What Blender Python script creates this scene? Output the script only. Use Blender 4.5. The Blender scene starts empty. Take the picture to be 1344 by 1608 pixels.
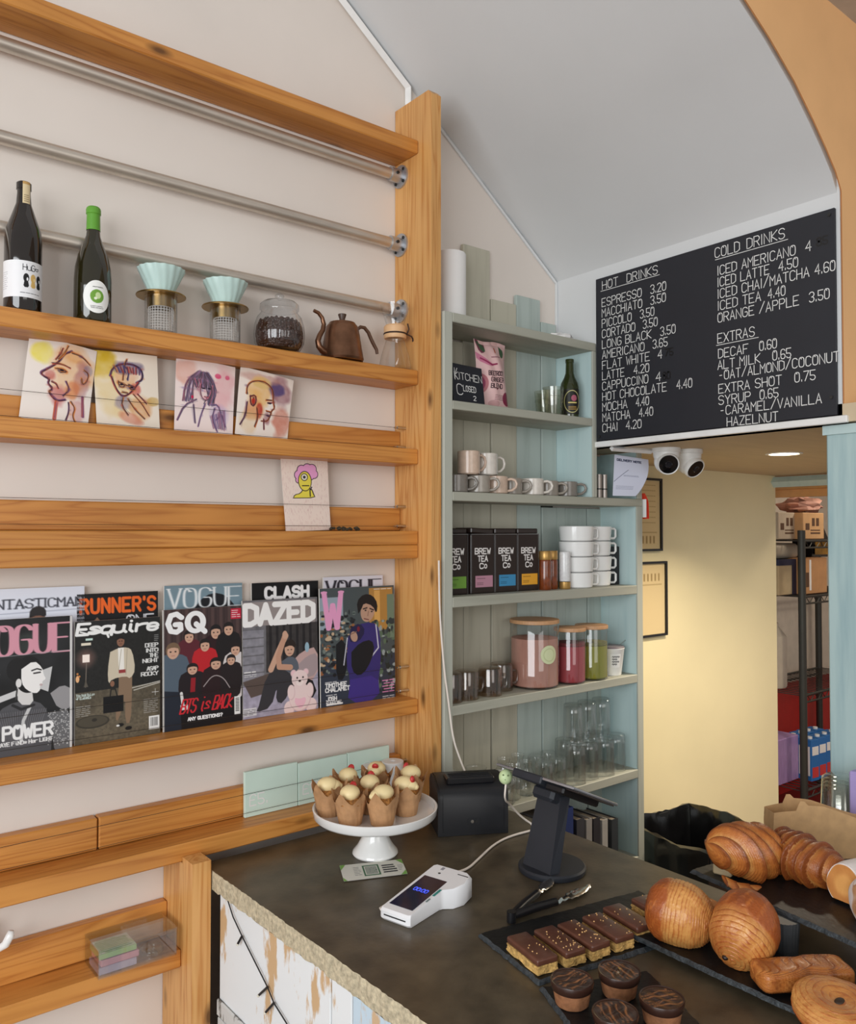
import bpy, bmesh, math, random
import numpy as np
from mathutils import Vector, Matrix
random.seed(7); RNG = np.random.default_rng(11)
SC = bpy.context.scene; COL = SC.collection
PI = math.pi
# ------------------------------------------------------------------ camera, light, exposure
EYE = 1.75; FPX = 1300.0
_y, _p = math.radians(51.2), math.radians(1.39)
FW = np.array([math.cos(_y)*math.cos(_p), math.sin(_y)*math.cos(_p), math.sin(_p)])
RT = np.array([math.sin(_y), -math.cos(_y), 0.0]); UP = np.cross(RT, FW)
cam = bpy.data.cameras.new('camera'); camo = bpy.data.objects.new('camera', cam); COL.objects.link(camo)
cam.sensor_fit = 'VERTICAL'; cam.sensor_height = 36.0; cam.sensor_width = 36.0
cam.lens = FPX/1608*36.0; cam.clip_start = 0.02
camo.matrix_world = Matrix(((RT[0], UP[0], -FW[0], 0), (RT[1], UP[1], -FW[1], 0), (RT[2], UP[2], -FW[2], EYE), (0, 0, 0, 1)))
SC.camera = camo
SC.view_settings.view_transform = 'Standard'; SC.view_settings.look = 'None'
SC.view_settings.gamma = 1.0; SC.view_settings.use_curve_mapping = False
SC.view_settings.exposure = 0.0
SC.cycles.transparent_max_bounces = 40; SC.cycles.max_bounces = 10
world = bpy.data.worlds.new('world'); SC.world = world; world.use_nodes = True
bg = world.node_tree.nodes['Background']; bg.inputs[0].default_value = (1.0, 0.975, 0.95, 1); bg.inputs[1].default_value = 0.42

def area_light(name, loc, target, sx, sy, power, color):
    l = bpy.data.lights.new(name, 'AREA'); l.shape = 'RECTANGLE'; l.size = sx; l.size_y = sy; l.energy = power; l.color = color
    o = bpy.data.objects.new(name, l); COL.objects.link(o); o.location = loc
    o.rotation_euler = (Vector(target)-Vector(loc)).to_track_quat('-Z', 'Y').to_euler(); return o
# the shop-front window on the left behind the camera, and the glazed door further back
area_light('shopfront_daylight', (-2.6, -0.6, 2.0), (1.6, 1.3, 1.4), 3.0, 2.3, 135, (0.93, 0.97, 1.0))
area_light('door_daylight', (0.6, -3.2, 2.1), (1.3, 1.6, 1.4), 2.2, 2.0, 30, (1.0, 0.98, 0.96))

# ------------------------------------------------------------------ helpers
def at(px, py, axis, value):
    """point of the photograph -> the place where its sight line meets the plane axis = value"""
    d = FW + RT*(px-672)/FPX - UP*(py-804)/FPX
    v = value - (EYE if axis == 2 else 0)
    P = d*(v/d[axis]); return Vector((P[0], P[1], P[2]+EYE))

def lin(c): return c/12.92 if c <= 0.04045 else ((c+0.055)/1.055)**2.4
def rgb(r, g, b, a=1): return (lin(r/255), lin(g/255), lin(b/255), a)

class MB:
    """collects shapes and links them as one mesh object"""
    def __init__(s): s.v = []; s.f = []; s.m = []
    def add(s, vs, fs, mat=0, M=None):
        b = len(s.v)
        if M is not None: vs = [M @ Vector(p) for p in vs]
        s.v += [tuple(p) for p in vs]
        for f in fs: s.f.append(tuple(i+b for i in f)); s.m.append(mat)
        return s
    def box(s, x0, x1, y0, y1, z0, z1, mat=0, bev=0.0, seg=1, M=None):
        if x1 < x0: x0, x1 = x1, x0
        if y1 < y0: y0, y1 = y1, y0
        if z1 < z0: z0, z1 = z1, z0
        V = [(x0,y0,z0),(x1,y0,z0),(x1,y1,z0),(x0,y1,z0),(x0,y0,z1),(x1,y0,z1),(x1,y1,z1),(x0,y1,z1)]
        F = [(0,3,2,1),(4,5,6,7),(0,1,5,4),(1,2,6,5),(2,3,7,6),(3,0,4,7)]
        if bev > 0:
            bm = bmesh.new(); vv = [bm.verts.new(p) for p in V]
            for f in F: bm.faces.new([vv[i] for i in f])
            bmesh.ops.bevel(bm, geom=bm.edges[:], offset=min(bev, 0.45*min(x1-x0, y1-y0, z1-z0)), segments=seg, profile=0.5, affect='EDGES')
            bm.verts.index_update(); V = [v.co.copy() for v in bm.verts]; F = [[v.index for v in f.verts] for f in bm.faces]; bm.free()
        return s.add(V, F, mat, M)
    def lathe(s, prof, n=32, mat=0, c=(0,0,0), M=None, rmod=None, zmod=None):
        vs = []; fs = []; k = len(prof)
        for i in range(n):
            a = 2*PI*i/n
            for j, (r, z) in enumerate(prof):
                rr = r*(rmod(a, z) if rmod else 1); zz = z+(zmod(a, z, j) if zmod else 0)
                vs.append((c[0]+rr*math.cos(a), c[1]+rr*math.sin(a), c[2]+zz))
        for i in range(n):
            i2 = (i+1) % n
            for j in range(k-1): fs.append((i*k+j, i2*k+j, i2*k+j+1, i*k+j+1))
        return s.add(vs, fs, mat, M)
    def disc(s, r, z, n=32, mat=0, c=(0,0,0), M=None, down=False):
        vs = [(c[0]+r*math.cos(2*PI*i/n), c[1]+r*math.sin(2*PI*i/n), c[2]+z) for i in range(n)]
        f = tuple(range(n)); return s.add(vs, [f[::-1] if down else f], mat, M)
    def tube(s, pts, r, n=10, mat=0, M=None, caps=True):
        P = [Vector(p) for p in pts]; R = r if isinstance(r, (list, tuple)) else [r]*len(P)
        vs = []; fs = []; prev = None
        for i, p in enumerate(P):
            t = (P[min(i+1, len(P)-1)]-P[max(i-1, 0)]).normalized()
            if prev is None:
                u = t.cross(Vector((0,0,1)) if abs(t.z) < 0.9 else Vector((1,0,0))).normalized()
            else:
                u = (prev - t*prev.dot(t)).normalized()
            prev = u; w = t.cross(u)
            for k in range(n):
                a = 2*PI*k/n; vs.append(p+u*(R[i]*math.cos(a))+w*(R[i]*math.sin(a)))
        for i in range(len(P)-1):
            for k in range(n):
                k2 = (k+1) % n; fs.append((i*n+k, i*n+k2, (i+1)*n+k2, (i+1)*n+k))
        if caps: fs.append(tuple(range(n))[::-1]); fs.append(tuple((len(P)-1)*n+k for k in range(n)))
        return s.add(vs, fs, mat, M)
    def cyl(s, p0, p1, r, n=20, mat=0, M=None): return s.tube([p0, p1], r, n, mat, M)
    def prism(s, poly, z0, z1, mat=0, M=None):
        n = len(poly); vs = [(x, y, z0) for x, y in poly]+[(x, y, z1) for x, y in poly]
        fs = [tuple(range(n))[::-1], tuple(range(n, 2*n))]+[(i, (i+1) % n, n+(i+1) % n, n+i) for i in range(n)]
        return s.add(vs, fs, mat, M)
    def ball(s, c, r, nu=20, nv=12, mat=0, M=None):
        rx, ry, rz = r if isinstance(r, (list, tuple)) else (r, r, r); vs = []; fs = []
        for j in range(nv+1):
            t = PI*j/nv
            for i in range(nu):
                a = 2*PI*i/nu; vs.append((c[0]+rx*math.sin(t)*math.cos(a), c[1]+ry*math.sin(t)*math.sin(a), c[2]-rz*math.cos(t)))
        for j in range(nv):
            for i in range(nu):
                i2 = (i+1) % nu; fs.append((j*nu+i, j*nu+i2, (j+1)*nu+i2, (j+1)*nu+i))
        return s.add(vs, fs, mat, M)
    def build(s, name, mats, parent=None, loc=None, rot=None, sharp=35, weld=True):
        me = bpy.data.meshes.new(name); me.from_pydata(s.v, [], s.f)
        if weld:
            bm = bmesh.new(); bm.from_mesh(me)
            for f, m in zip(bm.faces, s.m): f.material_index = m
            bmesh.ops.remove_doubles(bm, verts=bm.verts[:], dist=1e-6)
            bmesh.ops.dissolve_degenerate(bm, edges=bm.edges[:], dist=1e-7)
            bmesh.ops.recalc_face_normals(bm, faces=bm.faces[:]); bm.to_mesh(me); bm.free()
        for m in (mats if isinstance(mats, (list, tuple)) else [mats]): me.materials.append(m)
        me.polygons.foreach_set('use_smooth', [True]*len(me.polygons))
        me.set_sharp_from_angle(angle=math.radians(sharp)); me.update()
        return link(name, me, parent, loc, rot)

def link(name, me, parent=None, loc=None, rot=None):
    o = bpy.data.objects.new(name, me); COL.objects.link(o)
    if parent is not None: o.parent = parent
    if loc is not None: o.location = loc
    if rot is not None: o.rotation_euler = rot
    return o

def tag(o, label, cat, group=None, kind=None):
    if label: o['label'] = label
    if cat: o['category'] = cat
    if group: o['group'] = group
    if kind: o['kind'] = kind
    return o
def thing(name, label, cat, loc=(0,0,0), rot=(0,0,0), group=None):
    o = bpy.data.objects.new(name, None); COL.objects.link(o); o.empty_display_size = 0.05
    o.location = loc; o.rotation_euler = rot; return tag(o, label, cat, group)
def struct(o): o['kind'] = 'structure'; return o
def dup(root, loc, rotz=0.0, label=None, group=None, rot=None):
    r = root.copy(); COL.objects.link(r); r.location = loc; r.rotation_euler = rot if rot is not None else (0,0,rotz)
    if label: r['label'] = label
    if group: r['group'] = group
    for ch in list(root.children):
        c = ch.copy(); COL.objects.link(c); c.parent = r
        for g in list(ch.children):
            d = g.copy(); COL.objects.link(d); d.parent = c
    return r
def plabel(o, label): o['label'] = label; return o

def grid_obj(name, P, col, mat, parent=None, wrap=False, loc=None, rot=None, sharp=180, flip=False):
    """P[nv, nu, 3] -> a surface with a colour for each of its points (print, crust colours)"""
    nv, nu = P.shape[:2]; V = P.reshape(-1, 3)
    ju = nu if wrap else nu-1
    j, i = np.meshgrid(np.arange(nv-1), np.arange(ju), indexing='ij'); i2 = (i+1) % nu
    q = [j*nu+i, j*nu+i2, (j+1)*nu+i2, (j+1)*nu+i]
    F = np.stack(q[::-1] if flip else q, -1).reshape(-1, 4)
    me = bpy.data.meshes.new(name); me.vertices.add(len(V)); me.vertices.foreach_set('co', V.astype(np.float32).ravel())
    me.loops.add(F.size); me.loops.foreach_set('vertex_index', F.astype(np.int32).ravel())
    me.polygons.add(len(F)); me.polygons.foreach_set('loop_start', np.arange(0, F.size, 4, dtype=np.int32))
    me.update(calc_edges=True); me.validate()
    me.polygons.foreach_set('use_smooth', [True]*len(me.polygons))
    a = me.color_attributes.new('Col', 'FLOAT_COLOR', 'POINT')
    c = np.clip(col.reshape(-1, 3), 0, 1); c = np.where(c <= 0.04045, c/12.92, ((c+0.055)/1.055)**2.4)
    a.data.foreach_set('color', np.concatenate([c, np.ones((len(c), 1))], 1).astype(np.float32).ravel())
    me.materials.append(mat)
    return link(name, me, parent, loc, rot)

# ------------------------------------------------------------------ materials
def nodes(m): m.use_nodes = True; return m.node_tree.nodes, m.node_tree.links, m.node_tree.nodes['Principled BSDF']
def mat(name, c, rough=0.5, metal=0.0, var=0.06, scale=18.0, bump=0.0, bscale=60.0, spec=0.5, stretch=(1,1,1), coat=0.0, sheen=0.0):
    m = bpy.data.materials.new(name); N, L, B = nodes(m)
    tc = N.new('ShaderNodeTexCoord'); mp = N.new('ShaderNodeMapping'); mp.inputs['Scale'].default_value = stretch
    L.new(tc.outputs['Object'], mp.inputs[0])
    nz = N.new('ShaderNodeTexNoise'); nz.inputs['Scale'].default_value = scale; nz.inputs['Detail'].default_value = 5
    L.new(mp.outputs[0], nz.inputs[0])
    rp = N.new('ShaderNodeValToRGB'); rp.color_ramp.elements[0].position = 0.3; rp.color_ramp.elements[1].position = 0.7
    rp.color_ramp.elements[0].color = tuple(max(0, x*(1-var)) for x in c[:3])+(1,)
    rp.color_ramp.elements[1].color = tuple(min(1, x*(1+var)) for x in c[:3])+(1,)
    L.new(nz.outputs[0], rp.inputs[0]); L.new(rp.outputs[0], B.inputs['Base Color'])
    B.inputs['Roughness'].default_value = rough; B.inputs['Metallic'].default_value = metal
    B.inputs['Specular IOR Level'].default_value = spec; B.inputs['Coat Weight'].default_value = coat
    if bump > 0:
        n2 = N.new('ShaderNodeTexNoise'); n2.inputs['Scale'].default_value = bscale; n2.inputs['Detail'].default_value = 6
        L.new(mp.outputs[0], n2.inputs[0]); bp = N.new('ShaderNodeBump'); bp.inputs['Strength'].default_value = bump; bp.inputs['Distance'].default_value = 0.004
        L.new(n2.outputs[0], bp.inputs['Height']); L.new(bp.outputs[0], B.inputs['Normal'])
    return m
def wood(name, light, dark, axis=0, rough=0.42, knots=True):
    m = bpy.data.materials.new(name); N, L, B = nodes(m)
    tc = N.new('ShaderNodeTexCoord'); mp = N.new('ShaderNodeMapping'); s = [16.0, 16.0, 16.0]; s[axis] = 0.8
    mp.inputs['Scale'].default_value = s; L.new(tc.outputs['Object'], mp.inputs[0])
    nz = N.new('ShaderNodeTexNoise'); nz.inputs['Scale'].default_value = 1.0; nz.inputs['Detail'].default_value = 3; nz.inputs['Distortion'].default_value = 0.6
    L.new(mp.outputs[0], nz.inputs[0])
    ml = N.new('ShaderNodeMath'); ml.operation = 'MULTIPLY'; ml.inputs[1].default_value = 9.0; L.new(nz.outputs[0], ml.inputs[0])
    fr = N.new('ShaderNodeMath'); fr.operation = 'PINGPONG'; fr.inputs[1].default_value = 0.5; L.new(ml.outputs[0], fr.inputs[0])
    rp = N.new('ShaderNodeValToRGB'); e = rp.color_ramp.elements
    e[0].position = 0.0; e[0].color = dark; e[1].position = 0.42; e[1].color = light
    x = tuple((a*0.4+b*0.6) for a, b in zip(dark, light)); k = e.new(0.14); k.color = x
    L.new(fr.outputs[0], rp.inputs[0])
    n3 = N.new('ShaderNodeTexNoise'); n3.inputs['Scale'].default_value = 3.0; n3.inputs['Detail'].default_value = 2; L.new(tc.outputs['Object'], n3.inputs[0])
    mx0 = N.new('ShaderNodeMix'); mx0.data_type = 'RGBA'; mx0.blend_type = 'MULTIPLY'; mx0.inputs['Factor'].default_value = 0.35
    L.new(rp.outputs[0], mx0.inputs['A'])
    r3 = N.new('ShaderNodeValToRGB'); r3.color_ramp.elements[0].position = 0.35; r3.color_ramp.elements[0].color = (0.55, 0.5, 0.42, 1); r3.color_ramp.elements[1].position = 0.6; r3.color_ramp.elements[1].color = (1, 1, 1, 1)
    L.new(n3.outputs[0], r3.inputs[0]); L.new(r3.outputs[0], mx0.inputs['B'])
    out = mx0.outputs['Result']
    if knots:
        mk = N.new('ShaderNodeMapping'); sk = [11.0, 11.0, 11.0]; sk[axis] = 4.2; mk.inputs['Scale'].default_value = sk; L.new(tc.outputs['Object'], mk.inputs[0])
        vo = N.new('ShaderNodeTexVoronoi'); vo.inputs['Scale'].default_value = 1.0; L.new(mk.outputs[0], vo.inputs[0])
        rk = N.new('ShaderNodeValToRGB'); ek = rk.color_ramp.elements
        ek[0].position = 0.05; ek[0].color = (1, 1, 1, 1); ek[1].position = 0.17; ek[1].color = (0, 0, 0, 1); q = ek.new(0.10); q.color = (0.55, 0.55, 0.55, 1)
        L.new(vo.outputs['Distance'], rk.inputs[0])
        mx = N.new('ShaderNodeMix'); mx.data_type = 'RGBA'; L.new(rk.outputs[0], mx.inputs['Factor']); L.new(out, mx.inputs['A'])
        mx.inputs['B'].default_value = tuple(c*0.3 for c in dark[:3])+(1,); out = mx.outputs['Result']
    L.new(out, B.inputs['Base Color']); B.inputs['Roughness'].default_value = rough
    bp = N.new('ShaderNodeBump'); bp.inputs['Strength'].default_value = 0.12; bp.inputs['Distance'].default_value = 0.002
    L.new(fr.outputs[0], bp.inputs['Height']); L.new(bp.outputs[0], B.inputs['Normal'])
    return m
def attr_mat(name, rough=0.5, bump=0.0, bscale=200, coat=0.0, spec=0.5):
    m = bpy.data.materials.new(name); N, L, B = nodes(m)
    a = N.new('ShaderNodeVertexColor'); a.layer_name = 'Col'; L.new(a.outputs[0], B.inputs['Base Color'])
    B.inputs['Roughness'].default_value = rough; B.inputs['Coat Weight'].default_value = coat; B.inputs['Coat Roughness'].default_value = 0.15
    B.inputs['Specular IOR Level'].default_value = spec
    if bump > 0:
        tc = N.new('ShaderNodeTexCoord'); nz = N.new('ShaderNodeTexNoise'); nz.inputs['Scale'].default_value = bscale; L.new(tc.outputs['Object'], nz.inputs[0])
        bp = N.new('ShaderNodeBump'); bp.inputs['Strength'].default_value = bump; bp.inputs['Distance'].default_value = 0.002
        L.new(nz.outputs[0], bp.inputs['Height']); L.new(bp.outputs[0], B.inputs['Normal'])
    return m
def glass(name, tint=(0.975, 0.98, 0.98), edge=(0.50, 0.54, 0.54), refl=0.9, rough=0.02):
    """thin clear glass: see-through, darker and shinier where it is seen edge-on"""
    m = bpy.data.materials.new(name); m.use_nodes = True; N = m.node_tree.nodes; L = m.node_tree.links; N.clear()
    o = N.new('ShaderNodeOutputMaterial'); tr = N.new('ShaderNodeBsdfTransparent'); gl = N.new('ShaderNodeBsdfGlossy'); gl.inputs['Roughness'].default_value = rough
    lw = N.new('ShaderNodeLayerWeight'); lw.inputs['Blend'].default_value = 0.30
    nz = N.new('ShaderNodeTexNoise'); nz.inputs['Scale'].default_value = 6.0
    rp = N.new('ShaderNodeValToRGB'); rp.color_ramp.elements[0].position = 0.55; rp.color_ramp.elements[0].color = tint+(1,); rp.color_ramp.elements[1].position = 1.0; rp.color_ramp.elements[1].color = edge+(1,)
    L.new(lw.outputs['Facing'], rp.inputs[0]); L.new(rp.outputs[0], tr.inputs[0])
    lf = N.new('ShaderNodeLayerWeight'); lf.inputs['Blend'].default_value = 0.5
    pw = N.new('ShaderNodeMath'); pw.operation = 'POWER'; pw.inputs[1].default_value = 3.0; L.new(lf.outputs['Facing'], pw.inputs[0])
    ml = N.new('ShaderNodeMath'); ml.operation = 'MULTIPLY_ADD'; ml.inputs[1].default_value = 0.75*refl; ml.inputs[2].default_value = 0.09; L.new(pw.outputs[0], ml.inputs[0])
    mx = N.new('ShaderNodeMixShader'); L.new(ml.outputs[0], mx.inputs[0]); L.new(tr.outputs[0], mx.inputs[1]); L.new(gl.outputs[0], mx.inputs[2])
    L.new(mx.outputs[0], o.inputs[0]); return m
def plank_paint(name, c, c2, axis=2, rough=0.6, amount=0.5, pos=0.62):
    """brushed paint with the undercoat or bare wood showing in streaks along the grain"""
    m = bpy.data.materials.new(name); N, L, B = nodes(m)
    tc = N.new('ShaderNodeTexCoord'); mp = N.new('ShaderNodeMapping'); s = [30.0]*3; s[axis] = 2.5; mp.inputs['Scale'].default_value = s; L.new(tc.outputs['Object'], mp.inputs[0])
    nz = N.new('ShaderNodeTexNoise'); nz.inputs['Scale'].default_value = 1.0; nz.inputs['Detail'].default_value = 6; L.new(mp.outputs[0], nz.inputs[0])
    rp = N.new('ShaderNodeValToRGB'); rp.color_ramp.elements[0].position = pos-0.12; rp.color_ramp.elements[0].color = c; rp.color_ramp.elements[1].position = pos+0.1; rp.color_ramp.elements[1].color = tuple(a*(1-amount)+b*amount for a, b in zip(c, c2))
    L.new(nz.outputs[0], rp.inputs[0]); L.new(rp.outputs[0], B.inputs['Base Color']); B.inputs['Roughness'].default_value = rough
    bp = N.new('ShaderNodeBump'); bp.inputs['Strength'].default_value = 0.2; bp.inputs['Distance'].default_value = 0.002; L.new(nz.outputs[0], bp.inputs['Height']); L.new(bp.outputs[0], B.inputs['Normal'])
    return m
def distressed(name, paint, bare, scale=7.0, pos=0.6, rough=0.6, stretch=(1,1,0.35)):
    m = bpy.data.materials.new(name); N, L, B = nodes(m)
    tc = N.new('ShaderNodeTexCoord'); mp = N.new('ShaderNodeMapping'); mp.inputs['Scale'].default_value = stretch; L.new(tc.outputs['Object'], mp.inputs[0])
    nz = N.new('ShaderNodeTexNoise'); nz.inputs['Scale'].default_value = scale; nz.inputs['Detail'].default_value = 8; nz.inputs['Roughness'].default_value = 0.6; L.new(mp.outputs[0], nz.inputs[0])
    rp = N.new('ShaderNodeValToRGB'); rp.color_ramp.elements[0].position = pos; rp.color_ramp.elements[0].color = paint; rp.color_ramp.elements[1].position = pos+0.03; rp.color_ramp.elements[1].color = bare
    L.new(nz.outputs[0], rp.inputs[0]); L.new(rp.outputs[0], B.inputs['Base Color']); B.inputs['Roughness'].default_value = rough
    return m
def emit(name, c, s):
    m = bpy.data.materials.new(name); N, L, B = nodes(m); B.inputs['Base Color'].default_value = c
    B.inputs['Emission Color'].default_value = c; B.inputs['Emission Strength'].default_value = s; return m

MW = {
 'plaster': mat('plaster_wall', rgb(226,216,207), 0.75, var=0.03, scale=3, bump=0.05, bscale=25),
 'ceilp': mat('ceiling_paint', rgb(216,218,219), 0.8, var=0.02, scale=3, bump=0.06, bscale=20),
 'orange': mat('orange_paint', rgb(250,198,140), 0.75, var=0.04, scale=5, bump=0.08, bscale=30),
 'yellow': mat('yellow_paint', rgb(240,228,186), 0.6, var=0.04, scale=2.5, bump=0.08, bscale=14),
 'tan': mat('tan_paint', rgb(214,160,100), 0.7),
 'red': mat('red_paint', rgb(176,28,24), 0.5),
 'cream': mat('cream_paint', rgb(205,195,180), 0.7),
 'timber': wood('timber_along', rgb(210,144,70), rgb(184,116,50), 0),
 'timber_up': wood('timber_upright', rgb(222,168,102), rgb(198,134,68), 2),
 'steel': mat('galvanised_pipe', rgb(206,196,184), 0.42, 0.8, var=0.12, scale=30, stretch=(0.3,1,1)),
 'flange': mat('cast_flange', rgb(190,192,196), 0.38, 0.8),
 'white': mat('white_plastic', rgb(236,236,234), 0.35),
 'whiteceramic': mat('white_ceramic', rgb(240,240,238), 0.12, var=0.01, coat=0.4),
 'paper': mat('white_paper', rgb(240,238,236), 0.8, var=0.01),
 'pages': mat('page_edges', rgb(228,224,216), 0.8, var=0.04, scale=200, stretch=(1,1,0.02)),
 'black': mat('black_plastic', rgb(22,22,25), 0.35),
 'blackmatt': mat('black_matt', rgb(26,27,31), 0.6),
 'cupboard': plank_paint('sage_paint', rgb(174,174,160), rgb(144,144,130), 0, 0.55),
 'cupboard_up': plank_paint('sage_paint_upright', rgb(182,184,172), rgb(152,154,142), 2, 0.55),
 'bluepaint': plank_paint('pale_blue_paint', rgb(192,214,214), rgb(166,196,200), 2, 0.55),
 'slate': mat('slate_stone', rgb(19,20,22), 0.42, var=0.25, scale=30, bump=0.3, bscale=50, spec=0.3),
 'slate_edge': mat('slate_chipped_edge', rgb(52,58,62), 0.5, var=0.4, scale=90, bump=0.9, bscale=120),
 'concrete': mat('polished_concrete', rgb(84,74,58), 0.34, var=0.36, scale=14, bump=0.08, bscale=90),
 'concrete_edge': mat('rough_concrete_edge', rgb(196,184,156), 0.85, var=0.3, scale=110, bump=0.7, bscale=320),
 'board': mat('chalkboard', rgb(31,33,41), 0.55, var=0.06, scale=6),
 'chalk': mat('white_chalk_pen', rgb(226,226,224), 0.8),
 'ghost': mat('rubbed_out_black', rgb(14,14,17), 0.4),
 'glass': glass('clear_glass'),
 'print': attr_mat('printed_gloss', 0.4, spec=0.35), 'printmatt': attr_mat('printed_matt', 0.8, 0.08, 60, spec=0.2),
 'crust': attr_mat('baked_crust', 0.36, 0.5, 260, 0.10), 'wire': mat('thin_wire', rgb(70,66,62), 0.4, 0.8),
 'copper': mat('aged_copper', rgb(128,92,70), 0.3, 0.9, var=0.3, scale=22), 'brass': mat('brushed_brass', rgb(168,138,86), 0.28, 1.0, var=0.1),
 'mint': mat('mint_ceramic', rgb(196,222,216), 0.35), 'mintcard': mat('mint_card', rgb(206,228,216), 0.5, var=0.02),
 'bamboo': wood('bamboo', rgb(205,160,110), rgb(176,126,78), 0, knots=False),
 'kraft': mat('kraft_paper', rgb(196,158,112), 0.8, var=0.1, scale=40, bump=0.4, bscale=30),
 'chrome': mat('chrome', rgb(200,198,194), 0.2, 1.0), 'darkmetal': mat('dark_metal', rgb(58,58,58), 0.4, 0.6),
}
# ------------------------------------------------------------------ lettering and print
F_ = {'A':'00 26 40|12 32','B':'00 06 36 45 44 33 03|33 42 41 30 00','C':'~45 36 16 05 01 10 30 41','D':'00 06 26 45 41 20 00','E':'40 00 06 46|03 33',
'F':'00 06 46|03 33','G':'~45 36 16 05 01 10 30 41 43 23','H':'00 06|40 46|03 43','I':'20 26','J':'~46 41 30 10 01','K':'00 06|46 03 40','L':'06 00 40',
'M':'00 06 23 46 40','N':'00 06 40 46','O':'~25 16 05 01 10 30 41 45 36 16','P':'00 06 36 45 44 33 03','Q':'~25 16 05 01 10 30 41 45 36 16|22 50','R':'00 06 36 45 44 33 03|23 40',
'S':'~45 36 16 05 04 13 33 42 41 30 10 01','T':'06 46|26 20','U':'~06 01 10 30 41 46','V':'06 20 46','W':'06 10 24 30 46','X':'00 46|06 40','Y':'06 23 46|23 20','Z':'06 46 00 40',
'0':'~25 16 05 01 10 30 41 45 36 16','1':'15 26 20','2':'~05 16 36 45 44 11 00|00 40','3':'~05 16 36 45 44 33 23|~23 33 42 41 30 10 01','4':'30 36 02 42','5':'46 06 03|~03 33 42 41 30 10 01',
'6':'~45 36 16 05 01 10 30 41 42 33 13 02','7':'06 46 10','8':'~23 14 05 16 36 45 34 13 02 01 10 30 41 42 33 23','9':'~44 33 13 04 05 16 36 45 41 30 10 01','/':'00 47','-':'13 33','.':'20 21',"'":'26 25','+':'23 63|41 45','?':'~05 16 36 45 44 23 22|20 21',
'£':'~45 36 16 05 01 00|00 40|03 33','o':'~13 04 02 11 31 42 44 33 13','s':'~43 34 14 03 32 41 21 01','q':'~43 34 14 03 01 10 30 42|44 4a','u':'~04 01 10 30 41|44 41 50','i':'24 21 30|26 26','r':'04 00|~03 24 44','e':'~02 42 43 34 14 03 01 10 30 41',',':'20 1a','k':'00 06|34 02 40',':':'21 21|24 24'}
def chaikin(p):
    q = [p[0]]
    for a, b in zip(p[:-1], p[1:]):
        q += [(a[0]*.75+b[0]*.25, a[1]*.75+b[1]*.25), (a[0]*.25+b[0]*.75, a[1]*.25+b[1]*.75)]
    return q+[p[-1]]
def glyph(ch):
    s = F_.get(ch) or F_.get(ch.upper())
    if s is None: return []
    out = []
    for st in s.split('|'):
        sm = st.startswith('~'); st = st.lstrip('~')
        p = [(int(t[0])/4, (-1 if t[1] == 'a' else int(t[1]))/6) for t in st.split()]
        out.append(chaikin(chaikin(p)) if sm and len(p) > 2 else p)
    return out
def layout(txt, sp=0.35, spw=0.75, narrow='I1.\':,'):
    """polylines of a line of text, letters one unit wide and one unit tall; returns lines, total width"""
    x = 0; L = []
    for ch in txt:
        if ch == ' ': x += spw; continue
        w = 0.25 if ch in narrow else 1.0; off = -0.375 if ch in narrow else 0
        for p in glyph(ch): L.append([(x+off+a, b) for a, b in p])
        x += w+sp
    return L, max(x-sp, 0.01)
def ribbon(mb, lines, half, M, mat=0, lift=0.0):
    """pen strokes in the local x-y plane, each one mitred strip"""
    for p in lines:
        P = [Vector((a[0], a[1])) for a in p]; Q = [P[0]]
        for q in P[1:]:
            if (q-Q[-1]).length > half*0.3: Q.append(q)
        if len(Q) < 2: Q = [P[0]-Vector((half, 0)), P[0]+Vector((half, 0))]
        d0 = (Q[1]-Q[0]).normalized(); d1 = (Q[-1]-Q[-2]).normalized(); Q[0] = Q[0]-d0*half*0.7; Q[-1] = Q[-1]+d1*half*0.7
        vs = []; RIB[0] += 1; z = lift+0.00004*(RIB[0] % 9)
        for i, q in enumerate(Q):
            a = (q-Q[i-1]).normalized() if i else (Q[1]-Q[0]).normalized(); b = (Q[i+1]-q).normalized() if i < len(Q)-1 else a
            n = Vector((-(a+b).y, (a+b).x)); n = n.normalized() if n.length > 1e-6 else Vector((-a.y, a.x))
            k = half/max(0.45, n.dot(Vector((-a.y, a.x))))
            vs += [(q.x-n.x*k, q.y-n.y*k, z), (q.x+n.x*k, q.y+n.y*k, z)]
        mb.add(vs, [(2*i, 2*i+2, 2*i+3, 2*i+1) for i in range(len(Q)-1)], mat, M)
RIB = [0]
def write(mb, txt, x0, x1, y, h, half, M, mat=0, sp=0.35, spw=0.75, slant=0.0):
    L, w = layout(txt, sp, spw); k = (x1-x0)/w
    ribbon(mb, [[(x0+a*k+slant*b*h, y+b*h) for a, b in p] for p in L], half, M, mat)

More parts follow.
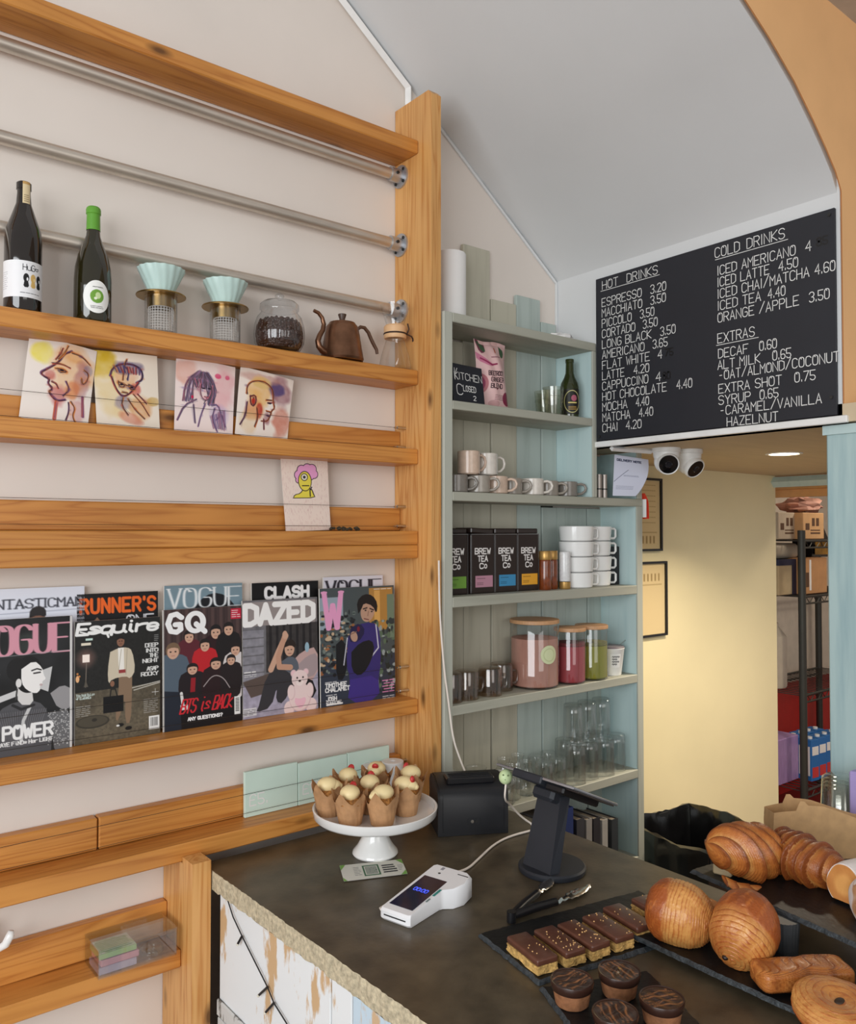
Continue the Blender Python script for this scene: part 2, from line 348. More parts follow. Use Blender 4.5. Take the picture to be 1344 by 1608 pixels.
def vnoise(h, w, s, seed=0, octs=3):
    r = np.random.default_rng(seed); out = np.zeros((h, w)); amp = 1.0; tot = 0
    for o in range(octs):
        n = max(2, int(s*2**o)); m = max(2, int(s*2**o*w/h)); g = r.random((n+2, m+2))
        yy = np.linspace(0, n, h); xx = np.linspace(0, m, w); yi = yy.astype(int); xi = xx.astype(int); fy = (yy-yi)[:, None]; fx = (xx-xi)[None]
        fy = fy*fy*(3-2*fy); fx = fx*fx*(3-2*fx)
        a = g[yi][:, xi]; b = g[yi][:, xi+1]; c = g[yi+1][:, xi]; d = g[yi+1][:, xi+1]
        out += amp*((a*(1-fx)+b*fx)*(1-fy)+(c*(1-fx)+d*fx)*fy); tot += amp; amp *= 0.5
    return out/tot
class Paint:
    """a printed sheet; x runs 0..1 left to right, y runs 0..asp top to bottom"""
    def __init__(s, w, asp, bg):
        s.w = w; s.asp = asp; s.h = int(round(w*asp)); s.img = np.zeros((s.h, s.w, 3)); s.img[:] = np.array(bg)/255
        s.X, s.Y = np.meshgrid(np.linspace(0, 1, s.w), np.linspace(0, asp, s.h)); s.px = 1.0/w
    def _mix(s, sl, a, c):
        a = np.clip(a, 0, 1)[..., None]; s.img[sl] = s.img[sl]*(1-a)+np.array(c)/255*a
    def _bb(s, x0, y0, x1, y1):
        i0 = max(0, int((x0)*s.w)-2); i1 = min(s.w, int(x1*s.w)+3); j0 = max(0, int(y0*s.w)-2); j1 = min(s.h, int(y1*s.w)+3)
        return (slice(j0, max(j0, j1)), slice(i0, max(i0, i1)))
    def poly(s, pts, c, a=1.0, soft=1.0, smooth=0):
        p = [tuple(q) for q in pts]
        for _ in range(smooth): p = chaikin(p+[p[0]])[:-1]
        P = np.array(p); e = soft*s.px; sl = s._bb(P[:,0].min()-e, P[:,1].min()-e, P[:,0].max()+e, P[:,1].max()+e)
        X, Y = s.X[sl], s.Y[sl]
        if X.size == 0: return s
        ins = np.zeros(X.shape, bool); dm = np.full(X.shape, 9.0)
        for (x0, y0), (x1, y1) in zip(P, np.roll(P, -1, 0)):
            c1 = (y0 > Y) != (y1 > Y)
            ins ^= c1 & (X < (x1-x0)*(Y-y0)/((y1-y0) if abs(y1-y0) > 1e-9 else 1e-9)+x0)
            dx, dy = x1-x0, y1-y0; t = np.clip(((X-x0)*dx+(Y-y0)*dy)/(dx*dx+dy*dy+1e-12), 0, 1)
            dm = np.minimum(dm, np.hypot(X-x0-t*dx, Y-y0-t*dy))
        sd = np.where(ins, dm, -dm); s._mix(sl, a*(sd/e+0.5), c); return s
    def rect(s, x0, y0, x1, y1, c, a=1.0): return s.poly([(x0,y0),(x1,y0),(x1,y1),(x0,y1)], c, a)
    def ell(s, cx, cy, rx, ry, c, a=1.0, rot=0.0, soft=1.0):
        m = max(rx, ry)*1.3+soft*s.px; sl = s._bb(cx-m, cy-m, cx+m, cy+m); X = s.X[sl]-cx; Y = s.Y[sl]-cy
        if X.size == 0: return s
        cr, sr = math.cos(rot), math.sin(rot); u = (X*cr+Y*sr)/rx; v = (-X*sr+Y*cr)/ry
        d = (1-np.hypot(u, v))*min(rx, ry); s._mix(sl, a*(d/(soft*s.px)+0.5), c); return s
    def line(s, pts, wd, c, a=1.0, nib=1.0, smooth=0):
        p = list(pts)
        for _ in range(smooth): p = chaikin(p)
        P = np.array(p); m = wd*nib+2*s.px; sl = s._bb(P[:,0].min()-m, P[:,1].min()-m, P[:,0].max()+m, P[:,1].max()+m); X, Y = s.X[sl], s.Y[sl]
        if X.size == 0: return s
        dm = np.full(X.shape, 9.0)
        for (x0, y0), (x1, y1) in zip(P[:-1], P[1:]):
            dx, dy = (x1-x0)/nib, y1-y0; t = np.clip(((X-x0)/nib*dx+(Y-y0)*dy)/(dx*dx+dy*dy+1e-12), 0, 1)
            dm = np.minimum(dm, np.hypot((X-x0)/nib-t*dx, Y-y0-t*dy))
        s._mix(sl, a*((wd-dm)/(s.px)+0.5), c); return s
    def text(s, t, x0, x1, base, h, wd, c, nib=1.0, sp=0.35, slant=0.0, a=1.0, rise=0.0, serif=0.0, spw=0.75):
        L, w = layout(t, sp, spw); k = (x1-x0)/w
        for p in L:
            q = [(x0+u*k+slant*v*h, base-v*h-rise*(u/w)) for u, v in p]; s.line(q, wd, c, a, nib)
            if serif:
                for e in (q[0], q[-1]): s.line([(e[0]-serif, e[1]), (e[0]+serif, e[1])], wd*0.7, c, a)
        return s
    def wash(s, cx, cy, rx, ry, c, a=0.5, rot=0.0, seed=0):
        cr, sr = math.cos(rot), math.sin(rot); X = s.X-cx; Y = s.Y-cy; u = (X*cr+Y*sr)/rx; v = (-X*sr+Y*cr)/ry
        n = vnoise(s.h, s.w, 5, seed); d = 1-np.hypot(u, v)+(n-0.5)*0.9
        s._mix((slice(None), slice(None)), a*np.clip(d*3, 0, 1)*(0.55+0.7*vnoise(s.h, s.w, 9, seed+50)), c); return s
    def grain(s, amt, sc=40, seed=1): s.img *= 1+amt*(vnoise(s.h, s.w, sc, seed, 2)-0.5)[..., None]; return s
    def lines_of_text(s, x0, x1, y, n, dy, wd, c, seed=0):
        r = random.Random(seed)
        for i in range(n):
            x = x0
            while x < x1-0.02:
                e = min(x1, x+r.uniform(0.02, 0.09)); s.line([(x, y+i*dy), (e, y+i*dy)], wd, c, 0.8); x = e+0.018
        return s
def sheet(w, h, img, curl=0.0, twist=0.0, lean=0.0, y=0.0):
    """points of an upright sheet, w wide and h tall, standing on z = 0 and facing -y"""
    nv, nu = img.shape[:2]; u, v = np.meshgrid(np.linspace(-.5, .5, nu), np.linspace(1, 0, nv))
    yy = y+lean*v*h+curl*(4*u*u-0.5)*h*(0.3+v)+twist*np.sin(v*3.0+u*2)*h*0.06
    return np.stack([u*w, yy, v*h], -1)
# ------------------------------------------------------------------ the room
YW = 2.10            # left wall
XM = 2.304           # bulkhead wall with the menu board
ZS = 2.052           # soffit behind the bulkhead
SL = 0.728           # slope of the ceiling
def zslope(x): return 2.686+SL*(XM-x)
def on_slope(px, py):
    d = FW + RT*(px-672)/FPX - UP*(py-804)/FPX
    t = (2.686+SL*XM-EYE)/(d[2]+SL*d[0]); return Vector((d[0]*t, d[1]*t, d[2]*t+EYE))
MB().box(-3, 7, -3.5, 3.2, -0.1, 0).build('floor', mat('floor_boards', rgb(120,92,70), 0.5, var=0.2, scale=6, stretch=(1,8,1)))
struct(bpy.data.objects['floor'])
Rxz = Matrix(((1,0,0,0),(0,0,-1,YW+0.1),(0,1,0,0),(0,0,0,1)))       # profile in x-z, pushed along -y
struct(MB().prism([(-2,0),(2.62,0),(2.62,ZS),(XM,ZS),(XM,zslope(XM)),(-2,zslope(-2))], 0, 0.1, M=Rxz).build('wall_left', MW['plaster']))
edge = [at(px, py, 1, 1.06) for px, py in ((1160,0),(1200,62),(1240,131),(1270,192),(1290,236),(1305,272))]+[Vector((XM, 1.06, zslope(XM)+0.004))]
e0 = edge[0]; edge = [Vector((-2, 1.06, zslope(-2))), Vector((0.8, 1.06, zslope(0.8)))]+edge
mb = MB(); n = len(edge)
top = [Vector((p.x, p.y, p.z+0.06)) for p in edge]; far = [Vector((p.x, YW+0.1, zslope(p.x))) for p in edge]; fart = [Vector((p.x, p.y, p.z+0.06)) for p in far]
mb.add(edge+far+top+fart, [(i,i+1,n+i+1,n+i) for i in range(n-1)]+[(2*n+i,2*n+i+1,3*n+i+1,3*n+i) for i in range(n-1)]+[(i,2*n+i,2*n+i+1,i+1) for i in range(n-1)])
struct(mb.build('ceiling', MW['ceilp']))
ZC = at(1290, 2, 1, 1.06).z
mb = MB(); up = [Vector((p.x, p.y-0.013, max(ZC, p.z+0.02)+0.02 if p.x > 1.4 else p.z+1.2)) for p in edge]; lo = [Vector((p.x, p.y-0.013, p.z)) for p in edge]
lo += [Vector((XM+0.001, 1.047, ZS)), Vector((5.0, 1.047, ZS))]; up += [Vector((XM+0.001, 1.047, ZC+0.02)), Vector((5.0, 1.047, ZC+0.02))]; n = len(lo)
mb.add(lo+up, [(i,i+1,n+i+1,n+i) for i in range(n-1)])
mb.add([(x, y+0.003, z) for x, y, z in [tuple(q) for q in lo+up]], [(i,n+i,n+i+1,i+1) for i in range(n-1)])
struct(mb.build('wall_right', MW['orange']))
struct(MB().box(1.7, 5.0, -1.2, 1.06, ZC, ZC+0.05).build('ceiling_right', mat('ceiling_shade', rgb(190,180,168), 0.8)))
struct(MB().box(XM, XM+0.07, 1.052, YW, ZS, zslope(XM)+0.02).build('wall_back', MW['ceilp']))
struct(MB().box(XM-0.012, XM+0.002, 1.035, 1.925, ZS-0.003, ZS+0.017, bev=0.002).build('trim_1', MW['white']))
struct(MB().box(XM, 4.35, 0.9, 2.45, ZS, ZS+0.05).build('ceiling_kitchen', mat('soffit_board', rgb(205,186,156), 0.7, var=0.05, scale=4, stretch=(1,6,1))))
struct(MB().box(2.6, 4.25, 2.3, 2.42, 0, ZS).box(2.6, 2.64, YW, 2.3, 0, ZS).build('wall_far', MW['yellow']))
# cable trunking along the rake of the wall and down to the post
mb = MB(); a = Vector((1.30, YW-0.012, zslope(1.30)-0.022)); b = Vector((1.598, YW-0.012, zslope(1.598)-0.022))
mb.tube([a, b], 0.013, 4); mb.tube([b, Vector((1.598, YW-0.012, 3.06))], 0.013, 4)
struct(mb.build('trim_2', MW['white']))
mb = MB(); mb.tube([Vector((1.7, YW-0.004, zslope(1.7)-0.006)), Vector((XM-0.004, YW-0.004, zslope(XM)-0.006)), Vector((XM-0.004, YW-0.004, 2.4))], 0.006, 6)
struct(mb.build('trim_3', MW['ceilp']))
# pale blue post at the right of the opening
p0 = at(1297, 700, 0, 2.33); mb = MB(); mb.box(2.33, 2.47, p0.y-0.36, p0.y, 0, ZS-0.004, bev=0.004)
struct(mb.build('pillar', plank_paint('streaked_blue_paint', rgb(178,202,202), rgb(138,170,178), 2, 0.6, 0.6, 0.55)))
struct(MB().box(2.322, 2.33, p0.y-0.365, p0.y+0.006, ZS-0.03, ZS-0.004).build('trim_4', MW['bluepaint']))
# store room behind
YB = 2.85
struct(MB().box(4.2, 6.6, YB, YB+0.05, 0.72, 2.5).build('wall_store', MW['cream']))
struct(MB().box(4.2, 6.6, YB-0.004, YB+0.05, 0, 0.72).box(4.2, 6.6, YB-0.012, YB+0.05, 0.70, 0.735).build('wall_store_lower', MW['red']))
struct(MB().box(6.6, 6.65, 0.8, YB, 0, 2.5).build('wall_end', MW['cream']))
struct(MB().box(4.36, 6.6, 0.8, YB, 2.5, 2.55).build('ceiling_store', MW['cream']))
struct(MB().box(4.36, 6.6, 0.9, YB, 0.0, 0.012).build('floor_store', mat('red_floor', rgb(110,22,20), 0.5)))
struct(MB().box(4.36, 4.44, 0.9, 2.6, 1.985, 2.5).build('lintel', MW['tan']))
struct(MB().box(4.44, 4.5, 0.9, 2.7, 1.945, 2.5).build('trim_5', MW['tan']))
pl = at(1205, 745, 0, 4.22)
struct(MB().tube([(4.23, pl.y, ZS-0.035), (4.23, 1.2, ZS-0.035)], 0.028, 4).ball((4.22, pl.y, ZS-0.035), 0.03).build('trim_6', MW['bluepaint']))

# ------------------------------------------------------------------ timber display rack on the left wall
YS = 1.978; X0 = -0.4; XP = 1.553
rack = thing('display_rack', 'tall honey-coloured timber rack of shelves, rails and steel pipes on the left wall', 'shelf rack', (XP, YW, 0.0))
def rp(name, mb, m, parent=rack, **k):
    mb.v = [(x-XP, y-YW, z) for x, y, z in mb.v]; return mb.build(name, m, parent, **k)
mb = MB(); V = [(1.915,0.927),(1.915,3.075),(1.93,3.09),(2.098,3.09),(2.098,0.927)]
mb.prism(V, XP, XP+0.037, M=Matrix(((0,0,1,0),(1,0,0,0),(0,1,0,0),(0,0,0,1)))); rp('post', mb, MW['timber_up'])
mb = MB(); V = [(1.915,0),(1.915,0.953),(1.976,0.953),(1.976,0.938),(2.098,0.938),(2.098,0)]
mb.prism(V, 0.816, 0.863, M=Matrix(((0,0,1,0),(1,0,0,0),(0,1,0,0),(0,0,0,1)))); rp('post', mb, MW['timber_up'])
def board(nm, z0, z1, y0=YS, y1=2.098, x1=XP, m='timber'): return rp(nm, MB().box(X0, x1-0.0005, y0, y1, z0, z1, bev=0.003), MW[m])
board('beam', 2.912, 2.953)
Zsh = {'bottle': 2.243, 'card': 2.002, 'double': 1.753, 'mag': 1.246, 'gift': 0.984, 'low': 0.728}
board('shelf', 2.199, 2.243); board('shelf', 1.956, 2.002); board('shelf', 1.712, 1.753); board('shelf', 1.671, 1.711)
board('shelf', 1.202, 1.246); board('shelf', 0.940, 0.984); board('shelf', 0.685, 0.728, x1=0.816)
for z0, z1, x1 in ((2.003, 2.064, XP), (1.754, 1.824, XP), (0.685+0.044, 0.815, 0.816)): board('back_rail', z0, z1, 2.068, x1=x1)
rp('back_rail', MB().box(X0, 0.64, 2.064, 2.098, 0.986, 1.062, bev=0.003), MW['timber']); rp('back_rail', MB().box(0.643, XP-0.001, 2.064, 2.098, 0.986, 1.062, bev=0.003), MW['timber'])
for zp in (2.868, 2.651, 2.443):
    pipe = rp('pipe', MB().tube([(X0, 2.066, zp), (XP-0.02, 2.066, zp)], 0.0165, 20), MW['steel'])
    f = MB(); f.cyl((XP-0.006, 2.066, zp), (XP, 2.066, zp), 0.036, 28); f.cyl((XP-0.045, 2.066, zp), (XP-0.005, 2.066, zp), 0.0215, 24)
    for k in range(4):
        a = PI/4+k*PI/2; f.cyl((XP-0.009, 2.066+0.027*math.cos(a), zp+0.027*math.sin(a)), (XP-0.005, 2.066+0.027*math.cos(a), zp+0.027*math.sin(a)), 0.005, 8, 1)
    f.cyl((XP-0.03, 2.04, zp), (XP-0.03, 2.05, zp), 0.005, 8, 1)
    rp('flange', f, [MW['flange'], MW['darkmetal']], pipe)
for z, y in ((2.072, 2.045), (2.012, 2.045), (1.828, 2.045), (1.768, 2.045), (1.338, 2.028), (1.266, 2.028), (1.050, 2.040), (1.000, 2.040)):
    w = rp('wire', MB().tube([(X0, y, z), (XP-0.03, y, z)], 0.0006, 6), MW['wire'])
    rp('wire_pin', MB().cyl((XP-0.032, y, z), (XP, y, z), 0.0055, 12).cyl((XP-0.042, y, z), (XP-0.03, y, z), 0.003, 10), MW['chrome'], w)

# ------------------------------------------------------------------ sage green shelf unit
YF = 1.907; XA, XB, XC = 1.588, 2.304, 2.56
unit = thing('shelf_unit', 'sage and pale blue painted plank shelf unit filled with cups, tins and glasses', 'shelf unit', (XA, YW, 0.0))
def up(name, mb, m, parent=unit, **k):
    mb.v = [(x-XA, y-YW, z) for x, y, z in mb.v]; return mb.build(name, m, parent, **k)
up('side_panel', MB().box(1.595, 1.630, YF, YW-0.03, 0.02, 2.42, bev=0.002), MW['cupboard_up'])
def panel(x0, x1, z0, z1):     # upright with a sage front edge and pale blue inside
    mb = MB(); mb.box(x0, x1, YF, YF+0.006, z0, z1, 0, bev=0.001); mb.box(x0, x1, YF+0.006, YW-0.018, z0, z1, 1)
    return up('side_panel', mb, [MW['cupboard_up'], MW['bluepaint']])
panel(2.280, XB-0.003, 1.8735, 2.3905); panel(2.527, XC, 0.02, 1.845); panel(2.530, 2.559, 1.8735, ZS-0.004)
def shelf(x0, x1, zt, th=0.027):
    mb = MB(); mb.box(x0, x1, YF, YF+0.02, zt-th, zt, 0, bev=0.002); mb.box(x0, x1, YF+0.02, YW-0.02, zt-th, zt, 0); return up('shelf', mb, MW['cupboard'])
shelf(1.6305, XB-0.004, 2.42, 0.029); shelf(1.63, 2.28, 2.151); shelf(1.63, XC, 1.873, 0.028); shelf(1.63, 2.527, 1.553, 0.032); shelf(1.63, 2.527, 1.225, 0.030); shelf(1.63, 2.527, 0.877, 0.031); shelf(1.63, 2.527, 0.56, 0.03)
pmats = [plank_paint('back_plank', rgb(190,186,168), rgb(156,152,134), 2, 0.6), plank_paint('back_plank_pale', rgb(180,192,186), rgb(152,164,158), 2, 0.6), mat('plank_gap', rgb(40,44,42), 0.9)]
xs = [1.632, 1.824, 1.95, 2.075, 2.20, 2.325, 2.45, 2.56]; up('gap_shade_sheet', MB().box(1.632, 2.278, YW-0.0035, YW-0.0005, 0.02, 2.39).box(2.278, 2.556, YW-0.0035, YW-0.0005, 0.02, 1.84), mat('plank_gap_shade', rgb(50,52,48), 0.9)); tops = [2.385, 2.722, 2.556, 2.594, 2.516, 1.84, 1.84]  # dark sheet added behind the planks, standing in for shade in their gaps
for i in range(7):
    up('back_plank', MB().box(xs[i]+0.002, xs[i+1]-0.002 if i != 4 else 2.279, YW-0.022+(0.003 if i % 2 else 0), YW-0.004, 0.02, tops[i] if i != 4 else 1.84, bev=0.0015), [pmats[0 if i < 3 else 1]])
up('back_plank', MB().box(2.2015, 2.279, YW-0.022, YW-0.004, 1.846, tops[4], bev=0.0015), [pmats[1]])
up('back_plank', MB().box(2.28, 2.3235, YW-0.022, YW-0.004, 0.02, 1.84), [pmats[1]])
up('back_plank', MB().box(2.31, 2.53, YW-0.02, YW-0.004, 1.876, ZS-0.01), [MW['bluepaint']])

# ------------------------------------------------------------------ counter
ZT = 0.925
ctr = thing('counter', 'L-shaped end of a serving counter with dark polished concrete top and whitewashed plank front', 'counter', (1.3, 1.2, 0.0))
def cp(name, mb, m, parent=ctr, **k):
    mb.v = [(x-1.3, y-1.2, z) for x, y, z in mb.v]; return mb.build(name, m, parent, **k)
rr = random.Random(3); pts = [(0.868, 1.91)]
y = 1.90
while y > 0.1: pts.append((0.868+rr.uniform(-0.0015, 0.0015)+(1.91-y)*0.018, y)); y -= 0.009
pts += [(0.90, 0.1), (1.728, 0.1), (1.742, YF-0.003), (1.59, YF-0.003), (1.552, 1.913), (1.552, 1.974), (0.868, 1.974)]
mb = MB(); n = len(pts)
mb.add([(a, b, ZT) for a, b in pts], [tuple(range(n))], 0)
ring = [(a, b, ZT) for a, b in pts]
low = [(a-rr.uniform(0.0, 0.002) if a < 0.9 else a, b, ZT-0.042-(rr.uniform(0, 0.004) if a < 0.9 else 0)) for a, b in pts]
midr = [(a-rr.uniform(0.001, 0.003) if a < 0.9 else a, b, ZT-0.014) for a, b in pts]
mb.add(ring+midr+low, [(i,(i+1) % n,n+(i+1) % n,n+i) for i in range(n)]+[(n+i,n+(i+1) % n,2*n+(i+1) % n,2*n+i) for i in range(n)], 1)
mb.add(low, [tuple(range(n))[::-1]], 1)
cp('worktop', mb, [MW['concrete'], MW['concrete_edge']])
white_d = distressed('flaking_white_paint', rgb(232,236,238), rgb(206,172,130), 8, 0.565); blue_d = distressed('flaking_blue_paint', rgb(196,216,230), rgb(206,176,140), 9, 0.62)
ys = [(1.90, 1.40, white_d), (1.395, 1.325, white_d), (1.32, 1.20, blue_d), (1.195, 0.98, white_d), (0.975, 0.75, white_d), (0.745, 0.52, blue_d), (0.515, 0.12, white_d)]
for a, b, m in ys: cp('front_plank', MB().box(0.880, 0.900, b, a, 0.02, ZT-0.043, bev=0.002), m)
cp('kick_rail', MB().box(0.872, 0.879, 0.95, 1.90, 0.585, 0.625, bev=0.003).box(0.875, 0.879, 0.95, 1.90, 0.545, 0.58, bev=0.002), distressed('grey_rail_paint', rgb(205,206,204), rgb(90,86,80), 10, 0.58))
cp('carcass', MB().box(0.901, 1.70, 0.12, 1.90, 0.02, ZT-0.043), mat('carcass_board', rgb(70,62,54), 0.7))

# ------------------------------------------------------------------ menu board
def bw(zx, zy): # crop pixel of the board -> board plane (u to the right, v up)
    p = at(zx/3.17+920, zy/3.17+300, 0, XM-0.012); return (1.903-p.y, p.z-2.065)
menu = thing('menu_board', 'large black chalkboard menu of hot and cold drinks on the wall above the opening', 'menu board', (XM-0.001, 1.902, 2.072))
MBM = Matrix(((0,0,-1,0),(-1,0,0,0),(0,1,0,0),(0,0,0,1)))
MB().box(0, 0.840, 0, 0.574, 0, 0.010, bev=0.001, M=MBM).build('panel', MW['board'], menu)
mb = MB()
for u, v in ((0.826, 0.558), (0.014, 0.014), (0.826, 0.05)): MB().cyl((u, v, 0.009), (u, v, 0.013), 0.005, 12, M=MBM).build('screw', MW['darkmetal'], menu)
inks = []
def ml(words, x0, y0, hpx=40):
    ink = MB(); inks.append(ink); _, v = bw(x0, y0); v1 = bw(x0, y0-hpx)[1]; h = (v1-v)
    for t, a, b in words: write(ink, t, bw(a, 600)[0], bw(b, 600)[0], v-0.007, h, 0.00125, MBM@Matrix.Translation((0,0,0.0102)), 0, 0.32, 0.8)
def under(x0, y0, x1):
    u0, v = bw(x0, y0); u1 = bw(x1, 600)[0]; ribbon(inks[-1], [[(u0, v-0.007), (u1, v-0.007)]], 0.001, MBM@Matrix.Translation((0,0,0.0102)))
ml([('HOT',80,158),('DRINKS',203,355)], 80, 490); under(72, 500, 365)
rows = [('ESPRESSO',275,'3.20',320,397),('MACCHIATO',277,'3.50',320,395),('PICCOLO',224,'3.50',268,337),('CORTADO',242,'3.50',282,353),('LONG BLACK',322,'3.50',368,442),('AMERICANO',287,'3.65',330,402),('FLAT WHITE',313,'4',355,375),('LATTE',187,'4.20',235,310),('CAPPUCCINO',305,'4',345,368),('HOT CHOCOLATE',396,'4.40',447,523),('MOCHA',200,'4.40',245,308),('MATCHA',214,'4.40',260,328),('CHAI',152,'4.20',195,270)]
for i, (t, e, p, a, b) in enumerate(rows): ml([(t,78,e),(p,a,b)], 78, 577+i*52)
ml([('COLD',642,765),('DRINKS',802,990)], 642, 333, 48); under(642, 343, 1006)
for t, e, p, a, b, yy in (('ICED AMERICANO',1043,'4',1095,1122,420),('ICED LATTE',912,'4.50',960,1055,478),('ICED CHAI/MATCHA',1110,'4.60',1140,1240,536),('ICED TEA',868,'4.40',905,990,595),('ORANGE /APPLE',1057,'3.50',1110,1210,655)): ml([(t,654,e),(p,a,b)], 654, yy, 45)
ml([('EXTRAS',652,835)], 652, 758, 46); under(647, 769, 855)
for t, x, e, p, a, b, yy in (('DECAF',655,803,'0.60',860,945,833),('ALT MILK',652,862,'0.65',925,1015,890),('EXTRA SHOT',655,967,'0.75',1033,1135,1008),('SYRUP',655,812,'0.65',860,950,1065)): ml([(t,x,e),(p,a,b)], x, yy, 44)
ml([('-OAT/ALMOND/COCONUT',655,1255)], 655, 942, 44); ml([('-CARAMEL/VANILLA',660,1165)], 660, 1117, 44); ml([('HAZELNUT',695,948)], 695, 1172, 44)
for ink in inks: ink.build('menu_line', MW['chalk'], menu, weld=False)
for t, a, b, x0, y0, hpx in (('85', 1150, 1205, 1150, 275, 40), ('75', 390, 430, 390, 823, 34), ('80', 378, 415, 378, 940, 36)):
    smu = MB(); _, v = bw(x0, y0); h = bw(x0, y0-hpx)[1]-v; write(smu, t, bw(a,600)[0], bw(b,600)[0], v-0.007, h, 0.0022, MBM@Matrix.Translation((0,0,0.0101)))
    plabel(smu.build('rubbed_price', MW['ghost'], menu, weld=False), 'blacked-out pence after the price')
# ------------------------------------------------------------------ on the rack: bottles and coffee gear
def face_cam(x, y): return math.atan2(-y, -x)
def label_wrap(name, r, z0, h, ac, half, paint, parent, oval=False, mat=None):
    """a printed label stuck round a bottle or jar of radius r, centred on the angle ac"""
    im = paint.img; nv, nu = im.shape[:2]
    if oval:
        t, q = np.meshgrid(np.linspace(0, 2*PI, 64), np.linspace(0.0, 1, 40)); u = q*np.cos(t); v = q*np.sin(t)
        col = im[np.clip(((v*0.5+0.5)*(nv-1)).astype(int), 0, nv-1), np.clip(((u*0.5+0.5)*(nu-1)).astype(int), 0, nu-1)]
    else:
        u, v = np.meshgrid(np.linspace(-1, 1, nu), np.linspace(-1, 1, nv)); col = im
    a = ac+u*half; rr_ = r(z0+h*0.5-v*h*0.5) if callable(r) else r
    P = np.stack([(rr_+0.0005)*np.cos(a), (rr_+0.0005)*np.sin(a), z0+h*0.5-v*h*0.5], -1)
    return grid_obj(name, P, col, mat or MW['print'], parent, flip=True)
dark_glass = mat('dark_bottle_glass', rgb(24,16,12), 0.06, var=0.1, spec=0.7, coat=0.5); green_glass = mat('olive_bottle_glass', rgb(36,32,12), 0.06, var=0.25, scale=8, spec=0.7, coat=0.5)
# bottle with the busts
bx, by = 0.452, 2.028; zb = Zsh['bottle']
t = thing('wine_bottle', 'dark wine bottle with a white label of three busts, leftmost on its shelf', 'bottle', (bx, by, zb))
MB().lathe([(0,0.006),(0.03,0.0),(0.037,0),(0.0395,0.004),(0.0395,0.165),(0.037,0.19),(0.026,0.222),(0.0165,0.25),(0.0142,0.275),(0.0142,0.283),(0.016,0.284),(0.016,0.298),(0.013,0.301),(0,0.301)], 48).build('glass_body', dark_glass, t)
p = Paint(210, 0.62, (236,236,238)); A = 0.62
p.text('Hugo', 0.50, 0.80, 0.16, 0.10, 0.006, (40,40,44), sp=0.2)
for cx, c in ((0.56,(24,24,26)),(0.69,(214,176,104)),(0.81,(24,24,26))):
    p.ell(cx, 0.29, 0.052, 0.075, c); p.poly([(cx-0.03,0.33),(cx+0.03,0.33),(cx+0.055,0.45),(cx-0.055,0.45)], c, smooth=1); p.ell(cx+0.02, 0.31, 0.016, 0.03, (236,236,238) if c[0] < 100 else (236,214,160))
p.lines_of_text(0.46, 0.86, 0.545, 1, 0.03, 0.006, (100,100,106)); p.lines_of_text(0.03, 0.2, 0.2, 9, 0.035, 0.003, (120,120,130))
label_wrap('label', 0.0396, 0.030, 0.082, face_cam(bx, by), 1.45, p, t)
p = Paint(40, 2.6, (220,200,160)); p.rect(0.0,0.0,1,0.3,(190,150,90)); p.lines_of_text(0.2,0.8,1.5,4,0.22,0.03,(90,70,50))
label_wrap('neck_strip', lambda z: 0.0162-0.0*z, 0.245, 0.054, face_cam(bx, by)+0.35, 0.5, p, t)
# bottle with the green capsule
bx, by = 0.606, 2.030
t = thing('wine_bottle', 'olive wine bottle with bright green neck capsule and white oval label', 'bottle', (bx, by, zb))
prof2 = [(0,0.006),(0.03,0.0),(0.039,0),(0.0425,0.005),(0.0425,0.105),(0.0405,0.135),(0.034,0.165),(0.024,0.19),(0.0165,0.212),(0.0145,0.23),(0.0140,0.272),(0,0.273)]
MB().lathe(prof2, 48).build('glass_body', green_glass, t)
MB().lathe([(0.0160,0.226),(0.0152,0.264),(0.0170,0.266),(0.0170,0.276),(0.0158,0.280),(0.013,0.283),(0,0.283)], 32).build('capsule', mat('green_capsule', rgb(96,158,52), 0.35), t)
p = Paint(120, 1.2, (240,240,236)); p.lines_of_text(0.34, 0.72, 0.24, 1, 0.03, 0.014, (80,80,80), 3); p.ell(0.5,0.58,0.25,0.25,(112,160,60)); p.ell(0.54,0.55,0.1,0.12,(200,220,160),0.9); p.ell(0.45,0.66,0.06,0.05,(230,235,210)); p.lines_of_text(0.28,0.72,0.95,2,0.06,0.012,(110,110,110))
label_wrap('label', 0.0426, 0.020, 0.077, face_cam(bx, by)+0.22, 0.72, p, t, oval=True)
